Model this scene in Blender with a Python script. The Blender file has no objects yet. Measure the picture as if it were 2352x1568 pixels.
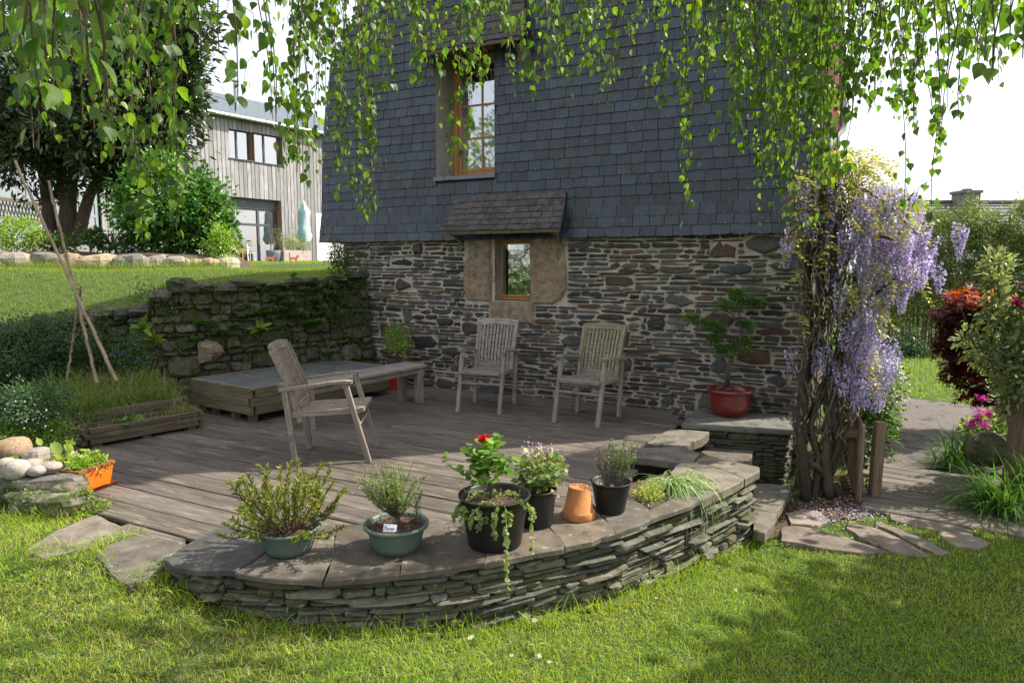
import bpy, math, random
import numpy as np
from mathutils import Vector, Matrix

SC = bpy.context.scene
COL = SC.collection
RX = random.Random(7)
NR = np.random.default_rng(11)

# ---------------------------------------------------------------- camera, sky, sun, exposure
FPX = 1568.0            # focal length in pixels of a 2352 px wide frame (24 mm on 36 mm)
PITCH = math.atan(174 / 1568)
CAMZ = 1.7
cam_data = bpy.data.cameras.new("camera")
cam_data.lens = 24; cam_data.sensor_width = 36; cam_data.clip_end = 2000; cam_data.clip_start = .05
cam = bpy.data.objects.new("camera", cam_data); COL.objects.link(cam)
cam.location = (0, 0, CAMZ); cam.rotation_euler = (math.pi / 2 - PITCH, 0, 0)
SC.camera = cam

SUN_EL = math.radians(44)
SUN_AZ = Vector((1.0, .30)).normalized()
sun_dir = Vector((SUN_AZ.x * math.cos(SUN_EL), SUN_AZ.y * math.cos(SUN_EL), math.sin(SUN_EL)))
w = bpy.data.worlds.new("World"); SC.world = w; w.use_nodes = True
nt = w.node_tree; nt.nodes.clear()
sky = nt.nodes.new("ShaderNodeTexSky"); sky.sky_type = 'NISHITA'; sky.sun_disc = False
sky.sun_elevation = SUN_EL; sky.sun_rotation = math.atan2(SUN_AZ.x, SUN_AZ.y)
sky.air_density = 1.0; sky.dust_density = 3.5; sky.ozone_density = 1.0
bg = nt.nodes.new("ShaderNodeBackground"); bg.inputs[1].default_value = 0.115
veil = nt.nodes.new("ShaderNodeMixRGB"); veil.inputs[0].default_value = .55          # thin white overcast veil
veil.inputs[2].default_value = (8.5, 8.6, 9.0, 1)
out = nt.nodes.new("ShaderNodeOutputWorld")
nt.links.new(sky.outputs[0], veil.inputs[1]); nt.links.new(veil.outputs[0], bg.inputs[0]); nt.links.new(bg.outputs[0], out.inputs[0])
sd = bpy.data.lights.new("sun", 'SUN'); sd.energy = 5.0; sd.angle = math.radians(.6); sd.color = (1, .93, .8)
sun = bpy.data.objects.new("sun", sd); COL.objects.link(sun)
sun.rotation_euler = (-sun_dir).to_track_quat('-Z', 'Y').to_euler()
SC.view_settings.view_transform = 'Standard'; SC.view_settings.look = 'None'
SC.view_settings.exposure = 0.8; SC.view_settings.gamma = 1.0
SC.view_settings.use_curve_mapping = False
SC.cycles.max_bounces = 7; SC.cycles.diffuse_bounces = 3; SC.cycles.glossy_bounces = 3
SC.cycles.transmission_bounces = 5; SC.cycles.transparent_max_bounces = 6
SC.cycles.caustics_reflective = False; SC.cycles.caustics_refractive = False
SC.cycles.use_denoising = True

# ---------------------------------------------------------------- pixel -> place
_f = np.array([0, math.cos(PITCH), -math.sin(PITCH)]); _u = np.array([0, math.sin(PITCH), math.cos(PITCH)])
_r = np.array([1., 0, 0]); CAM = np.array([0, 0, CAMZ])
def ray(x, y): return _f + (x - 1176) / FPX * _r - (y - 784) / FPX * _u
def W(x, y, z=0.):                       # where the line of sight meets the level z
    d = ray(x, y); return CAM + d * ((z - CAMZ) / d[2])
def D(x, y, Y):                          # where it meets the distance Y
    d = ray(x, y); return CAM + d * (Y / d[1])
def PL(x, y, p0, n):                     # where it meets a wall
    d = ray(x, y); return CAM + d * (np.dot(np.array(p0) - CAM, n) / np.dot(d, n))
def V3(*a): return np.array(a, dtype=float)
def unit(v): v = np.asarray(v, float); return v / max(np.linalg.norm(v), 1e-9)
def smooth(a, b, x):
    t = np.clip((np.asarray(x, float) - a) / (b - a), 0, 1); return t * t * (3 - 2 * t)

# ---------------------------------------------------------------- naming
def tag(o, label=None, cat=None, group=None, kind=None):
    if label: o["label"] = label
    if cat: o["category"] = cat
    if group: o["group"] = group
    if kind: o["kind"] = kind
    return o
def empty(name, loc=(0, 0, 0), label=None, cat=None, group=None, kind=None, rz=0.):
    o = bpy.data.objects.new(name, None); COL.objects.link(o); o.location = loc; o.rotation_euler = (0, 0, rz)
    o.empty_display_size = .1
    return tag(o, label, cat, group, kind)
def link(o, parent=None, Mx=None):
    COL.objects.link(o)
    if parent is not None:
        o.parent = parent
        if Mx is None:                    # vertices are in world space: undo the chain above
            inv = Matrix.Identity(4); p = parent; chain = []
            while p is not None: chain.append(p.matrix_basis.copy()); p = p.parent
            for m in reversed(chain): inv = inv @ m
            o.matrix_basis = inv.inverted()
    if Mx is not None: o.matrix_basis = Mx
    return o
def copy_tree(o, parent=None):
    c = o.copy(); COL.objects.link(c); c.parent = parent
    for ch in list(o.children): copy_tree(ch, c)
    return c

# ---------------------------------------------------------------- mesh builders
def mesh_from(name, V, F, C=None, mats=(), smooth_=False):
    me = bpy.data.meshes.new(name)
    V = np.asarray(V, np.float32)
    if isinstance(F, np.ndarray):
        m, k = F.shape
        me.vertices.add(len(V)); me.vertices.foreach_set("co", V.ravel())
        me.loops.add(m * k); me.loops.foreach_set("vertex_index", F.astype(np.int32).ravel())
        me.polygons.add(m); me.polygons.foreach_set("loop_start", np.arange(0, m * k, k, dtype=np.int32))
        me.update(calc_edges=True)
    else:
        me.from_pydata(V.tolist(), [], F)
    if C is not None:
        C = np.asarray(C, np.float32)
        a = me.color_attributes.new("Col", 'FLOAT_COLOR', 'POINT')
        a.data.foreach_set("color", np.hstack([C[:, :3], np.ones((len(C), 1), np.float32)]).ravel())
    for m_ in mats: me.materials.append(m_)
    if smooth_: me.polygons.foreach_set("use_smooth", [True] * len(me.polygons))
    return me
class MB:
    def __init__(s): s.v = []; s.f = []; s.c = []
    def add(s, verts, faces, col=(.5, .5, .5)):
        b = len(s.v); s.v += [tuple(map(float, p)) for p in verts]; s.f += [tuple(i + b for i in q) for q in faces]
        c = np.asarray(col, float)
        s.c += [tuple(c)] * len(verts) if c.ndim == 1 else [tuple(x) for x in c]
        return s
    def box(s, lo, hi, col=(.5, .5, .5)):
        x0, y0, z0 = lo; x1, y1, z1 = hi
        return s.add([(x0, y0, z0), (x1, y0, z0), (x1, y1, z0), (x0, y1, z0), (x0, y0, z1), (x1, y0, z1), (x1, y1, z1), (x0, y1, z1)],
                     [(0, 3, 2, 1), (4, 5, 6, 7), (0, 1, 5, 4), (1, 2, 6, 5), (2, 3, 7, 6), (3, 0, 4, 7)], col)
    def cbox(s, lo, hi, ch=.004, col=(.5, .5, .5)):      # box with chamfered long edges (x is the length)
        x0, y0, z0 = lo; x1, y1, z1 = hi; c = ch
        prof = [(y0 + c, z0), (y1 - c, z0), (y1, z0 + c), (y1, z1 - c), (y1 - c, z1), (y0 + c, z1), (y0, z1 - c), (y0, z0 + c)]
        v = [(x0, a, b) for a, b in prof] + [(x1, a, b) for a, b in prof]
        f = [(i, (i + 1) % 8, 8 + (i + 1) % 8, 8 + i) for i in range(8)] + [tuple(range(7, -1, -1)), tuple(range(8, 16))]
        return s.add(v, f, col)
    def tube(s, pts, rad, n=8, col=(.5, .5, .5), cap=True):
        pts = [np.asarray(p, float) for p in pts]; k = len(pts)
        rad = [rad] * k if np.isscalar(rad) else rad
        vs = []; prev = None
        for i, p in enumerate(pts):
            t = unit(pts[min(i + 1, k - 1)] - pts[max(i - 1, 0)])
            if prev is None:
                a = np.cross(t, [0, 0, 1.]); a = a if np.linalg.norm(a) > 1e-3 else np.array([1., 0, 0])
            else: a = prev - t * np.dot(prev, t)
            a = unit(a); prev = a; b = np.cross(t, a)
            for j in range(n):
                q = 2 * math.pi * j / n; vs.append(p + rad[i] * (math.cos(q) * a + math.sin(q) * b))
        fs = [(i * n + j, i * n + (j + 1) % n, (i + 1) * n + (j + 1) % n, (i + 1) * n + j) for i in range(k - 1) for j in range(n)]
        if cap: fs += [tuple(range(n - 1, -1, -1)), tuple(range((k - 1) * n, k * n))]
        return s.add(vs, fs, col)
    def lathe(s, prof, n=28, center=(0, 0, 0), col=(.5, .5, .5), wob=0.):
        cx, cy, cz = center; vs = []
        for r, z in prof:
            for j in range(n):
                a = 2 * math.pi * j / n; vs.append((cx + r * math.cos(a), cy + r * math.sin(a), cz + z))
        k = len(prof)
        fs = [(i * n + j, i * n + (j + 1) % n, (i + 1) * n + (j + 1) % n, (i + 1) * n + j) for i in range(k - 1) for j in range(n)]
        fs += [tuple(range((k - 1) * n, k * n))]
        return s.add(vs, fs, col)
    def prism(s, poly, z0, z1, col=(.5, .5, .5), inset=0.):     # polygon (counter-clockwise seen from +z) between two levels
        n = len(poly); P = np.asarray(poly, float)[:, :2]; c = P.mean(0)
        T = P + (c - P) / np.maximum(np.linalg.norm(c - P, axis=1, keepdims=True), 1e-6) * inset
        v = [(x, y, z0) for x, y in P] + [(x, y, z1 - min(inset, .3 * (z1 - z0))) for x, y in P] + [(x, y, z1) for x, y in T]
        f = [tuple(range(n - 1, -1, -1))]
        for k in (0, 1): f += [(k * n + i, k * n + (i + 1) % n, (k + 1) * n + (i + 1) % n, (k + 1) * n + i) for i in range(n)]
        f += [tuple(range(2 * n, 3 * n))]
        return s.add(v, f, col)
    def mesh(s, name, mats, smooth_=False):
        mats = mats if isinstance(mats, (list, tuple)) else [mats]
        return mesh_from(name, s.v, s.f, s.c, mats, smooth_)
    def build(s, name, mats, parent=None, Mx=None, smooth_=False):
        return link(bpy.data.objects.new(name, s.mesh(name, mats, smooth_)), parent, Mx)
def ccw(P):
    P = [tuple(p[:2]) for p in P]
    a = sum(P[i][0] * P[(i + 1) % len(P)][1] - P[(i + 1) % len(P)][0] * P[i][1] for i in range(len(P)))
    return P if a > 0 else P[::-1]
def frame_matrix(p0, x, up=(0, 0, 1)):
    x = unit(x); z = np.asarray(up, float); z = z - x * np.dot(x, z)
    if np.linalg.norm(z) < 1e-4: z = np.array([0, 1., 0]) - x * x[1]
    z = unit(z); y = np.cross(z, x)
    return Matrix(((x[0], y[0], z[0], p0[0]), (x[1], y[1], z[1], p0[1]), (x[2], y[2], z[2], p0[2]), (0, 0, 0, 1)))
def bar(name, p0, p1, w_, t_, mat, parent=None, up=(0, 0, 1), ch=.004, col=(.5, .5, .5)):   # a length of timber, its own object, grain along local x
    p0 = np.asarray(p0, float); p1 = np.asarray(p1, float); L = np.linalg.norm(p1 - p0)
    return MB().cbox((0, -w_ / 2, -t_ / 2), (L, w_ / 2, t_ / 2), ch, col).build(name, mat, parent, frame_matrix(p0, p1 - p0, up))
def plank_curve(name, pts, w_, t_, mat, parent, side=(1, 0, 0), ch=None):    # bent timber: rectangle swept along pts, width along side
    mb = MB(); sd_ = unit(side); vs = []; k = len(pts); pts = [np.asarray(p, float) for p in pts]
    for i, p in enumerate(pts):
        t = unit(pts[min(i + 1, k - 1)] - pts[max(i - 1, 0)]); nn = unit(np.cross(t, sd_))
        for a, b in ((-1, -1), (1, -1), (1, 1), (-1, 1)): vs.append(p + sd_ * a * w_ / 2 + nn * b * t_ / 2)
    fs = [(i * 4 + j, i * 4 + (j + 1) % 4, i * 4 + 4 + (j + 1) % 4, i * 4 + 4 + j) for i in range(k - 1) for j in range(4)] + [(3, 2, 1, 0), tuple(range(4 * k - 4, 4 * k))]
    return mb.add(vs, fs).build(name, mat, parent, Matrix.Identity(4))

# ---------------------------------------------------------------- foliage
def tmpl(v, f): return np.array(v, float), np.array(f, int)
T_BIRCH = tmpl([(0, .42, -.03), (0, 0, 0), (.27, .07, .03), (.42, .27, .06), (.31, .55, .05), (.13, .8, .01), (0, 1.04, -.07), (-.13, .8, .01), (-.31, .55, .05), (-.42, .27, .06), (-.27, .07, .03)],
               [(0, i, i + 1) for i in range(1, 10)] + [(0, 10, 1)])
T_OVATE = tmpl([(0, .5, -.03), (0, 0, 0), (.24, .25, .05), (.25, .6, .05), (0, 1, -.06), (-.25, .6, .05), (-.24, .25, .05)],
               [(0, 1, 2), (0, 2, 3), (0, 3, 4), (0, 4, 5), (0, 5, 6), (0, 6, 1)])
T_LANCE = tmpl([(0, 0, 0), (.12, .35, .03), (.08, .75, .0), (0, 1, -.08), (-.08, .75, 0), (-.12, .35, .03), (0, .5, -.02)],
               [(6, 0, 1), (6, 1, 2), (6, 2, 3), (6, 3, 4), (6, 4, 5), (6, 5, 0)])
T_QUAD = tmpl([(0, 0, 0), (.27, .5, .06), (0, 1, 0), (-.27, .5, .06)], [(0, 1, 2), (0, 2, 3)])
T_NEEDLE = tmpl([(0, 0, 0), (.09, .5, .02), (0, 1, 0), (-.09, .5, .02)], [(0, 1, 2), (0, 2, 3)])
T_ROUND = tmpl([(0, .45, -.04)] + [(.48 * math.sin(a), .5 - .5 * math.cos(a), .03) for a in np.linspace(0, 2 * math.pi, 8)[:-1]],
               [(0, i, i % 7 + 1) for i in range(1, 8)])
def _palm():
    v = [(0, .05, 0)]; n = 0
    for k, (a, L) in enumerate(((-105, .55), (-55, .85), (0, 1.), (55, .85), (105, .55))):
        for da, l in ((-20, .3), (-6, .65 * L), (0, L), (6, .65 * L), (20, .3)):
            q = math.radians(a + da); v.append((l * math.sin(q), .05 + l * math.cos(q), -.1 * l * l))
    return tmpl(v, [(0, i, i + 1) for i in range(1, 25) if True])
T_PALM = _palm()
T_PETAL5 = tmpl([(0, 0, 0)] + [((.5 if i % 2 else .22) * math.cos(i * math.pi / 5), (.5 if i % 2 else .22) * math.sin(i * math.pi / 5), .1 if i % 2 else .02) for i in range(10)],
                [(0, i, i % 10 + 1) for i in range(1, 11)])
def norm_rows(a): return a / np.maximum(np.linalg.norm(a, axis=1, keepdims=True), 1e-9)
def leafset(pos, axis, normal, size, T, col, wid=1.):
    tv, tf = T; N = len(pos)
    y = norm_rows(np.asarray(axis, float)); z = np.asarray(normal, float); z = z - y * (y * z).sum(1, keepdims=True)
    bad = np.linalg.norm(z, axis=1) < 1e-4; z[bad] = NR.normal(size=(bad.sum(), 3)); z = norm_rows(z - y * (y * z).sum(1, keepdims=True))
    x = np.cross(y, z); size = np.broadcast_to(np.asarray(size, float), (N,))[:, None, None]
    curl = NR.uniform(.6, 1.5, (N, 1, 1))
    V = pos[:, None, :] + size * (tv[None, :, 0:1] * wid * x[:, None] + tv[None, :, 1:2] * y[:, None] + curl * tv[None, :, 2:3] * z[:, None])
    F = tf[None] + (np.arange(N) * len(tv))[:, None, None]
    C = np.repeat(np.asarray(col, float), len(tv), axis=0)
    return V.reshape(-1, 3), F.reshape(-1, 3), C
class FB:
    def __init__(s): s.V = []; s.F = []; s.C = []; s.n = 0
    def add(s, V, F, C):
        s.V.append(V); s.F.append(F + s.n); s.C.append(C); s.n += len(V); return s
    def mb(s, m):                       # take over triangles of an MB
        tri = []
        for q in m.f:
            for i in range(1, len(q) - 1): tri.append((q[0], q[i], q[i + 1]))
        return s.add(np.array(m.v), np.array(tri), np.array(m.c))
    def tris(s): return sum(len(f) for f in s.F)
    def mesh(s, name, mat, smooth_=False):
        return mesh_from(name, np.concatenate(s.V), np.concatenate(s.F), np.concatenate(s.C), [mat], smooth_)
    def build(s, name, mat, parent=None, Mx=None):
        return link(bpy.data.objects.new(name, s.mesh(name, mat)), parent, Mx)
def pal(cols, N, jit=.16):
    cols = np.asarray(cols, float); i = NR.integers(0, len(cols), N); j = NR.integers(0, len(cols), N); t = NR.random((N, 1))
    c = cols[i] * t + cols[j] * (1 - t)
    return np.clip(c * (1 + NR.normal(0, jit, (N, 1))) * (1 + NR.normal(0, jit * .3, (N, 3))), .004, .95)
def rdir(N):
    return norm_rows(NR.normal(size=(N, 3)))
def crown(fb, center, radii, nclump, per, clump_r, leaf, T, cols, shell=.55, droop=0., up=.35, zmin=None, lump=.22, flat=1., wid=1., jit=.18, half=False):
    center = np.asarray(center, float); radii = np.asarray(radii, float)
    d = rdir(nclump)
    if half: d[:, 2] = np.abs(d[:, 2])
    k = shell + (1 - shell) * NR.random((nclump, 1)) ** .6
    ph = NR.uniform(0, 6.28, 3)
    lum = 1 + lump * (np.sin(3.1 * d[:, :1] + ph[0]) + np.sin(4.3 * d[:, 1:2] + ph[1]) + np.sin(3.7 * d[:, 2:3] + ph[2])) / 2 + NR.normal(0, .06, (nclump, 1))
    cc = center + d * k * radii * lum
    idx = np.repeat(np.arange(nclump), per); N = len(idx)
    off = NR.normal(size=(N, 3)) * clump_r * NR.uniform(.6, 1.3, (nclump, 1))[idx]; off[:, 2] *= flat
    pos = cc[idx] + off
    ax = norm_rows(off + 1e-6) * .8 + d[idx] * .5 + rdir(N) * .55 + np.array([0, 0, -droop])
    nm = np.array([0, 0, up]) + rdir(N) * .55 + d[idx] * .6
    cbase = pal(cols, nclump, jit)
    col = np.clip(cbase[idx] * (1 + NR.normal(0, .12, (N, 1))), .004, .95)
    sz = leaf * NR.uniform(.65, 1.2, N)
    if zmin is not None:
        keep = pos[:, 2] > zmin; pos, ax, nm, col, sz = pos[keep], ax[keep], nm[keep], col[keep], sz[keep]
    fb.add(*leafset(pos, ax, nm, sz, T, col, wid))
    return cc
def blades(fb, base, h, wd, lean, cols, seg=3, curve=.5, az=None, jit=.15, droop=1.):
    """grass or strap leaves: base (N,3), height h, width wd, lean outward"""
    N = len(base); h = np.broadcast_to(h, (N,)).astype(float); wd = np.broadcast_to(wd, (N,)).astype(float); lean = np.broadcast_to(lean, (N,)).astype(float)
    az = NR.uniform(0, 2 * math.pi, N) if az is None else az
    o = np.stack([np.cos(az), np.sin(az), np.zeros(N)], 1); s = np.stack([-np.sin(az + .0), np.cos(az), np.zeros(N)], 1)
    tw = NR.uniform(-.8, .8, N)[:, None]; s = s * np.cos(tw) + o * np.sin(tw)
    rows = []
    for k in range(seg + 1):
        t = k / seg; th = lean + curve * lean * t * 1.2
        hor = h * t * np.sin(np.minimum(th * (.5 + .5 * t * droop), 2.4)); ver = h * t * np.cos(np.minimum(th * (.5 + .5 * t * droop), 2.4))
        c = base + o * hor[:, None] + np.array([0, 0, 1.]) * ver[:, None]
        wk = (wd * (1 - t ** 2.2) * (.75 + .5 * t * (1 - t)))[:, None]
        if k < seg: rows += [c - s * wk / 2, c + s * wk / 2]
        else: rows += [c]
    V = np.stack(rows, 1); nv = V.shape[1]; tf = []
    for k in range(seg - 1): tf += [(2 * k, 2 * k + 1, 2 * k + 3), (2 * k, 2 * k + 3, 2 * k + 2)]
    tf += [(2 * seg - 2, 2 * seg - 1, 2 * seg)]
    F = np.array(tf)[None] + (np.arange(N) * nv)[:, None, None]
    C = np.repeat(pal(cols, N, jit), nv, axis=0)
    fb.add(V.reshape(-1, 3), F.reshape(-1, 3), C)

# ---------------------------------------------------------------- materials
def nodes(name):
    m = bpy.data.materials.new(name); m.use_nodes = True; n = m.node_tree; n.nodes.clear(); return m, n
def N_(n, t, **k):
    x = n.nodes.new(t)
    for a, b in k.items(): setattr(x, a, b)
    return x
def surf(name, col=None, rough=.85, var=.3, scale=6., bump=.4, bscale=35., stretch=(1, 1, 1), spec=.3, patch=None, patch_amt=.35, patch_scale=9., patch2=None, patch2_amt=.3, patch2_scale=20., coat=0., dist=.004, objrand=.0, metal=0.):
    """one painted/stone/wood surface: colour (or the piece's own colour) x noise, patches of growth, bump"""
    m, n = nodes(name); L = n.links
    tc = N_(n, "ShaderNodeTexCoord"); oi = N_(n, "ShaderNodeObjectInfo")
    off = N_(n, "ShaderNodeVectorMath", operation='ADD'); mul = N_(n, "ShaderNodeMath", operation='MULTIPLY'); mul.inputs[1].default_value = 37.
    L.new(oi.outputs["Random"], mul.inputs[0]); L.new(tc.outputs["Object"], off.inputs[0]); L.new(mul.outputs[0], off.inputs[1])
    mp = N_(n, "ShaderNodeMapping"); mp.inputs["Scale"].default_value = stretch; L.new(off.outputs[0], mp.inputs[0])
    n1 = N_(n, "ShaderNodeTexNoise"); n1.inputs["Scale"].default_value = scale; n1.inputs["Detail"].default_value = 6; n1.inputs["Roughness"].default_value = .65
    L.new(mp.outputs[0], n1.inputs[0])
    mr = N_(n, "ShaderNodeMapRange"); mr.inputs[1].default_value = .3; mr.inputs[2].default_value = .7; mr.inputs[3].default_value = 1 - var; mr.inputs[4].default_value = 1 + var
    L.new(n1.outputs[0], mr.inputs[0])
    if objrand:
        r2 = N_(n, "ShaderNodeMapRange"); r2.inputs[3].default_value = 1 - objrand; r2.inputs[4].default_value = 1 + objrand; L.new(oi.outputs["Random"], r2.inputs[0])
        mm = N_(n, "ShaderNodeMath", operation='MULTIPLY'); L.new(mr.outputs[0], mm.inputs[0]); L.new(r2.outputs[0], mm.inputs[1]); fac = mm.outputs[0]
    else: fac = mr.outputs[0]
    sc_ = N_(n, "ShaderNodeVectorMath", operation='SCALE'); L.new(fac, sc_.inputs["Scale"])
    if col is None:
        at = N_(n, "ShaderNodeAttribute", attribute_name="Col"); L.new(at.outputs["Color"], sc_.inputs[0])
    else: sc_.inputs[0].default_value = col
    cur = sc_.outputs[0]
    for pc, amt, ps in ((patch, patch_amt, patch_scale), (patch2, patch2_amt, patch2_scale)):
        if pc is None: continue
        np_ = N_(n, "ShaderNodeTexNoise"); np_.inputs["Scale"].default_value = ps; np_.inputs["Detail"].default_value = 8; np_.inputs["Roughness"].default_value = .7
        if max(stretch) > 5:
            m3 = N_(n, 'ShaderNodeMapping'); m3.inputs['Scale'].default_value = [min(q, 4.5) if q > 1 else .55 for q in stretch]; L.new(off.outputs[0], m3.inputs[0]); L.new(m3.outputs[0], np_.inputs[0])
        else: L.new(off.outputs[0], np_.inputs[0])
        rp = N_(n, "ShaderNodeMapRange"); rp.inputs[1].default_value = .68 - amt * .5; rp.inputs[2].default_value = .76 - amt * .5; L.new(np_.outputs[0], rp.inputs[0])
        mx = N_(n, "ShaderNodeMixRGB"); mx.inputs[2].default_value = (*pc, 1); L.new(rp.outputs[0], mx.inputs[0]); L.new(cur, mx.inputs[1]); cur = mx.outputs[0]
    b = N_(n, "ShaderNodeBsdfPrincipled"); L.new(cur, b.inputs["Base Color"])
    b.inputs["Roughness"].default_value = rough; b.inputs["Specular IOR Level"].default_value = spec; b.inputs["Coat Weight"].default_value = coat; b.inputs["Coat Roughness"].default_value = .12
    b.inputs["Metallic"].default_value = metal
    if bump:
        n2 = N_(n, "ShaderNodeTexNoise"); n2.inputs["Scale"].default_value = bscale; n2.inputs["Detail"].default_value = 7; n2.inputs["Roughness"].default_value = .6
        L.new(mp.outputs[0], n2.inputs[0])
        bp = N_(n, "ShaderNodeBump"); bp.inputs["Strength"].default_value = bump; bp.inputs["Distance"].default_value = dist
        L.new(n2.outputs[0], bp.inputs["Height"]); L.new(bp.outputs[0], b.inputs["Normal"])
    o = N_(n, "ShaderNodeOutputMaterial"); L.new(b.outputs[0], o.inputs[0])
    return m
def leafy(name, rough=.45, trans=.42, spec=.4, tint=(1.25, 1.25, .55)):
    m, n = nodes(name); L = n.links
    at = N_(n, "ShaderNodeAttribute", attribute_name="Col")
    tc = N_(n, "ShaderNodeTexCoord"); ns = N_(n, "ShaderNodeTexNoise"); ns.inputs["Scale"].default_value = 30.; L.new(tc.outputs["Object"], ns.inputs[0])
    mr = N_(n, "ShaderNodeMapRange"); mr.inputs[3].default_value = .75; mr.inputs[4].default_value = 1.25; L.new(ns.outputs[0], mr.inputs[0])
    sc_ = N_(n, "ShaderNodeVectorMath", operation='SCALE'); L.new(at.outputs["Color"], sc_.inputs[0]); L.new(mr.outputs[0], sc_.inputs["Scale"])
    b = N_(n, "ShaderNodeBsdfPrincipled"); L.new(sc_.outputs[0], b.inputs["Base Color"]); b.inputs["Roughness"].default_value = rough; b.inputs["Specular IOR Level"].default_value = spec
    t = N_(n, "ShaderNodeBsdfTranslucent"); ml = N_(n, "ShaderNodeVectorMath", operation='MULTIPLY'); ml.inputs[1].default_value = tint
    L.new(sc_.outputs[0], ml.inputs[0]); L.new(ml.outputs[0], t.inputs[0])
    mx = N_(n, "ShaderNodeMixShader"); mx.inputs[0].default_value = trans; L.new(b.outputs[0], mx.inputs[1]); L.new(t.outputs[0], mx.inputs[2])
    o = N_(n, "ShaderNodeOutputMaterial"); L.new(mx.outputs[0], o.inputs[0]); return m
def glassy(name, col=(.02, .025, .03), rough=.03):
    m, n = nodes(name); L = n.links
    g = N_(n, "ShaderNodeBsdfGlossy"); g.inputs["Roughness"].default_value = rough; g.inputs[0].default_value = (.95, .97, 1, 1)
    t = N_(n, "ShaderNodeBsdfTransparent"); t.inputs[0].default_value = (.75, .8, .8, 1)
    fr = N_(n, "ShaderNodeFresnel"); fr.inputs[0].default_value = 1.9
    ad = N_(n, "ShaderNodeMath", operation='ADD', use_clamp=True); ad.inputs[1].default_value = .42; L.new(fr.outputs[0], ad.inputs[0])
    mx = N_(n, "ShaderNodeMixShader"); L.new(ad.outputs[0], mx.inputs[0]); L.new(t.outputs[0], mx.inputs[1]); L.new(g.outputs[0], mx.inputs[2])
    o = N_(n, "ShaderNodeOutputMaterial"); L.new(mx.outputs[0], o.inputs[0]); return m

M = {}
M['leaf'] = leafy('leaf'); M['birch'] = leafy('birch_leaf', .42, .5, .4, (2.3, 2.35, .7)); M['gloss'] = leafy('glossy_leaf', .3, .2, .5)
M['grass'] = leafy('grass_blade', .6, .45, .15, (1.25, 1.25, .5)); M['petal'] = leafy('petal', .6, .45, .2, (1.1, 1.1, 1.15)); M['dry'] = leafy('dry_leaf', .8, .2, .1, (1, 1, 1))
M['stone'] = surf('rubble_stone', None, .8, .32, 14., .8, 45., patch=(.16, .155, .12), patch_amt=.16, patch_scale=26., dist=.008)
M['mossy_stone'] = surf('mossy_stone', None, .92, .35, 10., .9, 30., patch=(.05, .068, .02), patch_amt=.44, patch_scale=6., patch2=(.27, .26, .22), patch2_amt=.17, patch2_scale=34., dist=.012)
M['schist'] = surf('schist', None, .75, .35, 9., .9, 26., stretch=(1, 1, 3.2), patch=(.25, .25, .21), patch_amt=.2, patch_scale=22., patch2=(.055, .07, .028), patch2_amt=.3, patch2_scale=5., dist=.008)
M['coping'] = surf('coping_slab', None, .72, .45, 6., 1., 20., patch=(.27, .265, .24), patch_amt=.17, patch_scale=17., patch2=(.05, .055, .03), patch2_amt=.18, patch2_scale=5., dist=.006)
M['boulder'] = surf('boulder', None, .9, .25, 30., .8, 70., patch=(.42, .40, .35), patch_amt=.26, patch_scale=60., dist=.006)
M['mortar'] = surf('lime_mortar', (.42, .375, .31), .95, .28, 9., 1., 32., patch=(.12, .115, .09), patch_amt=.22, patch_scale=5., dist=.012)
M['granite'] = surf('granite', (.27, .20, .13), .9, .5, 11., 1., 60., patch=(.20, .115, .065), patch_amt=.26, patch_scale=7., patch2=(.36, .31, .25), patch2_amt=.27, patch2_scale=50., dist=.014)
M['slate'] = surf('slate', None, .42, .2, 5., .35, 40., stretch=(1, 1, .5), patch=(.03, .028, .022), patch_amt=.26, patch_scale=5., patch2=(.085, .10, .12), patch2_amt=.16, patch2_scale=9., spec=.5, dist=.004)
M['roof_slate'] = surf('weathered_slate', None, .8, .35, 9., .6, 40., patch=(.115, .095, .08), patch_amt=.34, patch_scale=9., patch2=(.38, .38, .33), patch2_amt=.07, patch2_scale=13., dist=.005)
M['deck'] = surf('weathered_deck', (.122, .103, .085), .8, .55, 3.2, 1., 16., stretch=(.9, 12, 12), patch=(.22, .185, .15), patch_amt=.25, patch_scale=4.5, patch2=(.04, .034, .028), patch2_amt=.2, patch2_scale=2.4, objrand=.25, dist=.004)
M['teak'] = surf('weathered_teak', (.265, .225, .19), .85, .45, 4., 1., 18., stretch=(1.2, 16, 16), patch=(.17, .145, .115), patch_amt=.3, patch_scale=6., objrand=.14, dist=.003)
M['teak_green'] = surf('algae_teak', (.235, .215, .135), .88, .45, 4., 1., 18., stretch=(1.2, 16, 16), patch=(.15, .135, .105), patch_amt=.26, patch_scale=6., objrand=.12, dist=.003)
M['planter_wood'] = surf('stained_timber', (.125, .095, .068), .85, .5, 3.2, .8, 18., stretch=(1, 10, 10), patch=(.16, .145, .09), patch_amt=.28, patch_scale=5., objrand=.16, dist=.003)
M['box_wood'] = surf('larch_boards', (.165, .135, .085), .8, .45, 3.2, .7, 18., stretch=(1, 10, 10), patch=(.12, .12, .065), patch_amt=.3, patch_scale=4., objrand=.2, dist=.003)
M['gate_wood'] = surf('gate_wood', (.21, .155, .105), .85, .5, 4., .9, 18., stretch=(1, 12, 12), objrand=.15, dist=.003)
M['window_wood'] = surf('varnished_oak', (.40, .20, .06), .45, .2, 4., .2, 30., stretch=(1, 8, 8), spec=.5, coat=.2)
M['clad'] = surf('larch_cladding', (.33, .32, .325), .85, .4, 3., .6, 14., stretch=(.5, 7, 7), objrand=.22, patch=(.25, .235, .23), patch_amt=.28, patch_scale=2.2, dist=.005)
M['clad_warm'] = surf('fresh_larch', (.32, .18, .11), .8, .3, 3., .4, 14., stretch=(.5, 7, 7), objrand=.15)
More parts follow.
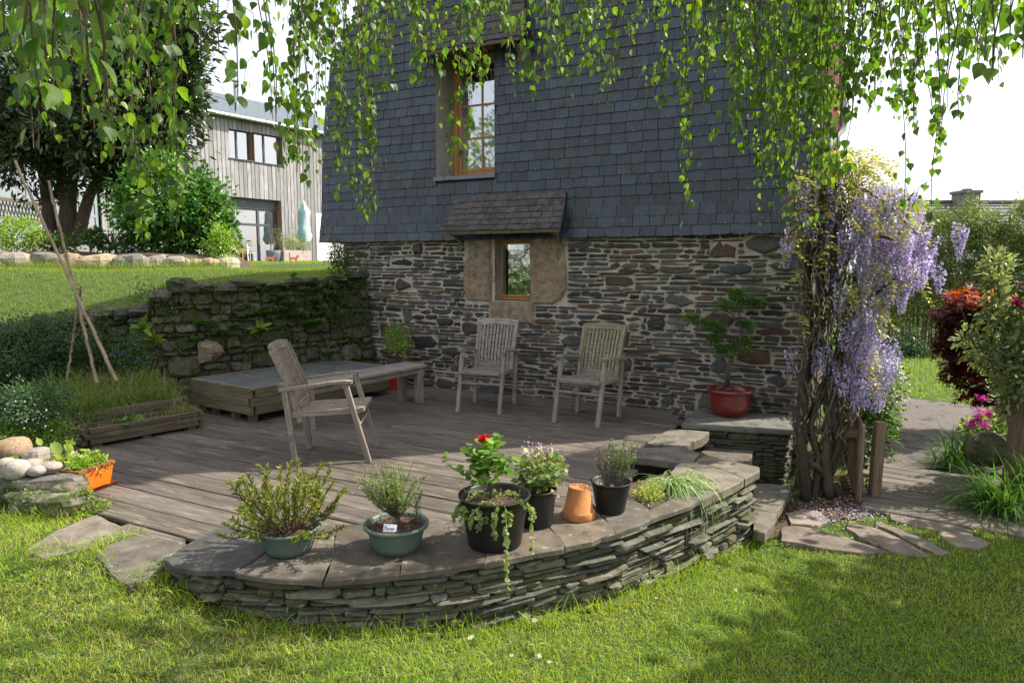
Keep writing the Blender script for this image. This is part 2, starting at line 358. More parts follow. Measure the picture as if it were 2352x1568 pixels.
M['alu'] = surf('grey_aluminium', (.07, .085, .10), .45, .05, 4., 0, spec=.5)
M['pale_alu'] = surf('pale_window_frame', (.30, .36, .40), .5, .08, 4., 0, spec=.5)
M['zinc'] = surf('zinc', (.42, .43, .43), .45, .15, 5., 0, metal=.5)
M['render'] = surf('lime_render', (.33, .31, .275), .92, .2, 4., .5, 40., patch=(.17, .16, .14), patch_amt=.18, patch_scale=6.)
M['dark'] = surf('dark_interior', (.035, .035, .035), .9, .2, 2., 0)
M['interior'] = surf('interior_wall', (.25, .24, .22), .9, .2, 1., 0)
M['glass'] = glassy('window_glass'); 
M['soil'] = surf('soil', (.075, .052, .036), .95, .5, 20., 1., 60., patch=(.17, .12, .08), patch_amt=.3, patch_scale=60., dist=.015)
M['chips'] = surf('bark_chips', None, .9, .35, 30., .6, 60.)
M['ground'] = surf('lawn_soil', (.05, .085, .014), .95, .45, 5., 1., 40., patch=(.10, .10, .035), patch_amt=.22, patch_scale=7., dist=.02)
M['gravel'] = surf('gravel', (.155, .135, .125), .92, .45, 70., 1., 160., patch=(.33, .30, .28), patch_amt=.24, patch_scale=150., patch2=(.075, .062, .055), patch2_amt=.3, patch2_scale=3., dist=.012)
M['black_plastic'] = surf('black_plastic', (.014, .014, .015), .48, .25, 8., .15, 60., spec=.4, patch=(.05, .046, .04), patch_amt=.13, patch_scale=14.)
M['green_plastic'] = surf('green_plastic', (.105, .145, .122), .5, .14, 5., .1, 50., spec=.4, patch=(.13, .19, .15), patch_amt=.2, patch_scale=9.)
M['terracotta'] = surf('terracotta', (.50, .205, .07), .82, .28, 6., .25, 60., patch=(.36, .13, .045), patch_amt=.3, patch_scale=6., patch2=(.5, .3, .16), patch2_amt=.13, patch2_scale=18.)
M['orange'] = surf('orange_glaze', (.78, .17, .012), .3, .08, 5., .05, 20., spec=.5, coat=.5)
M['rust_rim'] = surf('fired_rim', (.30, .095, .05), .6, .2, 9., .2, 50.)
M['oxblood'] = surf('oxblood_glaze', (.17, .018, .016), .22, .2, 5., .05, 20., spec=.5, coat=.6)
M['red_plastic'] = surf('red_plastic', (.42, .035, .02), .5, .1, 5., 0)
M['red_paint'] = surf('red_paint', (.16, .012, .012), .6, .15, 5., .1, 20.)
M['white'] = surf('white_paint', (.78, .78, .76), .6, .08, 5., 0)
M['pale_trough'] = surf('pale_trough', (.44, .37, .34), .85, .15, 5., .2, 30.)
M['blue_pot'] = surf('slate_blue_pot', (.14, .16, .19), .7, .2, 9., .3, 40.)
M['rust_cat'] = surf('rusted_steel', (.30, .105, .045), .85, .3, 20., .3, 60.)
M['bark'] = surf('bark', None, .92, .4, 12., 1., 30., stretch=(1, 1, .35), dist=.01)
M['bamboo'] = surf('dry_bamboo', (.36, .27, .185), .6, .35, 8., .3, 30., stretch=(1, 1, .3), patch=(.2, .15, .11), patch_amt=.25, patch_scale=9.)
M['canvas'] = surf('parasol_cloth', None, .9, .08, 5., .2, 60.)
M['ink'] = surf('ink', (.02, .02, .05), .6, 0, 1., 0)
M['dark_rubble'] = surf('dark_rubble', (.075, .06, .05), .9, .5, 7., 1., 20., stretch=(1, 1, 4), patch=(.16, .14, .12), patch_amt=.25, patch_scale=9., dist=.02)
M['card'] = surf('plastic_tag', (.72, .74, .8), .5, .05, 1., 0)

# ================================================================ THE SETTING
# ---- facade frame: s along the wall to the right, t away from it towards the lawn
FA = np.array([-1.083, 9.518, 0.]); FD = unit([.888, -.459, 0]); FN = np.array([FD[1], -FD[0], 0.])
def FW(s, z, o=0.): return FA + FD * s + FN * o + np.array([0, 0, z])
def FS(x, y, o=0.):
    p = PL(x, y, FA + FN * o, FN); return float(np.dot(p - FA, FD)), float(p[2])
def GXY(X):
    return np.interp(X, [-9, -3, -1.95, -1.5, -.2, .86, 1.96, 3, 20], [.04, .0, -.005, -.17, -.285, -.36, -.48, -.46, -.42])

DECK = [FW(-1.5, 0), FW(3.35, 0), W(1570, 969), W(1484, 1017), W(1453, 1030), V3(1.0, 5.75, 0), V3(1.0, 5.45, 0), V3(.78, 5.0, 0), V3(.3, 4.5, 0), V3(-.37, 4.3, 0), V3(-1.1, 4.2, 0), V3(-1.66, 4.2, 0), V3(-1.98, 4.12, 0),
        W(400, 1250), W(302, 1238), W(222, 1190), W(140, 1128), W(70, 1040), V3(-5.2, 7.0, 0), V3(-4.4, 8.3, 0), V3(-2.4, 9.9, 0)]
DECK = np.array([p[:2] for p in DECK])
def inside(poly, X, Y):
    X = np.asarray(X, float); Y = np.asarray(Y, float); r = np.zeros(X.shape, bool); n = len(poly); j = n - 1
    for i in range(n):
        xi, yi = poly[i]; xj, yj = poly[j]
        c = ((yi > Y) != (yj > Y)) & (X < (xj - xi) * (Y - yi) / (yj - yi + 1e-12) + xi); r ^= c; j = i
    return r
OUT_PX = [(392, 1292), (455, 1304), (540, 1312), (660, 1322), (784, 1322), (917, 1316), (1010, 1306), (1109, 1293), (1200, 1275), (1297, 1252), (1411, 1225), (1487, 1197), (1600, 1150), (1680, 1112), (1742, 1078)]
OUTC = np.array([W(x, y, .08)[:2] for x, y in OUT_PX])          # outer edge of the curved coping
TERR = np.vstack([OUTC, [[2.2, 5.9], [2.75, 6.6], [3.3, 7.2]], DECK[1:2], DECK[:1], DECK[13:][::-1]])
GRAVEL = np.array([p[:2] for p in [W(2010, 1075, -.44), W(2055, 905, -.42), W(2240, 932, -.42), V3(9.5, 9.8, 0), V3(12, 8.5, 0), V3(9, 7.6, 0), V3(5.4, 6.6, 0), W(2200, 1085, -.44)]])
def ground_z(X, Y):
    X = np.asarray(X, float); Y = np.asarray(Y, float)
    z = GXY(X)
    far = smooth(6., 9., Y) * smooth(-1, 1.5, X)
    z = z * (1 - far) + (-.44) * far
    z = z + .012 * np.sin(2.3 * X + 1.1 * Y) + .01 * np.sin(3.9 * Y - 1.7 * X)
    return z
def ground_mesh():
    xs = np.concatenate([np.linspace(-300, -14, 12), np.arange(-13, 16, .2), np.linspace(18, 300, 12)])
    ys = np.concatenate([np.linspace(-300, -12, 12), np.arange(-11, 24, .2), np.linspace(26, 320, 14)])
    X, Y = np.meshgrid(xs, ys); Z = ground_z(X, Y)
    Z = np.where(inside(TERR, X, Y) & (Y > 3.7), np.minimum(Z, -.30) - .12, Z)
    Z = np.where(inside(GRAVEL, X, Y), Z - .02, Z)
    V = np.stack([X.ravel(), Y.ravel(), Z.ravel()], 1); nx = len(xs); i = np.arange((len(ys) - 1) * nx).reshape(-1, nx)[:, :-1].ravel()
    return V, np.stack([i, i + 1, i + nx + 1, i + nx], 1)
V, F = ground_mesh()
g = link(bpy.data.objects.new("ground", mesh_from("ground", V, F, None, [M['ground']], True)))
tag(g, "grassy ground of the lower garden lawn", "ground", kind="structure")

# upper garden behind the retaining wall
RW = np.array([FW(-1.12, 0, .06)[:2], [-2.55, 9.55], [-3.2, 8.95], [-3.95, 8.35], [-4.7, 7.95], [-5.6, 7.6], [-6.8, 7.3], [-8.2, 7.0]])   # foot of the retaining wall
RW_TOP = np.array([1.52, 1.5, 1.48, 1.38, 1.16, .92, .72, .6])
def up_z(X, Y):
    X = np.asarray(X, float); Y = np.asarray(Y, float)
    lo = np.interp(-X, [0, 2.4, 3.3, 4.1, 4.9, 5.8, 7.5, 10], [1.52, 1.5, 1.47, 1.36, 1.12, .88, .66, .5])
    hi = 1.62 + .012 * np.clip(Y - 14, 0, 30)
    edge = np.interp(X, RW[::-1, 0], RW[::-1, 1])
    t = smooth(0, 5.0, Y - edge); return lo * (1 - t) + hi * t + .02 * np.sin(1.7 * X + .9 * Y) * t
xs = np.arange(-34, -1.2, .4); rows = []
for x in xs:
    e = np.interp(x, RW[::-1, 0], RW[::-1, 1]) + .18 
    rows.append([(x, e + (62 - e) * q ** 1.8) for q in np.linspace(0, 1, 46)])
G = np.array(rows); UZ = up_z(G[:, :, 0], G[:, :, 1]); V = np.dstack([G, UZ]).reshape(-1, 3); i = (np.arange(len(xs) - 1)[:, None] * 46 + np.arange(45)[None]).ravel()
skirt = V.reshape(len(xs), 46, 3)[:, 0].copy(); skirt[:, 2] = -.6; nb = len(V); V = np.vstack([V, skirt]); k = np.arange(len(xs) - 1)
F = np.vstack([np.stack([i, i + 46, i + 47, i + 1], 1), np.stack([k * 46, nb + k, nb + k + 1, (k + 1) * 46], 1)])
o = link(bpy.data.objects.new("upper_lawn", mesh_from("upper_lawn", V, F, None, [M['ground']], True)))
tag(o, "raised lawn above the mossy retaining wall", "lawn", kind="structure")

# gravel path and far lawn share the ground; the gravel is its own sheet
P = [tuple(p) for p in GRAVEL]
gp = MB(); cz = [float(ground_z(x, y)) for x, y in P]
nx_ = 40; bx0, by0 = GRAVEL.min(0); bx1, by1 = GRAVEL.max(0)
X, Y = np.meshgrid(np.linspace(bx0, bx1, 90), np.linspace(by0, by1, 70)); Z = ground_z(X, Y) + .012 + NR.normal(0, .003, X.shape)
wob = .06 * np.sin(5 * X) + .05 * np.sin(7 * Y); IN = inside(GRAVEL, X + wob, Y + wob)
ii = np.arange(70 * 90).reshape(70, 90); q = IN[:-1, :-1] & IN[1:, 1:] & IN[1:, :-1] & IN[:-1, 1:]
F = np.stack([ii[:-1, :-1][q], ii[:-1, 1:][q], ii[1:, 1:][q], ii[1:, :-1][q]], 1)
o = link(bpy.data.objects.new("gravel_path", mesh_from("gravel_path", np.stack([X.ravel(), Y.ravel(), Z.ravel()], 1), F, None, [M['gravel']])))
tag(o, "grey gravel path curving past the garden gate", "path", kind="structure")

# ---- deck: every board its own piece
deck = empty("deck", FW(.5, -.1, 3), "weathered grey-brown timber deck in front of the stone house", "deck", kind="structure")
PITCHB = .226
tmax = 6.4; i = 0
while PITCHB * i < tmax:
    t0 = .03 + PITCHB * i; tm = t0 + PITCHB / 2; i += 1
    ss = np.arange(-6.5, 4.6, .02); pts = FA[None, :2] + FD[None, :2] * ss[:, None] + FN[None, :2] * tm
    ok = inside(DECK, pts[:, 0], pts[:, 1])
    if not ok.any(): continue
    e = np.flatnonzero(np.diff(np.concatenate([[0], ok.astype(int), [0]])))
    for a, b in zip(e[::2], e[1::2]):
        s0, s1 = ss[a], ss[min(b, len(ss) - 1)]
        cut = [s0] + ([s0 + (s1 - s0) * RX.uniform(.3, .7)] if s1 - s0 > 4.6 else []) + [s1]
        for c0, c1 in zip(cut[:-1], cut[1:]):
            if c1 - c0 < .06: continue
            ww = PITCHB - RX.uniform(.008, .014)
            MB().cbox((0, -ww / 2, -.03), (c1 - c0 - .004, ww / 2, RX.uniform(-.002, .002)), .005).build("board", M['deck'], deck, None)
            ob = COL.objects[-1]
            p0 = FW(c0, 0, tm)
            ob.matrix_basis = deck.matrix_basis.inverted() @ frame_matrix(p0, FD + np.array([0, 0, RX.uniform(-.001, .001)]))
o = MB().prism(ccw(DECK), -.42, -.045, (.03, .028, .025)).build("joist_bed", M['dark'], deck)

# ---- stones
STONE_COLS = np.array([(.085, .055, .04), (.06, .042, .034), (.075, .072, .066), (.10, .097, .085), (.07, .075, .078), (.05, .048, .045), (.115, .075, .05), (.085, .078, .06), (.045, .04, .036), (.11, .098, .085)])
def outline(wd, h, taper=.5, jag=.06):
    c = []
    for sx, sz in ((-1, -1), (1, -1), (1, 1), (-1, 1)):
        cx = RX.uniform(.04, .42) * min(wd * .5, h * 1.6) * (1 + taper); cz_ = RX.uniform(.08, .46) * h
        c.append(((sx * (wd / 2 - cx), sz * h / 2), (sx * wd / 2, sz * (h / 2 - cz_))))
    p = []
    for k, (a, b) in enumerate(c):
        p += [b, a] if k in (0, 2) else [a, b]
    p.insert(2, ((p[1][0] + p[2][0]) / 2, -h / 2 + RX.uniform(-.05, .12) * h)); p.insert(7, ((p[6][0] + p[7][0]) / 2, h / 2 - RX.uniform(-.05, .12) * h))
    return [(x + RX.uniform(-1, 1) * jag * h, z + RX.uniform(-1, 1) * jag * h) for x, z in p]
def stone_add(mb, mapf, s, z, wd, h, dep, col, back=-.03, taper=.5, jag=.06, tilt=.03):
    pts = outline(wd, h, taper, jag); a = RX.uniform(-tilt, tilt); pts = [(x * math.cos(a) - y * math.sin(a), x * math.sin(a) + y * math.cos(a)) for x, y in pts]
    n = len(pts); v = []
    tx, tz = RX.uniform(-.35, .35), RX.uniform(-.35, .35)
    for x, y in pts: v.append(mapf(s + x, z + y, back))
    for x, y in pts: v.append(mapf(s + x * .99, z + y * .98, dep * (.45 + .25 * RX.random())))
    for x, y in pts: v.append(mapf(s + x * .86, z + y * .76, dep * (.9 + .25 * RX.random() + tx * x / wd + tz * y / h)))
    v.append(mapf(s, z, dep * RX.uniform(.95, 1.25)))
    f = [(k * n + i, k * n + (i + 1) % n, (k + 1) * n + (i + 1) % n, (k + 1) * n + i) for k in (0, 1) for i in range(n)] + [(2 * n + i, 2 * n + (i + 1) % n, 3 * n) for i in range(n)]
    mb.add(v, f, col); return mb
def pack2(L, H, big, courses, mask=None, cell=.01, nbig=40, wr=(.1, .36)):
    """rubble brought to courses: large blocks first, thin stones run between them"""
    ns, nz = int(L / cell), int(H / cell); occ = np.zeros((nz, ns), bool)
    if mask is not None: occ |= mask(np.arange(ns)[None] * cell + cell / 2, np.arange(nz)[:, None] * cell + cell / 2)
    out_ = []
    for _ in range(nbig):
        w_, h = int(RX.uniform(*big[0]) / cell), int(RX.uniform(*big[1]) / cell)
        for _t in range(20):
            c, r = RX.randrange(0, max(1, ns - w_)), RX.randrange(0, max(1, nz - h))
            if not occ[max(0, r - 2):r + h + 2, max(0, c - 3):c + w_ + 3].any():
                occ[r:r + h, c:c + w_] = True; out_.append(((c + w_ / 2) * cell, (r + h / 2) * cell, w_ * cell, h * cell)); break
    r = 0
    while r < nz:
        hc = min(int(round(RX.uniform(*courses) / cell)), nz - r)
        if hc < 2: break
        c = 0
        while c < ns:
            h0 = 0
            while h0 < hc and not occ[r + h0, c]: h0 += 1
            b0 = 0
            if h0 == 0:
                b0 = 1
                while b0 < hc and occ[r + b0, c]: b0 += 1
                h0 = hc - b0
                if h0 < 2: c += 1; continue
            wmax = int(RX.uniform(*wr) / cell * (1.15 if hc < 6 else .8)); e = c
            while e < ns and e - c < wmax and not occ[r + b0:r + b0 + max(2, h0 - 1), e].any(): e += 1
            hh = h0
            while hh > 2 and occ[r + b0:r + b0 + hh, c:e].any(): hh -= 1
            if e - c >= 3 and not occ[r + b0:r + b0 + hh, c:e].any():
                occ[r + b0:r + b0 + hh, c:e] = True
                out_.append(((c + e) / 2 * cell, (r + b0 + hh / 2) * cell, (e - c) * cell, hh * cell))
            c = max(e, c + 1)
        r += hc
    return out_
def noise2(x, y, k=1.):
    return (np.sin(12.9 * x * k + 4.1 * y * k) + np.sin(7.3 * y * k - 9.1 * x * k + 1.3) + np.sin(21 * x * k + 17 * y * k + 2.) * .6) / 2.6

# ---------------------------------------------------------------- the slate-hung stone house
house = empty("stone_house", FW(1.4, -.46, -3), "stone house with dark slate-hung upper storey and small oak windows", "house")
S_L, S_R = -1.95, 4.78
lw = (FS(1135, 625)[0], FS(1219, 625)[0], 1.235, 2.06)            # lower window opening s0,s1,z0,z1
uw = (.09, .99, 2.88, 4.55)                                     # upper one
z_sl = 2.045                                                    # foot of the slates
lo_s = -1.6
# mortar
ns, nz = 190, 66; sg = np.linspace(lo_s, S_R, ns); zg = np.linspace(-.55, 2.1, nz)
SG, ZG = np.meshgrid(sg, zg); O = .007 * noise2(SG, ZG) + .006 * noise2(SG, ZG, 2.7) + NR.normal(0, .003, SG.shape)
V = FA[None] + FD[None] * SG.ravel()[:, None] + FN[None] * O.ravel()[:, None]; V[:, 2] = ZG.ravel()
ii = np.arange(ns * nz).reshape(nz, ns); sc_ = (SG[:-1, :-1] + SG[1:, 1:]) / 2; zc_ = (ZG[:-1, :-1] + ZG[1:, 1:]) / 2
kp = ~((sc_ > lw[0]) & (sc_ < lw[1]) & (zc_ > lw[2]) & (zc_ < lw[3]))
F = np.stack([ii[:-1, :-1][kp], ii[:-1, 1:][kp], ii[1:, 1:][kp], ii[1:, :-1][kp]], 1)
wall = link(bpy.data.objects.new("wall", mesh_from("wall", V, F, None, [M['mortar']], True)), house)
# feature blocks round the small window
jl = [FS(1070, 690), FS(1075, 600), FS(1083, 548)]
feat = []      # rectangles in s,z kept free of rubble
feat.append((FS(1070, 620)[0], lw[0] + .0, 1.22, 2.06)); feat.append((lw[1], FS(1302, 620)[0], 1.20, 2.06)); feat.append((FS(1127, 720)[0], FS(1226, 720)[0], .955, 1.235))
feat.append((lw[0], lw[1], 1.2, 2.1))
def poly_block(name, pts, dep, mat, parent, back=-.05, inset=.02, col=(.5, .5, .5)):
    n = len(pts); c = np.mean(pts, 0); v = [FW(a, b, back) for a, b in pts] + [FW(a, b, dep * .6) for a, b in pts]
    v += [FW(a + (c[0] - a) / max(abs(c[0] - a), .02) * inset, b + (c[1] - b) / max(abs(c[1] - b), .02) * inset, dep) for a, b in pts]
    f = [(k * n + i, k * n + (i + 1) % n, (k + 1) * n + (i + 1) % n, (k + 1) * n + i) for k in (0, 1) for i in range(n)] + [tuple(range(2 * n, 3 * n))]
    return MB().add(v, f, col).build(name, mat, parent)
win = MB()
lwp = empty("window", FW((lw[0] + lw[1]) / 2, lw[2], -.2)); lwp.parent = house; lwp.matrix_basis = house.matrix_basis.inverted() @ lwp.matrix_basis
lwp["label"] = "small oak window with granite jambs in the stone wall"
s0 = feat[0][0]
poly_block("jamb", [(s0 + .02, 1.24), (lw[0] - .05, 1.23), (lw[0] - .05, 2.055), (s0 + .05, 2.055), (s0 + .05, 1.8), (s0 - .02, 1.74), (s0 - .03, 1.4)], .03, M['granite'], lwp)
s1 = feat[1][1]
poly_block("jamb", [(lw[1] + .004, 1.215), (lw[1] + .3, 1.215), (s1 - .07, 1.29), (s1 + .0, 1.42), (s1 - .0, 1.66), (s1 - .05, 1.95), (s1 - .09, 2.055), (lw[1] + .004, 2.055)], .035, M['granite'], lwp)
poly_block("sill", [(feat[2][0], .96), (feat[2][1], .95), (feat[2][1] + .005, 1.232), (feat[2][0] + .01, 1.235)], .035, M['granite'], lwp)
# splayed reveal left, straight reveals right/top/bottom
def quad(name, pts, mat, parent, flip=False):
    return MB().add(pts, [(0, 1, 2, 3)] if not flip else [(3, 2, 1, 0)]).build(name, mat, parent)
rec = .17
quad("reveal", [FW(lw[0] - .055, lw[2] - .01, .029), FW(lw[0] + .01, lw[2] - .01, -.06), FW(lw[0] + .01, lw[3], -.06), FW(lw[0] - .055, lw[3], .029)], M['granite'], lwp)
quad("reveal", [FW(lw[0] + .01, lw[2] - .01, -.06), FW(lw[0] + .01, lw[2] - .01, -rec - .1), FW(lw[0] + .01, lw[3], -rec - .1), FW(lw[0] + .01, lw[3], -.06)], M['render'], lwp)
quad("reveal", [FW(lw[1], lw[2] - .01, .02), FW(lw[1], lw[2] - .01, -rec - .1), FW(lw[1], lw[3], -rec - .1), FW(lw[1], lw[3], .02)], M['granite'], lwp, True)
quad("reveal", [FW(lw[0] - .05, lw[2], .02), FW(lw[1], lw[2], .02), FW(lw[1], lw[2], -rec - .1), FW(lw[0] - .05, lw[2], -rec - .1)], M['render'], lwp)
quad("lintel", [FW(lw[0] - .05, lw[3], .02), FW(lw[1], lw[3], .02), FW(lw[1], lw[3], -rec - .1), FW(lw[0] - .05, lw[3], -rec - .1)], M['gate_wood'], lwp, True)
def fbar(name, s0, s1, z0, z1, o0, o1, mat, parent):
    horiz = (s1 - s0) > (z1 - z0)
    if horiz: p0, p1, w_, t_ = FW(s0, (z0 + z1) / 2, (o0 + o1) / 2), FW(s1, (z0 + z1) / 2, (o0 + o1) / 2), abs(o1 - o0), z1 - z0
    else: p0, p1, w_, t_ = FW((s0 + s1) / 2, z0, (o0 + o1) / 2), FW((s0 + s1) / 2, z1, (o0 + o1) / 2), s1 - s0, abs(o1 - o0)
    ob = bar(name, p0, p1, w_, t_, mat, None, (0, 0, 1) if horiz else FN)
    inv = house.matrix_basis.inverted() if parent is house else (house.matrix_basis @ parent.matrix_basis).inverted()
    ob.parent = parent; ob.matrix_basis = inv @ ob.matrix_basis; return ob
def window_set(par, s0, s1, z0, z1, o, fr, mull_s, mull_z, sash=.045):
    fbar("frame", s0, s0 + fr, z0, z1, o - .05, o + .02, M['window_wood'], par); fbar("frame", s1 - fr, s1, z0, z1, o - .05, o + .02, M['window_wood'], par)
    fbar("frame", s0 + fr, s1 - fr, z0, z0 + fr, o - .05, o + .022, M['window_wood'], par); fbar("frame", s0 + fr, s1 - fr, z1 - fr, z1, o - .05, o + .018, M['window_wood'], par)
    a, b, c, d_ = s0 + fr + .003, s1 - fr - .003, z0 + fr + .003, z1 - fr - .003
    fbar("sash", a, a + sash, c, d_, o - .04, o + .004, M['window_wood'], par); fbar("sash", b - sash, b, c, d_, o - .04, o + .004, M['window_wood'], par)
    fbar("sash", a + sash, b - sash, c, c + sash, o - .04, o + .006, M['window_wood'], par); fbar("sash", a + sash, b - sash, d_ - sash, d_, o - .04, o + .002, M['window_wood'], par)
    S = [a + sash] + mull_s + [b - sash]; Zs = [c + sash] + mull_z + [d_ - sash]
    for m_ in mull_s: fbar("muntin", m_ - .012, m_ + .012, c + sash, d_ - sash, o - .03, o - .004, M['window_wood'], par)
    for m_ in mull_z:
        for x0, x1 in zip(S[:-1], S[1:]): fbar("muntin", x0 + .012, x1 - .012, m_ - .012, m_ + .012, o - .03, o - .006, M['window_wood'], par)
    for x0, x1 in zip(S[:-1], S[1:]):
        for y0, y1 in zip(Zs[:-1], Zs[1:]):
            ob = MB().add([FW(x0, y0, o - .02), FW(x1, y0, o - .02), FW(x1, y1, o - .02), FW(x0, y1, o - .02)], [(0, 1, 2, 3)]).build("pane", M['glass'], None)
            ob.parent = par; ob.matrix_basis = (house.matrix_basis @ par.matrix_basis).inverted()
window_set(lwp, FS(1143, 625, -rec)[0], lw[1] + .06, lw[2] + .01, lw[3] - .01, -rec, .036, [], [], .03)
# rubble
def rub_mask(s, z):
    s = s + lo_s; z = z - .45; m_ = np.zeros(np.broadcast(s, z).shape, bool)
    for a, b, c, d_ in feat: m_ |= (s > a - .01) & (s < b + .01) & (z > c - .01) & (z < d_ + .01)
    return m_
ST = pack2(S_R - lo_s, 2.52, ((.18, .42), (.09, .2)), (.03, .085), rub_mask, nbig=48, wr=(.12, .48))
ST = [(s + lo_s, z - .45 + .012 * math.sin(2.1 * s) + .008 * math.sin(5.3 * s + z * 3), w_, h) for s, z, w_, h in ST if w_ > .03]
def seen_area(s, z, w_, h): return w_ * h / np.sum((FW(s, z) - CAM) ** 2)
ST.sort(key=lambda q: -seen_area(*q) * (1. if q[1] > .02 else .02))
rest = MB()
for k, (s, z, w_, h) in enumerate(ST):
    gap = RX.uniform(.012, .034); col = np.array(RX.choice(STONE_COLS)) * RX.uniform(.6, 1.3)
    if h > .12 and RX.random() < .5: col = np.array(RX.choice(STONE_COLS[[0, 3, 4, 6]])) * RX.uniform(.9, 1.4)
    mb = MB() if k < 300 else rest
    stone_add(mb, FW, s, z, max(.025, w_ - gap), max(.016, h - gap * .8), RX.uniform(.009, .032) * (1 + .4 * (h > .1)), col, taper=RX.uniform(.2, 2.6), jag=.13, tilt=.05)
    if k < 300: mb.build("stone", M['stone'], wall)
tag(rest.build("small_stones", M['stone'], wall), kind="stuff")
# upper wall backing, gable, sides
def panel(name, holes, s0, s1, z0, z1, o, mat, parent):
    S = sorted({s0, s1, *[h[0] for h in holes], *[h[1] for h in holes]}); Z = sorted({z0, z1, *[h[2] for h in holes], *[h[3] for h in holes]}); mb = MB()
    for a, b in zip(S[:-1], S[1:]):
        for c, d_ in zip(Z[:-1], Z[1:]):
            if any(a >= h[0] - 1e-6 and b <= h[1] + 1e-6 and c >= h[2] - 1e-6 and d_ <= h[3] + 1e-6 for h in holes): continue
            mb.add([FW(a, c, o), FW(b, c, o), FW(b, d_, o), FW(a, d_, o)], [(0, 1, 2, 3)])
    return mb.build(name, mat, parent)
ZT = 6.3
def s_left(z): return float(np.interp(z, [2, 3.5, 4.53, 5.13, 6.3], [-2.0, -1.92, -1.73, -1.29, -.5]))
clad = MB()
zz = [2.045, 2.88, 3.5, 4.55, 5.13, 6.3]
for a, b in zip(zz[:-1], zz[1:]):
    for c, d_ in ((None, uw[0]), (uw[0], uw[1]), (uw[1], S_R)):
        if c == uw[0] and a >= uw[2] - .01 and b <= uw[3] + .01: continue
        clad.add([FW(s_left(a) if c is None else c, a, .03), FW(d_, a, .03), FW(d_, b, .03), FW(s_left(b) if c is None else c, b, .03)], [(0, 1, 2, 3)], (.04, .045, .05))
clad.add([FW(S_L, 2.045, .075), FW(S_R, 2.045, .075), FW(S_R, 2.045, -.1), FW(S_L, 2.045, -.1)], [(0, 1, 2, 3)], (.05, .045, .04))
cladding = clad.build("slate_cladding", M['dark'], house)
def sidewall(s, o0, o1, z0, z1): return [FW(s, z0, o0), FW(s, z0, o1), FW(s, z1, o1), FW(s, z1, o0)]
MB().add(sidewall(S_R, .0, -6, -.6, ZT), [(0, 1, 2, 3)]).build("side_wall", M['dark_rubble'], house)
MB().add(sidewall(lo_s, .0, -6, -.6, 2.05), [(3, 2, 1, 0)]).add([FW(lo_s, -.6, -6), FW(S_R, -.6, -6), FW(S_R, ZT, -6), FW(-.5, ZT, -6), FW(lo_s, 4.6, -6)], [(0, 1, 2, 3, 4)]).build("back_wall", M['mortar'], house)
rf = MB()
zv = [2.045, 3.5, 4.53, 5.13, 6.3]
for a, b in zip(zv[:-1], zv[1:]):
    rf.add([FW(s_left(a) + .004, a, .045), FW(s_left(a) + .004, a, -6), FW(s_left(b) + .004, b, -6), FW(s_left(b) + .004, b, .045)], [(0, 1, 2, 3)], (.05, .055, .06))
for a, b in ((-.6, 1.4), (5.0, 1.4)):
    rf.add([FW(a, ZT - .1, .25), FW(a, ZT - .1, -6.3), FW(b, ZT + 2.6, -6.3), FW(b, ZT + 2.6, .25)], [(0, 1, 2, 3)], (.05, .055, .06))
rf.add([FW(-.6, ZT - .1, .04), FW(5.0, ZT - .1, .04), FW(1.4, ZT + 2.6, .04)], [(0, 1, 2)], (.05, .055, .06))
rf.build("roof", M['roof_slate'], house)
# interior: floors and a room wall so that the panes look into depth
MB().add([FW(S_L, 2.2, 0), FW(S_R, 2.2, 0), FW(S_R, 2.2, -6), FW(S_L, 2.2, -6)], [(0, 1, 2, 3)]).build("upper_floor", M['dark'], house)
# slates
EXP = .121; SL = []; r = 0; z = z_sl
while z < 5.75:
    flare = .05 * max(0, 1 - (z - z_sl) / .35)
    s = s_left(z) - RX.uniform(0, .2) - (.1 if r % 2 else 0)
    while s < S_R:
        w_ = RX.uniform(.17, .22); a, b = max(s, s_left(z + .07)), min(s + w_, S_R + .015); s += w_
        if b - a < .04: continue
        zc = z + EXP / 2
        if uw[2] - .11 < zc < uw[3]:
            if a < uw[0] < b: b = uw[0]
            elif a < uw[1] < b: a = uw[1]
            elif a >= uw[0] and b <= uw[1]: continue
            if b - a < .03: continue
        SL.append((a, b, z, flare))
    z += EXP * RX.uniform(.97, 1.03); r += 1
def slate_add(mb, a, b, z, flare, hgt=EXP, tint=None):
    g_ = RX.uniform(.0015, .004); zb = z - RX.uniform(.0, .006); cl, cr = [RX.choice((0, 0, 0, .012, .025)) for _ in (0, 1)]
    ob, ot = .052 + flare + RX.uniform(0, .004), .038 + flare * .6
    top = z + hgt * 1.25; k = .5 * (tint if tint is not None else 1.)
    v = [(a + g_ + cl, zb), (b - g_ - cr, zb + RX.uniform(-.003, .003)), (b - g_, zb + cr * .6 + .001), (b - g_, top), (a + g_, top), (a + g_, zb + cl * .6 + .001)]
    fo = [ob, ob, ob, ot, ot, ob]; th = .013
    vs = [FW(p[0], p[1], o_) for p, o_ in zip(v, fo)] + [FW(p[0], p[1], o_ - th) for p, o_ in zip(v, fo)]
    c = np.array((.029, .0395, .056)) * RX.uniform(.68, 1.35) * np.array([1, RX.uniform(.97, 1.03), RX.uniform(.92, 1.06)])
    mb.add(vs, [(0, 1, 2, 3, 4, 5)] + [(i, i + 6, (i + 1) % 6 + 6, (i + 1) % 6) for i in range(6)], c)
SL.sort(key=lambda q: np.sum((FW(q[0], q[2]) - CAM) ** 2) / (q[1] - q[0]) + (1e4 if q[2] > 4.75 else 0))
restS = MB()
for k, q in enumerate(SL):
    mb = MB() if k < 300 else restS
    slate_add(mb, *q)
    if k < 300: mb.build("slate", M['slate'], cladding)
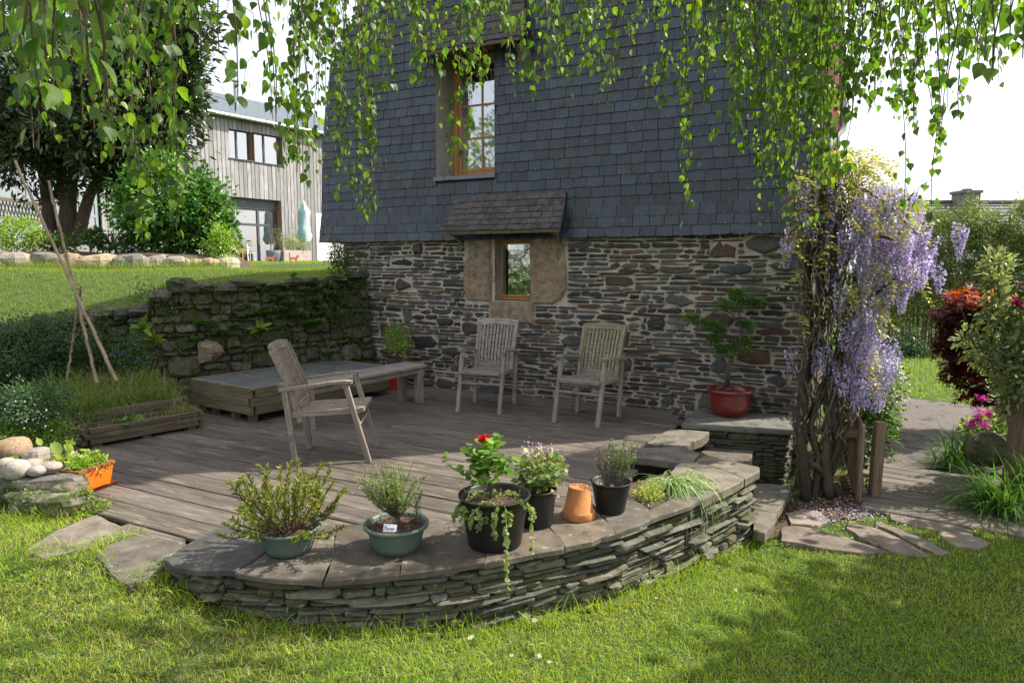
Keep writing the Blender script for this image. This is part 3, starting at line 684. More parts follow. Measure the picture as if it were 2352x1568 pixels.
tag(restS.build("further_slates", M['slate'], cladding), kind="stuff")
hk = MB()
for a, b, z, fl in SL:
    s = (a + b) / 2 + RX.uniform(-.01, .01); p = FW(s, z, .056 + fl)
    hk.add([p + FD * -.0015 + V3(0, 0, -.012), p + FD * .0015 + V3(0, 0, -.012), p + FD * .0015 + V3(0, 0, .018) + FN * .004, p - FD * .0015 + V3(0, 0, .018) + FN * .004], [(0, 1, 2, 3)], (.4, .38, .33))
tag(hk.build("slate_hooks", M['chips'], cladding), kind="stuff")
# upper window
uwp = empty("window"); uwp.parent = house; uwp.matrix_basis = house.matrix_basis.inverted() @ Matrix.Translation(Vector(FW(.54, uw[2], -.3)))
uwp["label"] = "tall oak casement window set deep in the slate wall"
ru = .36
for nm, pts, mt, fl in (("reveal", [FW(uw[0], uw[2], .05), FW(uw[0] + .03, uw[2], -ru - .1), FW(uw[0] + .03, uw[3], -ru - .1), FW(uw[0], uw[3], .05)], 'render', False),
                        ("reveal", [FW(uw[1], uw[2], .05), FW(uw[1], uw[2], -ru - .1), FW(uw[1], uw[3], -ru - .1), FW(uw[1], uw[3], .05)], 'render', True),
                        ("lintel", [FW(uw[0], uw[3], .05), FW(uw[1], uw[3], .05), FW(uw[1], uw[3], -ru - .1), FW(uw[0], uw[3], -ru - .1)], 'gate_wood', True)):
    ob = quad(nm, pts, M[mt], None, fl); ob.parent = uwp; ob.matrix_basis = (house.matrix_basis @ uwp.matrix_basis).inverted()
sill = MB(); pr = [(.075, uw[2] - .045), (.075, uw[2] + .005), (-ru, uw[2] + .03), (-ru, uw[2] - .03)]
sill.add([FW(uw[0] - .03, z, o_) for o_, z in pr] + [FW(uw[1] + .01, z, o_) for o_, z in pr], [(0, 1, 2, 3), (7, 6, 5, 4)] + [(i, 4 + i, 4 + (i + 1) % 4, (i + 1) % 4) for i in range(4)], (.2, .22, .25))
ob = sill.build("sill", M['roof_slate'], None); ob.parent = uwp; ob.matrix_basis = (house.matrix_basis @ uwp.matrix_basis).inverted()
sx0, sx1 = uw[0] + .03, uw[1] + .2
zr = [FS(1107, y, -ru)[1] for y in (316, 240, 170)]
window_set(uwp, sx0, sx1, uw[2] + .03, uw[3] - .02, -ru, .075, [FS(1107, 300, -ru)[0]], zr[:2] + [zr[1] * 2 - zr[0]])
# canopies: small slate pent roofs on brackets
def canopy(px_tl, px_tr, px_bl, px_br, outd, rows, label):
    root = empty("canopy"); root.parent = house; (st0, zt0), (st1, zt1) = FS(*px_tl, .06), FS(*px_tr, .06); (sb0, zb0), (sb1, zb1) = FS(*px_bl, outd), FS(*px_br, outd)
    zt = (zt0 + zt1) / 2; zb = (zb0 + zb1) / 2; root.matrix_basis = house.matrix_basis.inverted() @ Matrix.Translation(Vector(FW((st0 + st1) / 2, zb, .1))); root["label"] = label
    inv = (house.matrix_basis @ root.matrix_basis).inverted()
    def at(u, v_, lift=0.):          # u across 0..1, v down 0..1, slight bell-cast
        k = v_ ** 1.0; s_ = (st0 * (1 - k) + sb0 * k) * (1 - u) + (st1 * (1 - k) + sb1 * k) * u
        o_ = .055 + (outd - .055) * (.85 * k + .15 * k * k); z_ = zt + (zb - zt) * (1.12 * k - .12 * k * k)
        return FW(s_, z_ + lift, o_ + lift * .5)
    n = 12
    b = MB()
    top = [at(u / n, v_ / 4, -.012) for v_ in range(5) for u in range(n + 1)]; bot = [at(u / n, v_ / 4, -.04) for v_ in range(5) for u in range(n + 1)]
    m_ = n + 1; fs = [(r_ * m_ + c, (r_ + 1) * m_ + c, (r_ + 1) * m_ + c + 1, r_ * m_ + c + 1) for r_ in range(4) for c in range(n)]
    nb_ = len(top); b.add(top + bot, fs + [tuple(i + nb_ for i in q[::-1]) for q in fs] + [(4 * m_ + c, 4 * m_ + c + nb_, 4 * m_ + c + 1 + nb_, 4 * m_ + c + 1) for c in range(n)] + [(r_ * m_, r_ * m_ + nb_, (r_ + 1) * m_ + nb_, (r_ + 1) * m_) for r_ in range(4)] + [((r_ + 1) * m_ - 1, (r_ + 2) * m_ - 1, (r_ + 2) * m_ - 1 + nb_, (r_ + 1) * m_ - 1 + nb_) for r_ in range(4)], (.2, .16, .12))
    ob = b.build("boarding", M['gate_wood'], None); ob.parent = root; ob.matrix_basis = inv
    for r_ in range(rows):
        v0, v1 = max(0, r_ / rows - .02), (r_ + 1) / rows
        u = -RX.uniform(.02, .1) if r_ % 2 else -.01
        while u < 1:
            du = RX.uniform(.085, .13); a, c = max(u, -.012), min(u + du, 1.012); u += du
            if c - a < .02: continue
            l1, l0 = RX.uniform(.013, .018), .002
            vs = [at(a + .002, v0, l0), at(c - .002, v0, l0), at(c - .002, v1 + RX.uniform(-.008, .008), l1), at(a + .002, v1 + RX.uniform(-.008, .008), l1)]
            vs += [p - V3(0, 0, .008) for p in vs]
            k = RX.uniform(.75, 1.3); col = np.array((.072, .066, .068)) * k
            ob = MB().add(vs, [(3, 2, 1, 0), (2, 3, 7, 6), (0, 3, 7, 4)[::-1], (1, 2, 6, 5)], col).build("slate", M['roof_slate'], None); ob.parent = root; ob.matrix_basis = inv
    for u0, s_b in ((.08, 0), (.92, 1)):             # curved brackets
        p = at(u0, .98, -.045); s_ = float(np.dot(p - FA, FD)); zb_ = p[2]
        prof = [(.05, zb_ + .0), (outd * .92, zb_ - .0)] + [(.05 + (outd * .92 - .05) * (1 - math.sin(a)), zb_ - .16 * (1 - math.cos(a))) for a in np.linspace(.3, 1.5, 6)]
        prof += [(.05, zb_ - .19)]
        m2 = MB(); k = len(prof)
        m2.add([FW(s_ - .025, z_, o_) for o_, z_ in prof] + [FW(s_ + .025, z_, o_) for o_, z_ in prof], [tuple(range(k)), tuple(range(2 * k - 1, k - 1, -1))] + [(i, (i + 1) % k, k + (i + 1) % k, k + i) for i in range(k)], (.3, .25, .19))
        ob = m2.build("bracket", M['gate_wood'], None); ob.parent = root; ob.matrix_basis = inv
    return root
canopy((1060, 452), (1298, 440), (1008, 531), (1284, 527), .36, 6, "weathered slate pent roof over the small window")
canopy((950, 42), (1205, -14), (945, 129), (1192, 78), .36, 6, "weathered slate pent roof over the tall window")
# corner: pale edge board, red shutter folded back on the side wall, grey downpipe
for nm, (x0, x1), (y0, y1), o0, mt in (("corner_board", (1862, 1880), (20, 330), -.02, 'clad'),):
    a = FW(S_R + .012, 2.05, .06); b = FW(S_R + .012, 6.2, .06); ob = bar(nm, a, b, .06, .12, M[mt], None, FN); ob.parent = house; ob.matrix_basis = house.matrix_basis.inverted() @ ob.matrix_basis
p = D(1897, 95, 7.6); q = D(1905, 302, 7.6)
ob = MB().add([p, D(1925, 95, 7.75), D(1929, 300, 7.75), q] + [v_ + V3(.02, .04, 0) for v_ in (p, D(1925, 95, 7.75), D(1929, 300, 7.75), q)], [(3, 2, 1, 0), (4, 5, 6, 7), (0, 1, 5, 4), (1, 2, 6, 5), (2, 3, 7, 6), (3, 0, 4, 7)]).build("shutter", M['red_paint'], None)
ob.parent = house; ob.matrix_basis = house.matrix_basis.inverted(); ob["label"] = "dark red shutter folded back at the house corner"
ob = MB().tube([D(1935, -30, 7.9), D(1938, 280, 7.9), D(1935, 297, 7.9), D(1905, 325, 7.75), D(1898, 345, 7.7), D(1896, 640, 7.7)], .045, 10).build("downpipe", M['zinc'], None, smooth_=True); ob.parent = house; ob.matrix_basis = house.matrix_basis.inverted()

# ================================================================ WALLS, SLABS, STEPS
class Path:
    def __init__(s, pts, side):
        s.P = np.asarray(pts, float); d = np.diff(s.P, axis=0); s.L = np.concatenate([[0], np.cumsum(np.linalg.norm(d, axis=1))]); s.side = side
    def __call__(s, a):
        a = np.clip(a, 0, s.L[-1]); x = np.interp(a, s.L, s.P[:, 0]); y = np.interp(a, s.L, s.P[:, 1])
        e = .12; t = np.array([np.interp(a + e, s.L, s.P[:, 0]) - np.interp(a - e, s.L, s.P[:, 0]), np.interp(a + e, s.L, s.P[:, 1]) - np.interp(a - e, s.L, s.P[:, 1])]); t = t / max(np.linalg.norm(t), 1e-9)
        return np.array([x, y]), np.array([t[1], -t[0]]) * s.side
def blob(mb, c, r, col, seg=12, ring=8, p=2.6, noise=.12, rz=0., flat_top=False):
    c = np.asarray(c, float); ph = [RX.uniform(0, 6) for _ in range(6)]; vs = []; ca, sa = math.cos(rz), math.sin(rz)
    for i in range(ring + 1):
        th = math.pi * i / ring
        for j in range(seg):
            a = 2 * math.pi * j / seg; d = np.array([math.sin(th) * math.cos(a), math.sin(th) * math.sin(a), math.cos(th)])
            k = (np.abs(d) ** p).sum() ** (-1 / p); q = d * k
            q = q * (1 + noise * (math.sin(3 * d[0] + ph[0]) + math.sin(4 * d[1] + ph[1]) + math.sin(3.5 * d[2] + ph[2] + 2 * d[0]) + .5 * math.sin(8 * d[0] + 7 * d[1] + ph[3])) / 2)
            q = q * np.asarray(r); vs.append(c + np.array([q[0] * ca - q[1] * sa, q[0] * sa + q[1] * ca, q[2]]))
    fs = [(i * seg + j, (i + 1) * seg + j, (i + 1) * seg + (j + 1) % seg, i * seg + (j + 1) % seg) for i in range(ring) for j in range(seg)]
    return mb.add(vs, fs, col)

# ---- mossy retaining wall
rpath = Path(RW, 1.)
if np.dot(rpath(1.)[1], [1, -1]) < 0: rpath.side = -1.
rtop = lambda a: np.interp(a, rpath.L, RW_TOP) + .03 * np.sin(3.3 * np.asarray(a)) + .02 * np.sin(8.1 * np.asarray(a))
def RWm(s, z, o):
    p, n = rpath(s); q = p + n * (o + .10 * (1.3 - z) - .06 + .03 * math.sin(2.2 * s + 3 * z)); return np.array([q[0], q[1], z])
rwall = empty("retaining_wall", (-3.8, 8.5, 0), "old mossy dry-stone retaining wall holding the raised lawn", "wall")
LR = rpath.L[-1]; aa = np.linspace(0, LR, 90); mb = MB(); vs = []
for a in aa:
    tz = float(rtop(a))
    for z in np.linspace(-.3, 1, 8): vs.append(RWm(a, -.3 + (tz + .3) * (z + .3) / 1.3, .0))
    p, n = rpath(a); q = p - n * .3; vs.append((q[0], q[1], tz + .01))
mb.add(vs, [(i * 9 + j, (i + 1) * 9 + j, (i + 1) * 9 + j + 1, i * 9 + j + 1) for i in range(89) for j in range(8)], (.045, .042, .028)).build("earth_core", M['soil'], rwall)
RCOL = np.array([(.085, .075, .065), (.07, .06, .05), (.11, .095, .08), (.075, .05, .042), (.10, .085, .06), (.13, .115, .095)])
rs = pack2(LR, 1.75, ((.22, .5), (.15, .3)), (.07, .17), lambda s, z: (z - .12) > rtop(s) - .02, cell=.015, nbig=70, wr=(.14, .42))
for s, z, w_, h in rs:
    z -= .12
    if w_ < .05 or h < .03: continue
    stone_add(MB(), RWm, s, z, w_ * .96, h * .95, RX.uniform(.04, .10), np.array(RX.choice(RCOL)) * RX.uniform(.75, 1.35), back=-.05, taper=.6, jag=.07, tilt=.08).build("stone", M['mossy_stone'], rwall)
a = .05
while a < 7:                                   # flat capping stones
    w_ = RX.uniform(.14, .42); p, n = rpath(a + w_ / 2); tz = float(rtop(a + w_ / 2)) + RX.uniform(-.07, .02); t = np.array([n[1], -n[0]]) 
    blob(MB(), (p[0] - n[0] * .09, p[1] - n[1] * .09, tz + .02), (w_ * .53, .2, RX.uniform(.035, .11)), np.array(RX.choice(RCOL)) * RX.uniform(.9, 1.4), 12, 6, 2.5, .26, math.atan2(t[1], t[0]) + RX.uniform(-.08, .08)).build("capping_stone", M['mossy_stone'], rwall)
    a += w_ * .97
# the pale round boulder that stands out in the wall
q = D(480, 808, 8.35); blob(MB(), q, (.15, .09, .12), (.22, .165, .11), 12, 8, 3.4, .26).build("stone", M['boulder'], rwall)

# ---- low curved garden wall with slate coping
low = empty("garden_wall", (.3, 4.1, -.3), "low curved dry-stone wall of thin slate courses with flat coping along the deck", "wall")
lowpts = np.vstack([W(300, 1345, -.05)[:2][None] * 0 + np.array([[-2.02, 3.75]]), OUTC, np.array([[1.80, 5.52], [1.62, 5.78]])])
lpath = Path(lowpts, 1.)
if np.dot(lpath(1.5)[1], [0, -1]) < 0: lpath.side = -1.
def LWm(s, z, o):
    p, n = lpath(s); q = p + n * (o - .055 + .02 * (.1 - z)); return np.array([q[0], q[1], z])
LL = lpath.L[-1]; vs = []; aa = np.linspace(0, LL, 70)
for a in aa:
    for z in (-.62, -.3, .045): vs.append(LWm(a, z, -.02))
MB().add(vs, [(i * 3 + j, (i + 1) * 3 + j, (i + 1) * 3 + j + 1, i * 3 + j + 1) for i in range(69) for j in (0, 1)], (.03, .03, .026)).build("core", M['soil'], low)
LCOL = np.array([(.10, .10, .078), (.08, .08, .066), (.125, .12, .092), (.10, .10, .062), (.07, .066, .058), (.15, .135, .10), (.095, .085, .05)])
ls = pack2(LL, .64, ((.1, .24), (.05, .08)), (.02, .05), None, cell=.008, nbig=18, wr=(.08, .46))
def gz_at(s): p, n = lpath(s); return float(ground_z(*(p + n * .05)))
ls = [(s, z - .59, w_, h) for s, z, w_, h in ls if z - .59 + h / 2 > gz_at(s) - .03]
ls.sort(key=lambda q: -q[2] * q[3] / np.sum((LWm(q[0], q[1], 0) - CAM) ** 2)); rest = MB()
for k, (s, z, w_, h) in enumerate(ls):
    if w_ < .02: continue
    mb = MB() if k < 300 else rest; p, _n = lpath(s)
    col = np.array(RX.choice(LCOL)) * RX.uniform(.75, 1.4)
    stone_add(mb, LWm, s, z, w_ * .985, h * .93, RX.uniform(.02, .075) * (1.1 if RX.random() < .25 else .75), col, back=-.04, taper=.1, jag=.09, tilt=.05)
    if k < 300: mb.build("stone", M['schist'], low)
if rest.v: tag(rest.build("small_stones", M['schist'], low), kind="stuff")
def slab(px, z, th, col, parent, name="coping_slab", mat='coping', jit=.012, inset=.006):
    P = [W(x, y, z)[:2] for x, y in px]; Q = []; c_ = np.mean(P, 0); P = [p + unit(np.append(p - c_, 0))[:2] * .007 for p in P]
    for i in range(len(P)):
        a, b = P[i], P[(i + 1) % len(P)]; L_ = np.linalg.norm(b - a); n = max(1, int(L_ / .09))
        for k in range(n):
            t = k / n; Q.append(a + (b - a) * t + (np.array([RX.gauss(0, 1), RX.gauss(0, 1)]) * jit * .5 if k else 0))
    return MB().prism(ccw(Q), z - th, z + RX.uniform(-.003, .003), np.array(col) * .74 * np.array([1.05, 1., .93]) * RX.uniform(.82, 1.18), inset).build(name, M[mat], parent)
C0 = (.135, .118, .098)
for px, z, th, c in (
    ([(383, 1285), (417, 1258), (493, 1215), (585, 1200), (612, 1255), (606, 1268), (541, 1308), (460, 1308), (397, 1298)], .085, .032, (.085, .083, .083)),
    ([(543, 1312), (609, 1271), (617, 1256), (590, 1200), (700, 1196), (765, 1205), (768, 1262), (742, 1320), (738, 1331), (640, 1326)], .082, .032, (.135, .125, .11)),
    ([(747, 1332), (772, 1264), (770, 1205), (920, 1202), (925, 1275), (916, 1317), (850, 1325)], .084, .032, C0),
    ([(921, 1317), (929, 1274), (924, 1202), (1080, 1192), (1110, 1240), (1113, 1289), (1030, 1303)], .082, .032, C0),
    ([(1114, 1293), (1114, 1240), (1085, 1192), (1230, 1178), (1262, 1215), (1297, 1246), (1290, 1259), (1200, 1275)], .084, .032, (.19, .165, .135)),
    ([(1299, 1253), (1267, 1214), (1236, 1178), (1350, 1150), (1385, 1190), (1409, 1214), (1412, 1225)], .082, .035, (.185, .16, .13)),
    ([(1415, 1223), (1391, 1188), (1357, 1150), (1405, 1126), (1448, 1141), (1488, 1166), (1490, 1192)], .084, .035, (.16, .15, .13)),
    ([(1493, 1192), (1492, 1170), (1530, 1152), (1580, 1128), (1612, 1146), (1560, 1168)], .08, .032, (.17, .155, .13)),
    ([(1560, 1064), (1596, 1061), (1668, 1082), (1707, 1099), (1690, 1111), (1614, 1147), (1582, 1124), (1540, 1085)], .08, .06, (.20, .185, .155)),
    ([(1598, 1059), (1617, 1045), (1690, 1060), (1742, 1071), (1743, 1080), (1711, 1098), (1670, 1080)], .082, .065, (.215, .195, .16)),
    ([(1436, 1048), (1452, 1029), (1570, 1026), (1606, 1042), (1593, 1058), (1558, 1061), (1500, 1053)], .07, .06, (.175, .16, .14)),
): slab(px, z, th, c, low)
slab([(1486, 1018), (1539, 984), (1628, 991), (1611, 1005), (1590, 1014), (1577, 1024)], .02, .09, (.18, .165, .145), low)
MB().prism(ccw([p for p in [W(1570, 1060, .02)[:2], W(1430, 1130, .02)[:2], W(1500, 1170, .02)[:2], W(1600, 1130, .02)[:2], W(1690, 1080, .02)[:2], W(1610, 1035, .02)[:2], W(1470, 1032, .02)[:2]]]), -.5, .012, (.05, .045, .04)).build("core", M['soil'], low)
# planting pocket in the coping
MB().prism(ccw([W(x, y, .06)[:2] for x, y in [(1450, 1142), (1415, 1118), (1545, 1085), (1582, 1124), (1530, 1152), (1493, 1168)]]), -.2, .062, (.06, .045, .032)).build("soil_pocket", M['soil'], low)
# flat slabs at lawn level, left of the wall
gs = empty("paving_slabs", W(250, 1270), "two flat grey flagstones set in grass at the deck edge", "paving", kind="structure")
slab([(57, 1262), (130, 1217), (222, 1181), (268, 1203), (306, 1224), (205, 1256), (100, 1277)], .012, .06, (.20, .175, .155), gs, "flagstone")
slab([(222, 1278), (250, 1252), (312, 1229), (420, 1243), (440, 1270), (385, 1292), (300, 1346), (275, 1330)], .014, .06, (.185, .165, .15), gs, "flagstone")
# steps down at the right end
st = empty("stone_steps", (1.9, 5.6, -.45), "worn slate steps leading down beside the curved wall", "steps")
slab([(1604, 1040), (1632, 1027), (1730, 1034), (1724, 1066), (1690, 1062)], -.17, .2, (.15, .14, .12), st, "tread")
slab([(1731, 1128), (1733, 1112), (1770, 1110), (1816, 1117), (1805, 1142)], -.33, .08, (.19, .175, .15), st, "tread")
slab([(1731, 1166), (1731, 1129), (1804, 1143), (1786, 1178)], -.332, .07, (.2, .185, .16), st, "tread")
slab([(1731, 1216), (1731, 1168), (1785, 1179), (1770, 1207), (1757, 1223), (1742, 1220)], -.334, .07, (.195, .18, .155), st, "tread")
MB().prism(ccw([W(x, y, -.4)[:2] for x, y in [(1735, 1125), (1800, 1130), (1775, 1195), (1740, 1200)]]), -.6, -.42, (.1, .09, .08)).build("base", M['schist'], st)
# plinth carrying the bonsai
pl = empty("stone_plinth", (2.3, 7, -.45), "slate plinth against the house under the red bonsai pot", "plinth")
pa, pb = W(1568, 970, .07)[:2], W(1818, 986, .07)[:2]; pc = pb + np.array([.32, .62]); pd = pa + np.array([.32, .55])
ppath = Path(np.array([pa + (pa - pd) * -.3, pa, pb, pc]), 1.)
if np.dot(ppath(.9)[1], [0, -1]) < 0: ppath.side = -1.
def PMm(s, z, o): p, n = ppath(s); q = p + n * (o - .05 - .05 * max(0, -z) * 1.2); return np.array([q[0], q[1], z])
vs = []
for a in np.linspace(0, ppath.L[-1], 20):
    for z in (-.6, 0, .02): vs.append(PMm(a, z, -.02))
MB().add(vs, [(i * 3 + j, (i + 1) * 3 + j, (i + 1) * 3 + j + 1, i * 3 + j + 1) for i in range(19) for j in (0, 1)], (.03, .03, .026)).build("core", M['soil'], pl)
for s, z, w_, h in pack2(ppath.L[-1], .6, ((.2, .4), (.05, .08)), (.02, .045), None, cell=.01, nbig=6, wr=(.15, .5)):
    stone_add(MB(), PMm, s, z - .58, w_ * .99, h * .92, RX.uniform(.02, .05), np.array(RX.choice(LCOL)) * RX.uniform(.7, 1.2), back=-.04, taper=.1, jag=.08).build("stone", M['schist'], pl)
Q = [pa + (-.02, -.03), pb + (.02, -.02), pc + (.02, .05), pd + (0, .15)]
MB().prism(ccw(Q), .018, .072, (.14, .135, .12), .015).build("top_slab", M['coping'], pl)

# ---- stepping stones across the grass
GROUND_R = -.455
for k, (px, c) in enumerate((([(690, 490), (780, 483), (900, 500), (1120, 560), (1390, 655), (1360, 678), (1240, 672), (1000, 640), (830, 605), (680, 585)], "broad grey stepping stone at the foot of the steps"),
      ([(1150, 450), (1330, 500), (1520, 585), (1700, 690), (1600, 692), (1480, 665), (1300, 600), (1130, 500)], "long narrow stepping stone between strips of grass"),
      ([(1340, 455), (1560, 530), (1700, 600), (1840, 670), (1745, 680), (1600, 610), (1440, 520), (1330, 480)], "slender grey stepping stone beside the middle grass strip"),
      ([(1430, 400), (1600, 415), (1830, 460), (2010, 520), (1990, 548), (1800, 520), (1600, 480), (1440, 440)], "stepping stone lying along the end of the boardwalk"),
      ([(1760, 520), (1900, 540), (2050, 570), (2110, 610), (2040, 642), (1880, 622), (1800, 570)], "cracked stepping stone near the strappy green clump"),
      ([(720, 400), (820, 372), (920, 378), (1015, 440), (930, 482), (750, 470)], "stepping stone among fallen wisteria petals"))):
    px = [(1568 + x / 3, 1045 + y / 3) for x, y in px]; c0 = W(*np.mean(px, 0), GROUND_R)
    e = empty("stepping_stone", c0, c, "stepping stone", "stepping stones by the gate")
    zz_ = max(float(ground_z(*W(*q, GROUND_R)[:2])) for q in px) + .014
    o = slab(px, zz_, .06, (.24, .205, .175), None, "stepping_stone_top", jit=.02)
    o.name = "stone_face"; o.parent = e; o.matrix_basis = e.matrix_basis.inverted()
# ---- boardwalk of old planks
bw = empty("boardwalk", W(2110, 1130, -.46), "short weathered plank boardwalk joining gravel path and garden", "boardwalk", kind="structure")
b0, b1 = W(2000, 1062, -.43), W(2000, 1172, -.43); ddir = unit(W(2213, 1092, -.43) - W(2050, 1068, -.43)); nb = 9
for k in range(nb):
    t = (k + .5) / nb; p = b0 * (1 - t) + b1 * t; wv = np.linalg.norm(b1 - b0) / nb
    bar("plank", p - ddir * RX.uniform(.0, .1), p + ddir * (1.08 + RX.uniform(-.05, .1)), wv * .93, .04, M['deck'], None, ch=.008)
    o = COL.objects[-1]; o.parent = bw; o.matrix_basis = bw.matrix_basis.inverted() @ o.matrix_basis
# ---- rockery of pale boulders on the upper lawn
for k, (x, y, w_, h, c, lab) in enumerate(((37, 597, 73, 35, (.36, .30, .25), "long pale pinkish block at the end of the rockery under the bright bush"), (110, 590, 66, 18, (.20, .18, .16), "flat grey rockery slab behind the bamboo canes"), (168, 590, 34, 18, (.33, .24, .15), "small tan stone on top of the rockery"),
      (226, 602, 88, 36, (.46, .36, .22), "large sunlit golden boulder in the rockery"), (108, 608, 34, 17, (.25, .22, .17), "small rockery stone tucked under the flat grey slab"), (154, 615, 62, 28, (.46, .40, .30), "pale low boulder at the foot of the golden boulder"),
      (305, 598, 66, 30, (.21, .20, .18), "grey lichened boulder next to the golden boulder"), (280, 610, 30, 17, (.33, .28, .2), "small wedge stone between golden and grey boulders"), (362, 596, 52, 21, (.31, .26, .22), "flat brownish boulder below the big-leaved bush"),
      (403, 602, 56, 21, (.34, .31, .26), "flat pale boulder beside the brownish one"), (362, 614, 38, 17, (.42, .40, .34), "low whitish stone half buried in grass"), (453, 611, 34, 32, (.40, .28, .18), "upright tan block in the rockery"),
      (486, 612, 38, 34, (.43, .31, .2), "cube-like tan block beside the upright one"), (522, 607, 48, 28, (.46, .42, .30), "yellowish boulder ending the rockery near the terrace"))):
    Y = 14.3 + .2 * (k % 3); p = D(x, y, Y); s_ = Y / FPX
    zb = float(up_z(p[0], Y)); top = p[2] + h / 2 * s_; zc = (top + zb - .1) / 2
    blob(MB(), (p[0], Y, zc), (w_ / 2 * s_, .3, max(.08, top - zc)), np.array(c) * .8, 12, 8, 3.2, .13).build("boulder", M['boulder'], None, smooth_=False)
    tag(COL.objects[-1], lab, "boulder", "rockery boulders on the raised lawn")
# soil bank behind the rockery
bank = MB(); vs = []
for X_ in np.linspace(-17, -6.3, 30):
    for j, (dy, dz) in enumerate(((0, -.15), (.15, .3), (1.2, .36), (3, .38), (4.2, -.2))): vs.append((X_, 14.5 + dy, float(up_z(X_, 14.5)) + dz + .04 * math.sin(3 * X_ + j) - .5 * smooth(-7.2, -6.3, X_)))
bank.add(vs, [(i * 5 + j, (i + 1) * 5 + j, (i + 1) * 5 + j + 1, i * 5 + j + 1) for i in range(29) for j in range(4)])
tag(bank.build("flower_bed", M['soil']), "planting bed of bare soil behind the rockery", "flower bed", kind="structure")
# ---- stone pile by the deck
pile = [  # px centre, size px (w,h), depth Y, colour, label, kind
    (90, 1105, 205, 34, 4.85, (.16, .145, .13), "broad flat slab carrying the pebbles of the stone pile", 5.),
    (150, 1128, 85, 36, 4.72, (.17, .13, .11), "rough dark lump wedged under the flat slab by the orange trough", 3.),
    (60, 1132, 90, 30, 4.78, (.14, .13, .11), "grey stone under the left end of the flat slab", 3.),
    (112, 1158, 170, 52, 4.6, (.20, .175, .13), "long mossy base stone of the pile beside the deck", 4.),
    (28, 1029, 78, 52, 5.15, (.33, .22, .13), "rounded rusty-brown boulder on the stone pile", 2.4),
    (85, 1045, 52, 38, 5.05, (.30, .27, .23), "angular grey stone behind the pebbles", 2.8),
    (16, 1072, 46, 46, 4.95, (.36, .33, .28), "pale egg-shaped pebble at the edge of the pile", 2.1),
    (40, 1078, 60, 48, 4.8, (.38, .35, .30), "speckled pale round pebble on the flat slab", 2.1),
    (72, 1066, 48, 28, 4.92, (.35, .29, .23), "smooth buff pebble behind the speckled one", 2.1),
    (88, 1080, 40, 26, 4.82, (.33, .31, .29), "grey oval pebble between buff and pinkish ones", 2.1),
    (118, 1070, 44, 24, 4.88, (.34, .28, .24), "pinkish oval pebble on the flat slab", 2.1)]
for x, y, w_, h, Y, c, lab, pw in pile:
    p = D(x, y, Y); s_ = Y / FPX
    blob(MB(), p, (w_ / 2 * s_, max(.07, min(w_, 90) / 2 * s_ * .9), h / 2 * s_), np.array(c) * .95, 16, 10, pw, .08 if pw < 2.5 else .13, RX.uniform(-.2, .2)).build("stone", M['boulder'] if pw < 3 else M['mossy_stone'], None, smooth_=pw < 2.5)
    tag(COL.objects[-1], lab, "stone", "stones piled beside the deck")

# ================================================================ FURNITURE
def child(ob, par, world=False):
    ob.parent = par
    if world: ob.matrix_basis = par.matrix_basis.inverted() @ ob.matrix_basis
    return ob
def chair(label, loc, fwd, mat, lean=.0):
    """reclining garden armchair; local +y is the way it faces"""
    mb_ = M["teak"] if mat == "teak_green" else M[mat]; t = empty("garden_chair", loc, label, "chair", "weathered teak garden armchairs on the deck", rz=math.atan2(fwd[1], fwd[0]) - math.pi / 2); m = M[mat]
    hw = .255
    for sx in (-1, 1):
        x = sx * hw
        child(bar("leg", (x, -.30, 0), (x, -.375, .64), .045, .05, mb_, None, (0, 1, 0)), t)                 # rear leg
        child(bar("leg", (x, .325, 0), (x, .14, .69), .045, .045, mb_, None, (0, 1, 0)), t)                  # front leg, raked
        plank_curve("armrest", [(x * 1.04, -.42, .645), (x * 1.05, -.25, .668), (x * 1.06, -.02, .70), (x * 1.06, .14, .715), (x * 1.05, .2, .71)], .062, .024, mb_, t)
        child(bar("seat_rail", (x * .93, -.33, .425), (x * .93, .255, .455), .028, .05, mb_, None), t)
        plank_curve("back_stile", [(x * .9, -.255, .36), (x * .9, -.29, .5), (x * .93, -.345, .68), (x * .95, -.41, .84), (x * .97, -.475, .99)], .034, .05, m, t)
    plank_curve("top_rail", [(-.262, -.472, .985), (-.13, -.492, 1.0), (0, -.5, 1.005), (.13, -.492, 1.0), (.262, -.472, .985)], .028, .08, m, t, (0, .9, .42))
    child(bar("lower_rail", (-.22, -.29, .48), (.22, -.29, .48), .022, .07, mb_, None), t)
    n = 11
    for i in range(n):
        x = -.205 + .41 * i / (n - 1); bow = -.02 * (1 - (x / .2) ** 2)
        plank_curve("slat", [(x, -.292 + bow, .5), (x * 1.03, -.335 + bow, .65), (x * 1.05, -.395 + bow, .81), (x * 1.07, -.465 + bow, .97)], .027, .014, m, t)
    for i in range(10):
        x = -.2 + .4 * i / 9; plank_curve("seat_slat", [(x, -.3, .447), (x, -.05, .452), (x, .2, .477), (x, .265, .474)], .034, .016, mb_, t)
    child(bar("front_rail", (-.245, .265, .462), (.245, .265, .462), .05, .038, mb_, None), t)
    child(bar("seat_rail", (-.23, .205, .425), (.23, .205, .425), .024, .055, mb_, None), t)
    child(bar("stretcher", (-.24, .238, .325), (.24, .238, .325), .022, .05, mb_, None, (0, 1, 1)), t)
    return t
chair("weathered grey teak armchair standing sideways beside the long bench", (-1.585, 6.03, 0), (1, .06), 'teak')
chair("bleached grey teak armchair against the stone wall below the small window", (-.30, 8.07, 0), (-.274, -.96), 'teak')
chair("greenish algae-stained teak armchair against the stone wall", (.84, 7.46, 0), (-.49, -.87), 'teak_green')

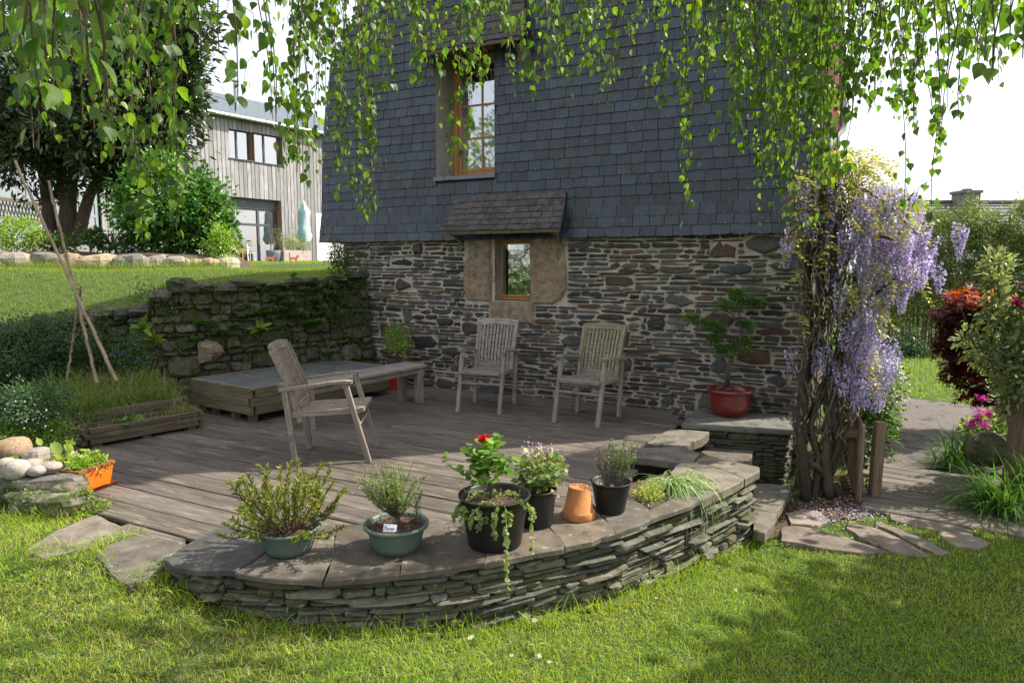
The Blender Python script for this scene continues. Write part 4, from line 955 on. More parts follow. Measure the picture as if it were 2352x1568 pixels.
# long bench
bd = unit([.55, .835, 0]); bs = np.array([bd[1], -bd[0], 0]); b_c = (np.array([-2.08, 7.0, 0]) + np.array([-1.16, 8.38, 0])) / 2 - bs * .16
bench = empty("bench", b_c, "long weathered wooden bench with thick square legs beside the low box", "bench", rz=math.atan2(bd[1], bd[0])); BL = .96
for k in range(3): child(bar("seat_plank", (-BL - .03, -.135 + .135 * k, .455), (BL, -.135 + .135 * k, .455), .128, .035, M['teak'], None), bench)
for sy in (-1, 1):
    for sx in (-1, 1): child(bar("leg", (sx * (BL - .1), sy * .14, 0), (sx * (BL - .1), sy * .14, .437), .085, .085, M['teak'], None, (0, 1, 0)), bench)
    child(bar("apron", (-BL + .06, sy * .15, .40), (BL - .06, sy * .15, .40), .03, .06, M['teak'], None), bench)
for sx in (-1, 1): child(bar("apron", (sx * (BL - .03), -.15, .40), (sx * (BL - .03), .15, .40), .03, .06, M['teak'], None), bench)

# low box with slate-tiled lid
o0 = W(445, 942); o1 = W(580, 972); o2 = W(905, 908); e1 = unit(o1 - o0); e2 = np.array([-e1[1], e1[0], 0]); L1 = 1.16; L2 = 2.05
box = empty("low_box", o1 + (-e1 * L1 + e2 * L2) / 2, "long low larch-board box with slate-tiled lid along the retaining wall", "box", rz=math.atan2(e1[1], e1[0]))
x0, x1, y0, y1 = -L1 / 2, L1 / 2, -L2 / 2, L2 / 2
for k in range(3):
    z = .085 + .092 * k + .046; t_ = .042
    ins = .0 if k % 2 == 0 else .04
    child(bar("side_board", (x0 + ins, y0, z), (x1 - ins, y0, z), t_, .088, M['box_wood'], None), box); child(bar("side_board", (x0 + ins, y1, z), (x1 - ins, y1, z), t_, .088, M['box_wood'], None), box)
    for x in (x0, x1): child(bar("side_board", (x, y0 + .045 - ins, z), (x, y1 - .045 + ins, z), t_, .088, M['box_wood'], None), box)
for x in (x0 + .06, -.2, .2, x1 - .06):
    for y in (y0 + .05, y1 - .05): child(bar("foot", (x, y, 0), (x, y, .085), .07, .08, M['planter_wood'], None, (0, 1, 0)), box)
zt = .372
for x in (x0, 0, x1): child(bar("lid_frame", (x, y0 - .012, zt), (x, y1 + .012, zt), .05, .03, M['box_wood'], None), box)
ny = 4
for k in range(ny + 1):
    y = y0 + L2 * k / ny
    for xa, xb in ((x0 + .027, -.027), (.027, x1 - .027)): child(bar("lid_frame", (xa, y, zt), (xb, y, zt), .045, .028, M['box_wood'], None), box)
for k in range(ny):
    for xa, xb in ((x0 + .03, -.03), (.03, x1 - .03)):
        ya, yb = y0 + L2 * k / ny + .027, y0 + L2 * (k + 1) / ny - .027; c = np.array(RX.choice(((.12, .145, .15), (.10, .135, .12), (.13, .15, .165)))) * RX.uniform(.85, 1.15)
        child(MB().box((xa, ya, zt - .02), (xb, yb, zt + .008), c).build("slate_tile", M['slate'], None), box)
# tiered planter
q0 = W(198, 1031); q1 = W(464, 981); f1 = unit(q1 - q0); f2 = np.array([-f1[1], f1[0], 0])
pln = empty("tiered_planter", q0 + f1 * .55 + f2 * .5, "tiered dark timber planter box overgrown with grasses", "planter", rz=math.atan2(f1[1], f1[0])); LW_ = 1.12
def trough(par, xa, xb, ya, yb, z0, nb_, bh=.052, t_=.045, cap=True):
    for k in range(nb_):
        z = z0 + bh * (k + .5); ins = 0 if k % 2 else t_
        child(bar("board", (xa + ins, ya, z), (xb - ins, ya, z), t_, bh - .004, M['planter_wood'], None), par)
        child(bar("board", (xa + ins, yb, z), (xb - ins, yb, z), t_, bh - .004, M['planter_wood'], None), par)
        for x in (xa, xb): child(bar("board", (x, ya + t_ - ins + (-t_ / 2 if ins else t_ / 2) * 0, z), (x, yb - t_ + ins, z), t_, bh - .004, M['planter_wood'], None), par)
trough(pln, -.56, .56, -.5, -.22, .03, 3); trough(pln, -.56, .56, -.17, .22, .03, 5); trough(pln, -.56, .56, .27, .62, .03, 7)
for x in (-.45, .0, .45): child(bar("foot", (x, -.5, 0), (x, .6, 0), .08, .055, M['planter_wood'], None), pln)
for ya, yb, z in ((-.48, -.24, .15), (-.15, .2, .26), (.29, .6, .36)): child(MB().box((-.54, ya, z - .1), (.54, yb, z), (.06, .045, .032)).build("soil", M['soil'], None), pln)
# bamboo canes tied as a tripod
cn = empty("cane_tripod", D(200, 872, 6.9), "tripod of dry bamboo canes tied together in the planter", "canes")
def cane(pts, r):
    pts = [np.asarray(p, float) for p in pts]; a, b = pts[0], pts[-1]; n = 9; P = []; R = []
    L_ = np.linalg.norm(b - a)
    for i in range(n):
        t = i / n; p = a + (b - a) * t + np.array([math.sin(t * 5) * .006, math.cos(t * 4) * .006, 0]); q = a + (b - a) * (t + .94 / n); rr = r * (1 - .3 * t)
        P += [p, p + (b - a) * .008, q]; R += [rr * 1.22, rr, rr]
    P.append(b); R.append(r * .7)
    ob = MB().tube(P, R, 8, (.36, .27, .185)).build("cane", M['bamboo'], None, smooth_=True); child(ob, cn, True)
cane([D(267, 875, 6.75), D(35, 370, 6.75)], .018); cane([D(222, 880, 6.85), D(112, 415, 7.0)], .016); cane([D(152, 880, 7.05), D(186, 655, 6.85)], .012)
ob = MB().tube([D(176, 662, 6.78), D(186, 668, 6.78), D(182, 690, 6.8), D(176, 676, 6.85), D(190, 690, 6.76)], .006, 6, (.1, .08, .06)).build("twine", M['bark'], None); child(ob, cn, True)

# ================================================================ POTS
def pot_lathe(prof, name, mat, par, n=36): return child(MB().lathe(prof, n).build(name, mat, None, smooth_=True), par)
def soil_disc(par, r, z, n=260, col=((.10, .06, .04), (.17, .10, .065), (.055, .036, .026))):
    mb = MB(); 
    vs = [(0, 0, z + .012)] + [(r * .55 * math.cos(a), r * .55 * math.sin(a), z + RX.uniform(0, .014)) for a in np.linspace(0, 6.283, 13)[:-1]] + [(r * math.cos(a), r * math.sin(a), z + RX.uniform(-.004, .006)) for a in np.linspace(0, 6.283, 13)[:-1]]
    fs = [(0, 1 + i, 1 + (i + 1) % 12) for i in range(12)] + [(1 + i, 13 + i, 13 + (i + 1) % 12, 1 + (i + 1) % 12) for i in range(12)]
    child(mb.add(vs, fs, (.06, .045, .032)).build("soil", M['soil'], None), par)
    fb = FB(); a = NR.uniform(0, 6.28, n); rr = r * .97 * np.sqrt(NR.random(n)); p = np.stack([rr * np.cos(a), rr * np.sin(a), z + .012 + NR.random(n) * .012], 1)
    fb.add(*leafset(p, rdir(n) * [1, 1, .4], rdir(n) * .5 + [0, 0, 1], NR.uniform(.008, .024, n), T_QUAD, pal(col, n, .25)))
    tag(child(fb.build("bark_chips", M['dry'], None), par), kind="stuff")
def stem(par, pts, r0, r1, col=(.12, .085, .055), name="stem", n=6):
    k = len(pts); return child(MB().tube(pts, list(np.linspace(r0, r1, k)), n, col).build(name, M['bark'], None, smooth_=True), par)
def on_coping(x, y, z=.085): p = W(x, y, z); return (p[0], p[1], z)
BOWL = lambda r, h: [(r * .62, 0), (r * .7, .004), (r * .78, h * .25), (r * .9, h * .8), (r * .94, h * .86), (r * 1.02, h * .88), (r * 1.03, h * .97), (r * 1.0, h), (r * .93, h * .985), (r * .9, h * .9), (r * .8, h * .5), (0.001, h * .5)]
NURS = lambda rb, rt, h: [(rb * .96, 0), (rb, .006), (rb + (rt - rb) * .78, h * .8), (rt * .96, h * .83), (rt * .97, h * .96), (rt * 1.03, h * .965), (rt * 1.03, h), (rt * .97, h), (rt * .93, h * .95), (rb * .9, h * .6), (.001, h * .6)]
# 1 green bowl with a sprawling fleshy shrub
p1 = empty("potted_shrub", on_coping(664, 1262), "dark green bowl with a sprawling narrow-leaved shrub on the wall coping", "potted plant")
pot_lathe(BOWL(.178, .145), "pot", M['green_plastic'], p1); soil_disc(p1, .155, .115)
fb = FB()
SHR = [(.12, .2, .04), (.18, .27, .05), (.26, .3, .06), (.34, .27, .06)]
def sprig(fb, pts, leaf, cols, per=26, T=T_LANCE, start=.3, spread=.9, wid=1.):
    P = np.array(pts); t = start + (1 - start) * NR.random(per) ** .8; x = np.linspace(0, 1, len(P)); pos = np.stack([np.interp(t, x, P[:, i]) for i in range(3)], 1)
    d = unit(P[-1] - P[-2]); ax = d[None] * .9 + rdir(per) * spread
    fb.add(*leafset(pos, ax, rdir(per) + [0, 0, .6], leaf * NR.uniform(.6, 1.15, per), T, pal(cols, per), wid))
stems = MB()
for k in range(64):
    a = RX.uniform(0, 6.28); L_ = RX.uniform(.16, .36); out_ = RX.uniform(.15, 1.1); r0 = RX.uniform(.01, .09)
    b = np.array([r0 * math.cos(a), r0 * math.sin(a), .12]); d = unit([out_ * math.cos(a), out_ * math.sin(a), RX.uniform(.5, 1.1) if out_ < .8 else RX.uniform(.1, .6)])
    if k % 7 == 0: d = unit([math.cos(a), math.sin(a), -.05])
    pts = [b, b + d * L_ * .4 + V3(RX.uniform(-.02, .02), RX.uniform(-.02, .02), .0), b + d * L_ * .8 + V3(RX.uniform(-.03, .03), RX.uniform(-.03, .03), .03), b + d * L_ + V3(0, 0, .07)]
    stems.tube(pts, [.0035, .003, .0025, .0015], 5, (.11, .07, .05), False); sprig(fb, pts, .034, SHR, 60, T_LANCE, .3, .8, 1.4)
child(stems.build("stems", M['bark'], None), p1); child(fb.build("foliage", M['leaf'], None), p1)
# 2 green bowl with hyssop and written tag
p2 = empty("potted_herb", on_coping(911, 1258), "sage green bowl with a bushy hyssop herb and a handwritten white tag", "potted plant")
pot_lathe(BOWL(.182, .155), "pot", M['green_plastic'], p2); soil_disc(p2, .16, .125)
fb = FB(); stems = MB(); HYS = [(.20, .28, .09), (.27, .35, .13), (.34, .41, .18), (.15, .22, .07)]
stems.tube([(0, .02, .12), (.01, .02, .17), (-.01, .02, .2)], [.016, .013, .01], 7, (.13, .11, .085))
for k in range(84):
    a = RX.uniform(0, 6.28); out_ = RX.uniform(.1, 1.25); d = unit([out_ * math.cos(a) - .18, out_ * math.sin(a) * .8, .9]); b = np.array([0, .02, RX.uniform(.16, .2)]); L_ = RX.uniform(.14, .30)
    pts = [b, b + d * L_ * .5 + V3(RX.uniform(-.02, .02), RX.uniform(-.02, .02), 0), b + d * L_ + V3(0, 0, .03)]
    stems.tube(pts, [.003, .0022, .0012], 4, (.12, .10, .07), False); sprig(fb, pts, .024, HYS, 40, T_LANCE, .3, .9, 1.1)
for k in range(7):
    b = np.array([.11 + RX.uniform(-.02, .03), .05 + RX.uniform(-.03, .03), .12]); pts = [b, b + V3(RX.uniform(-.02, .03), 0, .09), b + V3(RX.uniform(-.03, .05), 0, .2)]; stems.tube(pts, [.002, .002, .001], 4, (.12, .1, .07), False); sprig(fb, pts, .018, HYS, 26, T_LANCE, .2)
child(stems.build("stems", M['bark'], None), p2); child(fb.build("foliage", M['leaf'], None), p2)
tg = MB().box((-.037, -.0012, -.02), (.037, .0012, .022), (.7, .7, .75)).build("plant_tag", M['card'], None); child(tg, p2); tg.location = (-.02, -.085, .152); tg.rotation_euler = (-.35, .12, .1)
def letters():      # "hysope" in a running hand
    h = [(0, 0), (.15, .5), (.32, 1.0), (.2, 1.1), (.12, .8), (.08, 0), (.2, .42), (.34, .5), (.42, .35), (.4, 0)]
    y = [(.55, .5), (.6, .15), (.75, .05), (.88, .45), (.85, -.35), (.65, -.5), (.7, -.2), (.95, .05)]
    s = [(1.05, .2), (1.18, .52), (1.3, .2), (1.2, 0), (1.05, .04), (1.3, .1)]
    o_ = [(1.45, .3), (1.6, .5), (1.45, .42), (1.42, .1), (1.58, 0), (1.7, .2), (1.62, .48), (1.8, .35)]
    p_ = [(1.85, .5), (1.88, -.5), (1.86, .3), (2.0, .52), (2.14, .3), (2.02, .02), (1.9, .08), (2.2, .15)]
    e = [(2.25, .22), (2.45, .3), (2.4, .5), (2.26, .4), (2.28, .05), (2.45, .0), (2.7, .2)]
    return [h, y, s, o_, p_, e]
mb = MB()
for s_ in letters(): mb.tube([(-.030 + x * .0215, 0, -.004 + z * .0135) for x, z in s_], .0008, 4, (.02, .02, .05))
o = mb.build("handwriting", M['ink'], None); o.parent = tg; o.location = (0, -.0022, 0)
# 3 big black pot: red geranium and trailing ivy-leaved plant
p3 = empty("potted_geranium", on_coping(1136, 1247), "large black pot with a red geranium and a trailing pale-green creeper", "potted plant")
pot_lathe(NURS(.155, .205, .30), "pot", M['black_plastic'], p3, 44); soil_disc(p3, .185, .25)
GER = [(.13, .26, .035), (.19, .34, .045), (.24, .38, .06), (.09, .2, .03)]; TRL = [(.27, .36, .12), (.33, .42, .17), (.22, .31, .10)]
stem(p3, [(-.02, .03, .25), (-.03, .03, .36), (-.05, .04, .48), (-.04, .04, .56)], .011, .005, (.10, .08, .04))
fb = FB()
for k in range(46):
    t = RX.random(); c = np.array([-.04 + RX.gauss(0, .075), .04 + RX.gauss(0, .06), .40 + .17 * t + RX.gauss(0, .02)]); n = 5
    fb.add(*leafset(c + NR.normal(0, .018, (n, 3)), rdir(n) * [1, 1, .4] + [0, 0, .1], rdir(n) * .5 + [0, -.2, 1], NR.uniform(.035, .065, n), T_ROUND, pal(GER, n)))
child(fb.build("foliage", M['leaf'], None), p3)
fb = FB(); n = 60; fb.add(*leafset(np.array([-.065, .03, .62]) + NR.normal(0, 1, (n, 3)) * [.017, .015, .01], rdir(n), rdir(n), NR.uniform(.015, .024, n), T_QUAD, pal([(.55, .008, .02), (.7, .02, .03), (.45, .005, .015)], n), 1.6))
fb.mb(MB().tube([(-.045, .04, .5), (-.065, .03, .62)], .002, 5, (.15, .2, .06))); tag(child(fb.build("flower_head", M['petal'], None), p3), kind="stuff")
fb = FB(); vs = MB()
def trail(b, d, L_, drop, n=44, lf=.026):
    P = [np.array(b)]; v = unit(d)
    for i in range(12):
        v = unit(v + V3(RX.uniform(-.12, .12), RX.uniform(-.12, .12), -drop * (.3 + i * .12))); P.append(P[-1] + v * L_ / 12)
        if P[-1][2] < -.42: break
    vs.tube(P, .0018, 4, (.2, .22, .09), False); sprig(fb, P, lf, TRL, n, T_ROUND, .03, 1.2)
for k in range(34):
    a = RX.uniform(0, 6.28); r_ = RX.uniform(.02, .16); trail((r_ * math.cos(a), r_ * math.sin(a), .26), (math.cos(a), math.sin(a), .6), RX.uniform(.1, .2), .35, 34)
trail((.06, -.19, .30), (.1, -1, .4), .52, 1.5, 62); trail((.02, -.19, .30), (-.1, -1, .4), .2, 1.4, 30); trail((-.08, -.17, .30), (-.1, -1, .3), .16, 1.4, 22); trail((.13, -.14, .30), (.8, -.4, .3), .34, 1.0, 40, .022)
tag(child(vs.build("runner", M['bark'], None), p3), kind="stuff"); child(fb.build("creeper", M['leaf'], None), p3)
# 4 smaller black pot with pale pink geranium
p4 = empty("potted_geranium", on_coping(1231, 1203), "slender black pot with a scented geranium bearing tiny pale pink flowers", "potted plant")
pot_lathe(NURS(.105, .128, .235), "pot", M['black_plastic'], p4); soil_disc(p4, .115, .19, 120)
fb = FB(); fl = FB(); crown(fb, (.02, .03, .32), (.15, .12, .12), 55, 13, .028, .034, T_ROUND, [(.20, .30, .09), (.28, .36, .13), (.16, .24, .08), (.33, .25, .12)], shell=.2, up=.9)
for k in range(9):
    a = RX.uniform(0, 6.28); t_ = np.array([.02 + .15 * math.cos(a) * RX.random(), .03 + .1 * math.sin(a), RX.uniform(.42, .5)]); n = 8
    fb.mb(MB().tube([(.02, .02, .3), t_], .0014, 4, (.2, .2, .1))); fl.add(*leafset(t_ + NR.normal(0, .016, (n, 3)), rdir(n), rdir(n), NR.uniform(.014, .022, n), T_PETAL5, pal([(.75, .55, .58), (.8, .68, .7)], n)))
child(fb.build("foliage", M['leaf'], None), p4); tag(child(fl.build("flowers", M['petal'], None), p4), kind="stuff")
# 5 terracotta pot upside down
p5 = empty("terracotta_pot", on_coping(1329, 1186), "terracotta flower pot standing upside down on the coping", "pot")
pot_lathe([(.104, 0), (.106, .006), (.106, .042), (.102, .048), (.095, .05), (.068, .195), (.064, .203), (.056, .204), (.05, .201), (.016, .2), (.013, .194), (.001, .194)], "body", M['terracotta'], p5, 40)
# 6 black pot with a half-dead shrub
p6 = empty("potted_shrub", on_coping(1402, 1172), "black pot with a half-dry twiggy shrub and one green side", "potted plant")
pot_lathe(NURS(.094, .13, .205), "pot", M['black_plastic'], p6); soil_disc(p6, .115, .15, 90)
stems = MB(); fb = FB(); dr = FB()
for k in range(58):
    a = RX.uniform(0, 6.28); side = RX.random() < .5; cx = .06 if side else -.04; d = unit([cx * 3 + .5 * math.cos(a), .45 * math.sin(a), 1.6]); b = np.array([cx * .6, .0, .15]); L_ = RX.uniform(.16, .33 if side else .27)
    m_ = b + d * L_ * .5 + V3(RX.uniform(-.03, .03), RX.uniform(-.03, .03), 0); e_ = b + d * L_ + V3(RX.uniform(-.03, .05), RX.uniform(-.03, .03), .02)
    stems.tube([b, m_, e_], [.003, .002, .001], 4, (.17, .135, .11), False)
    if side: sprig(fb, [b, m_, e_], .018, [(.20, .27, .12), (.27, .33, .17), (.15, .21, .1)], 44, T_OVATE, .5)
    else: sprig(dr, [b, m_, e_], .016, [(.22, .17, .13), (.28, .22, .18), (.2, .2, .1)], 16, T_OVATE, .3)
child(stems.build("twigs", M['bark'], None), p6); child(fb.build("foliage", M['leaf'], None), p6); child(dr.build("dead_leaves", M['dry'], None), p6)
# sedge and golden cushion growing in the coping pocket
e = empty("sedge_clump", W(1548, 1120, .06), "variegated sedge tuft spilling white-edged blades over the curved wall", "plant")
fb = FB(); n = 260; az = NR.normal(-.75, 1.1, n); blades(fb, NR.normal(0, 1, (n, 3)) * [.05, .05, .004], NR.uniform(.26, .5, n), NR.uniform(.007, .012, n), NR.uniform(.7, 1.35, n), [(.22, .36, .10), (.16, .30, .07), (.55, .60, .45), (.34, .45, .2)], 6, 1.0, az, droop=1.3)
child(fb.build("blades", M['grass'], None), e)
e = empty("golden_cushion", W(1488, 1148, .06), "small golden-leaved cushion plant beside the sedge", "plant")
fb = FB(); crown(fb, (0, 0, .05), (.11, .09, .07), 60, 16, .02, .018, T_OVATE, [(.40, .45, .10), (.5, .52, .14), (.28, .36, .07)], shell=.2, up=1, zmin=.0); child(fb.build("foliage", M['leaf'], None), e)
# bonsai in red glazed pot
bz = empty("bonsai", (W(1675, 952, .072)[0], W(1675, 952, .072)[1], .072), "bonsai tree with layered foliage pads in an oxblood glazed pot", "bonsai")
pot_lathe([(.155, 0), (.165, .01), (.2, .06), (.215, .14), (.218, .235), (.225, .25), (.25, .262), (.258, .28), (.252, .295), (.225, .29), (.21, .25), (.19, .2), (.001, .2)], "pot", M['oxblood'], bz, 44); soil_disc(bz, .205, .245, 120)
bY = W(1675, 952, .072)[1]
def bp(x, y): q = D(x, y, bY); return q - np.array(bz.location)
stem(bz, [bp(1670, 890), bp(1672, 850), bp(1682, 815), bp(1700, 785), bp(1703, 750), bp(1697, 715), bp(1712, 690)], .028, .008, (.10, .085, .07), "trunk", 8)
for pts in ([(1690, 795), (1660, 760), (1615, 735), (1580, 722)], [(1702, 745), (1680, 720), (1650, 705)], [(1703, 745), (1722, 740)], [(1684, 812), (1650, 800), (1640, 795)]):
    stem(bz, [bp(*q) for q in pts], .012, .004, (.1, .085, .07), "branch", 6)
fb = FB()
for x, y, w_, h in ((1705, 685, 85, 36), (1662, 700, 50, 22), (1735, 695, 36, 18), (1690, 672, 40, 18), (1625, 745, 60, 26), (1585, 728, 45, 20), (1650, 755, 45, 24), (1718, 745, 36, 22), (1690, 800, 80, 30), (1655, 805, 45, 26), (1640, 780, 30, 20), (1712, 785, 30, 24)):
    s_ = bY / FPX; crown(fb, bp(x, y), (w_ / 2 * s_, w_ / 2 * s_ * .8, h / 2 * s_), 50, 15, .03, .022, T_OVATE, [(.06, .13, .03), (.11, .23, .045), (.16, .29, .06)], shell=.1, up=1.3, flat=.4)
child(fb.build("foliage", M['leaf'], None), bz)
# boxwood in red pot behind the bench
bx = empty("potted_boxwood", (W(915, 893)[0], W(915, 893)[1], 0), "small round boxwood in a red pot by the wall corner", "potted plant")
child(MB().add([(-.11, -.11, 0), (.11, -.11, 0), (.11, .11, 0), (-.11, .11, 0), (-.14, -.14, .34), (.14, -.14, .34), (.14, .14, .34), (-.14, .14, .34)], [(0, 3, 2, 1), (0, 1, 5, 4), (1, 2, 6, 5), (2, 3, 7, 6), (3, 0, 4, 7), (4, 5, 6, 7)]).build("pot", M['red_plastic'], None), bx)
for k in range(7): stem(bx, [(0, 0, .33), (RX.uniform(-.06, .06), RX.uniform(-.06, .06), .5), (RX.uniform(-.1, .1), RX.uniform(-.1, .1), .62)], .008, .004)
fb = FB(); crown(fb, (0, 0, .68), (.165, .165, .2), 150, 16, .028, .024, T_OVATE, [(.14, .25, .02), (.22, .34, .03), (.3, .42, .05), (.09, .18, .02)], shell=.6, lump=.1); child(fb.build("foliage", M['gloss'], None), bx)
# orange trough
ot = empty("orange_trough", W(206, 1124), "glossy orange rectangular trough with saucer and lime-green foliage", "planter", rz=1.32)
ot.scale = (.78, .8, .85)
def taper_box(mb, a0, b0, z0, a1, b1, z1, col=(.5, .5, .5)):
    return mb.add([(-a0, -b0, z0), (a0, -b0, z0), (a0, b0, z0), (-a0, b0, z0), (-a1, -b1, z1), (a1, -b1, z1), (a1, b1, z1), (-a1, b1, z1)], [(0, 3, 2, 1), (0, 1, 5, 4), (1, 2, 6, 5), (2, 3, 7, 6), (3, 0, 4, 7)], col)
child(taper_box(MB(), .17, .08, .025, .2, .1, .2).build("body", M['orange'], None), ot)
mb = taper_box(MB(), .21, .11, .2, .215, .115, .228); mb = taper_box(mb, .175, .085, .15, .195, .1, .2282)
mb.add([(-.215, -.115, .228), (.215, -.115, .228), (.215, .115, .228), (-.215, .115, .228), (-.19, -.095, .2285), (.19, -.095, .2285), (.19, .095, .2285), (-.19, .095, .2285)], [(0, 1, 5, 4), (1, 2, 6, 5), (2, 3, 7, 6), (3, 0, 4, 7)])
child(mb.build("rim", M['rust_rim'], None), ot)
child(MB().box((-.19, -.095, .15), (.19, .095, .205)).build("soil", M['soil'], None), ot)
mb = taper_box(MB(), .2, .1, .001, .23, .13, .03); mb = taper_box(mb, .195, .095, .008, .222, .122, .0301)
child(mb.build("saucer", M['rust_rim'], None), ot)
fb = FB(); crown(fb, (0, 0, .24), (.2, .1, .07), 90, 12, .025, .03, T_OVATE, [(.25, .4, .04), (.36, .48, .06), (.18, .32, .03)], shell=.1, up=1.2); child(fb.build("foliage", M['leaf'], None), ot)

# ================================================================ TIMBER HOUSE FAR LEFT
TA = D(640, 603, 38.); TE = unit([.59, .81, 0]); TN = unit([.81, -.59, 0]); TZ0 = 1.9
def TF(x, y, o=0.):
    p = PL(x, y, TA + TN * o, TN); return float(np.dot(p - TA, TE)), float(p[2])
def TW(u, z, o=0.): q = TA + TE * u + TN * o; return np.array([q[0], q[1], z])
th = empty("timber_house", TW(-3, TZ0, -3), "silvery larch-clad house with slate roof beyond the raised lawn", "house")
def addw(ob, par):          # parent keeping world place
    inv = Matrix.Identity(4); p = par; ch = []
    while p is not None: ch.append(p.matrix_basis.copy()); p = p.parent
    for m_ in reversed(ch): inv = inv @ m_
    ob.parent = par; ob.matrix_basis = inv.inverted() @ ob.matrix_basis; return ob
def trect(x0, y0, x1, y1):
    a = TF(x0, (y0 + y1) / 2)[0]; b = TF(x1, (y0 + y1) / 2)[0]; zt = TF((x0 + x1) / 2, y0)[1]; zb = TF((x0 + x1) / 2, y1)[1]; return (a, b, zb, zt)
ZE = TF(600, 284)[1]                                        # eave
W1 = trect(407, 282, 462, 333); W2 = trect(525, 300, 578, 366); W3 = trect(584, 310, 646, 376); DR = trect(500, 455, 646, 604); GL = trect(-60, 385, 222, 545)
OPEN = [W1, W2, W3, DR, GL]
U0, U1 = -15.5, TF(746, 450)[0] + 2.2
u = U0
backing = MB()
while u < U1:
    bw_ = RX.uniform(.2, .27); um = u + bw_ / 2; iv = [(TZ0 - .15, ZE)]
    for a, b, c, d_ in OPEN:
        if a - .03 < um < b + .03:
            nv = []
            for lo, hi in iv:
                if c > lo: nv.append((lo, min(hi, c)))
                if d_ < hi: nv.append((max(lo, d_), hi))
            iv = [q for q in nv if q[1] - q[0] > .05]
    for lo, hi in iv:
        if um > -6.5 or (um > -9.6):
            addw(bar("board", TW(um, lo, RX.uniform(0, .02)), TW(um, hi, RX.uniform(0, .02)), bw_ - .03, .04, M['clad'], None, TN), th)
        backing.add([TW(u, lo, -.04), TW(u + bw_, lo, -.04), TW(u + bw_, hi, -.04), TW(u, hi, -.04)], [(0, 1, 2, 3)])
    u += bw_
addw(backing.build("wall", M['clad'], None), th)
def tbar(name, u0, u1, z0, z1, o, t_, mat, par=th):
    hz = (u1 - u0) > (z1 - z0)
    if hz: ob = bar(name, TW(u0, (z0 + z1) / 2, o), TW(u1, (z0 + z1) / 2, o), t_, z1 - z0, M[mat], None)
    else: ob = bar(name, TW((u0 + u1) / 2, z0, o), TW((u0 + u1) / 2, z1, o), u1 - u0, t_, M[mat], None, TN)
    return addw(ob, par)
def tquad(name, u0, u1, z0, z1, o, mat, par=th):
    return addw(MB().add([TW(u0, z0, o), TW(u1, z0, o), TW(u1, z1, o), TW(u0, z1, o)], [(0, 1, 2, 3)]).build(name, M[mat], None), par)
def twin(R, cols, rows, frame, fw=.09, o=-.2, name="window"):
    a, b, c, d_ = R; e = empty(name, TW((a + b) / 2, c, o)); addw(e, th)
    US = [a + (b - a) * k for k in cols]; ZS = [c + (d_ - c) * k for k in rows]
    for q in US: tbar("frame", q - fw / 2, q + fw / 2, c, d_, o, .08, frame, e)
    for q in ZS:
        for x0, x1 in zip(US[:-1], US[1:]): tbar("frame", x0 + fw / 2, x1 - fw / 2, q - fw / 2, q + fw / 2, o, .076, frame, e)
    for x0, x1 in zip(US[:-1], US[1:]):
        for z0, z1 in zip(ZS[:-1], ZS[1:]): tquad("pane", x0, x1, z0, z1, o - .02, 'glass', e)
    return e
for R in (W1, W2, W3): twin(R, (0, .42, 1), (0, 1), 'alu')
for R in (W1, W2, W3):
    a, b, c, d_ = R
    for u_ in (a, b): addw(MB().add([TW(u_, c, .02), TW(u_, c, -.3), TW(u_, d_, -.3), TW(u_, d_, .02)], [(0, 1, 2, 3)]).build("window_reveal", M['clad_warm'], None), th)
    addw(MB().add([TW(a, d_, .02), TW(b, d_, .02), TW(b, d_, -.3), TW(a, d_, -.3)], [(0, 1, 2, 3)]).build("window_reveal", M['clad_warm'], None), th)
    tbar("window_sill", a - .05, b + .05, c - .05, c, .03, .12, 'alu')
ed = twin(DR, (0, .3, .68, 1), (0, .60, .84), 'alu', .13, -.35, "sliding_door")
tbar("lintel", DR[0], DR[1], DR[2] + (DR[3] - DR[2]) * .845, DR[3], -.33, .1, 'alu', th)
addw(MB().add([TW(DR[1], DR[2], .02), TW(DR[1], DR[2], -.4), TW(DR[1], DR[3], -.4), TW(DR[1], DR[3], .02)], [(0, 1, 2, 3)]).add([TW(DR[0], DR[3], .02), TW(DR[1], DR[3], .02), TW(DR[1], DR[3], -.4), TW(DR[0], DR[3], -.4)], [(0, 1, 2, 3)]).build("door_reveal", M['clad_warm'], None), th)
twin(GL, (0, .2, .42, .66, .86, 1), (0, .35, .56, 1), 'pale_alu', .13, -.1, "glazed_wall")
addw(MB().add([TW(U0, TZ0, -5), TW(U1, TZ0, -5), TW(U1, ZE, -5), TW(U0, ZE, -5)], [(0, 1, 2, 3)]).add([TW(U1, TZ0 - .1, 0), TW(U1, TZ0 - .1, -8), TW(U1, ZE, -8), TW(U1, ZE, 0)], [(0, 1, 2, 3)]).build("interior_wall", M['interior'], None), th)
addw(MB().add([TW(U0, TZ0 + .02, 0), TW(U1, TZ0 + .02, 0), TW(U1, TZ0 + .02, -5), TW(U0, TZ0 + .02, -5)], [(0, 1, 2, 3)]).add([TW(U0, 5.0, -.3), TW(U1, 5.0, -.3), TW(U1, 5.0, -5), TW(U0, 5.0, -5)], [(0, 1, 2, 3)]).build("interior_floor", M['interior'], None), th)
rf = MB(); slope = .48
rf.add([TW(U0, ZE + .1, .35), TW(U1 + .2, ZE + .1, .35), TW(U1 + .2, ZE + .1 + 4.2 * slope, -3.85), TW(U0, ZE + .1 + 4.2 * slope, -3.85), TW(U0, ZE, .35), TW(U1 + .2, ZE, .35), TW(U1 + .2, ZE, -8), TW(U0, ZE, -8)], [(0, 1, 2, 3), (0, 4, 5, 1), (4, 7, 6, 5)], (.10, .125, .15))
addw(rf.build("roof", M['slate'], None), th)
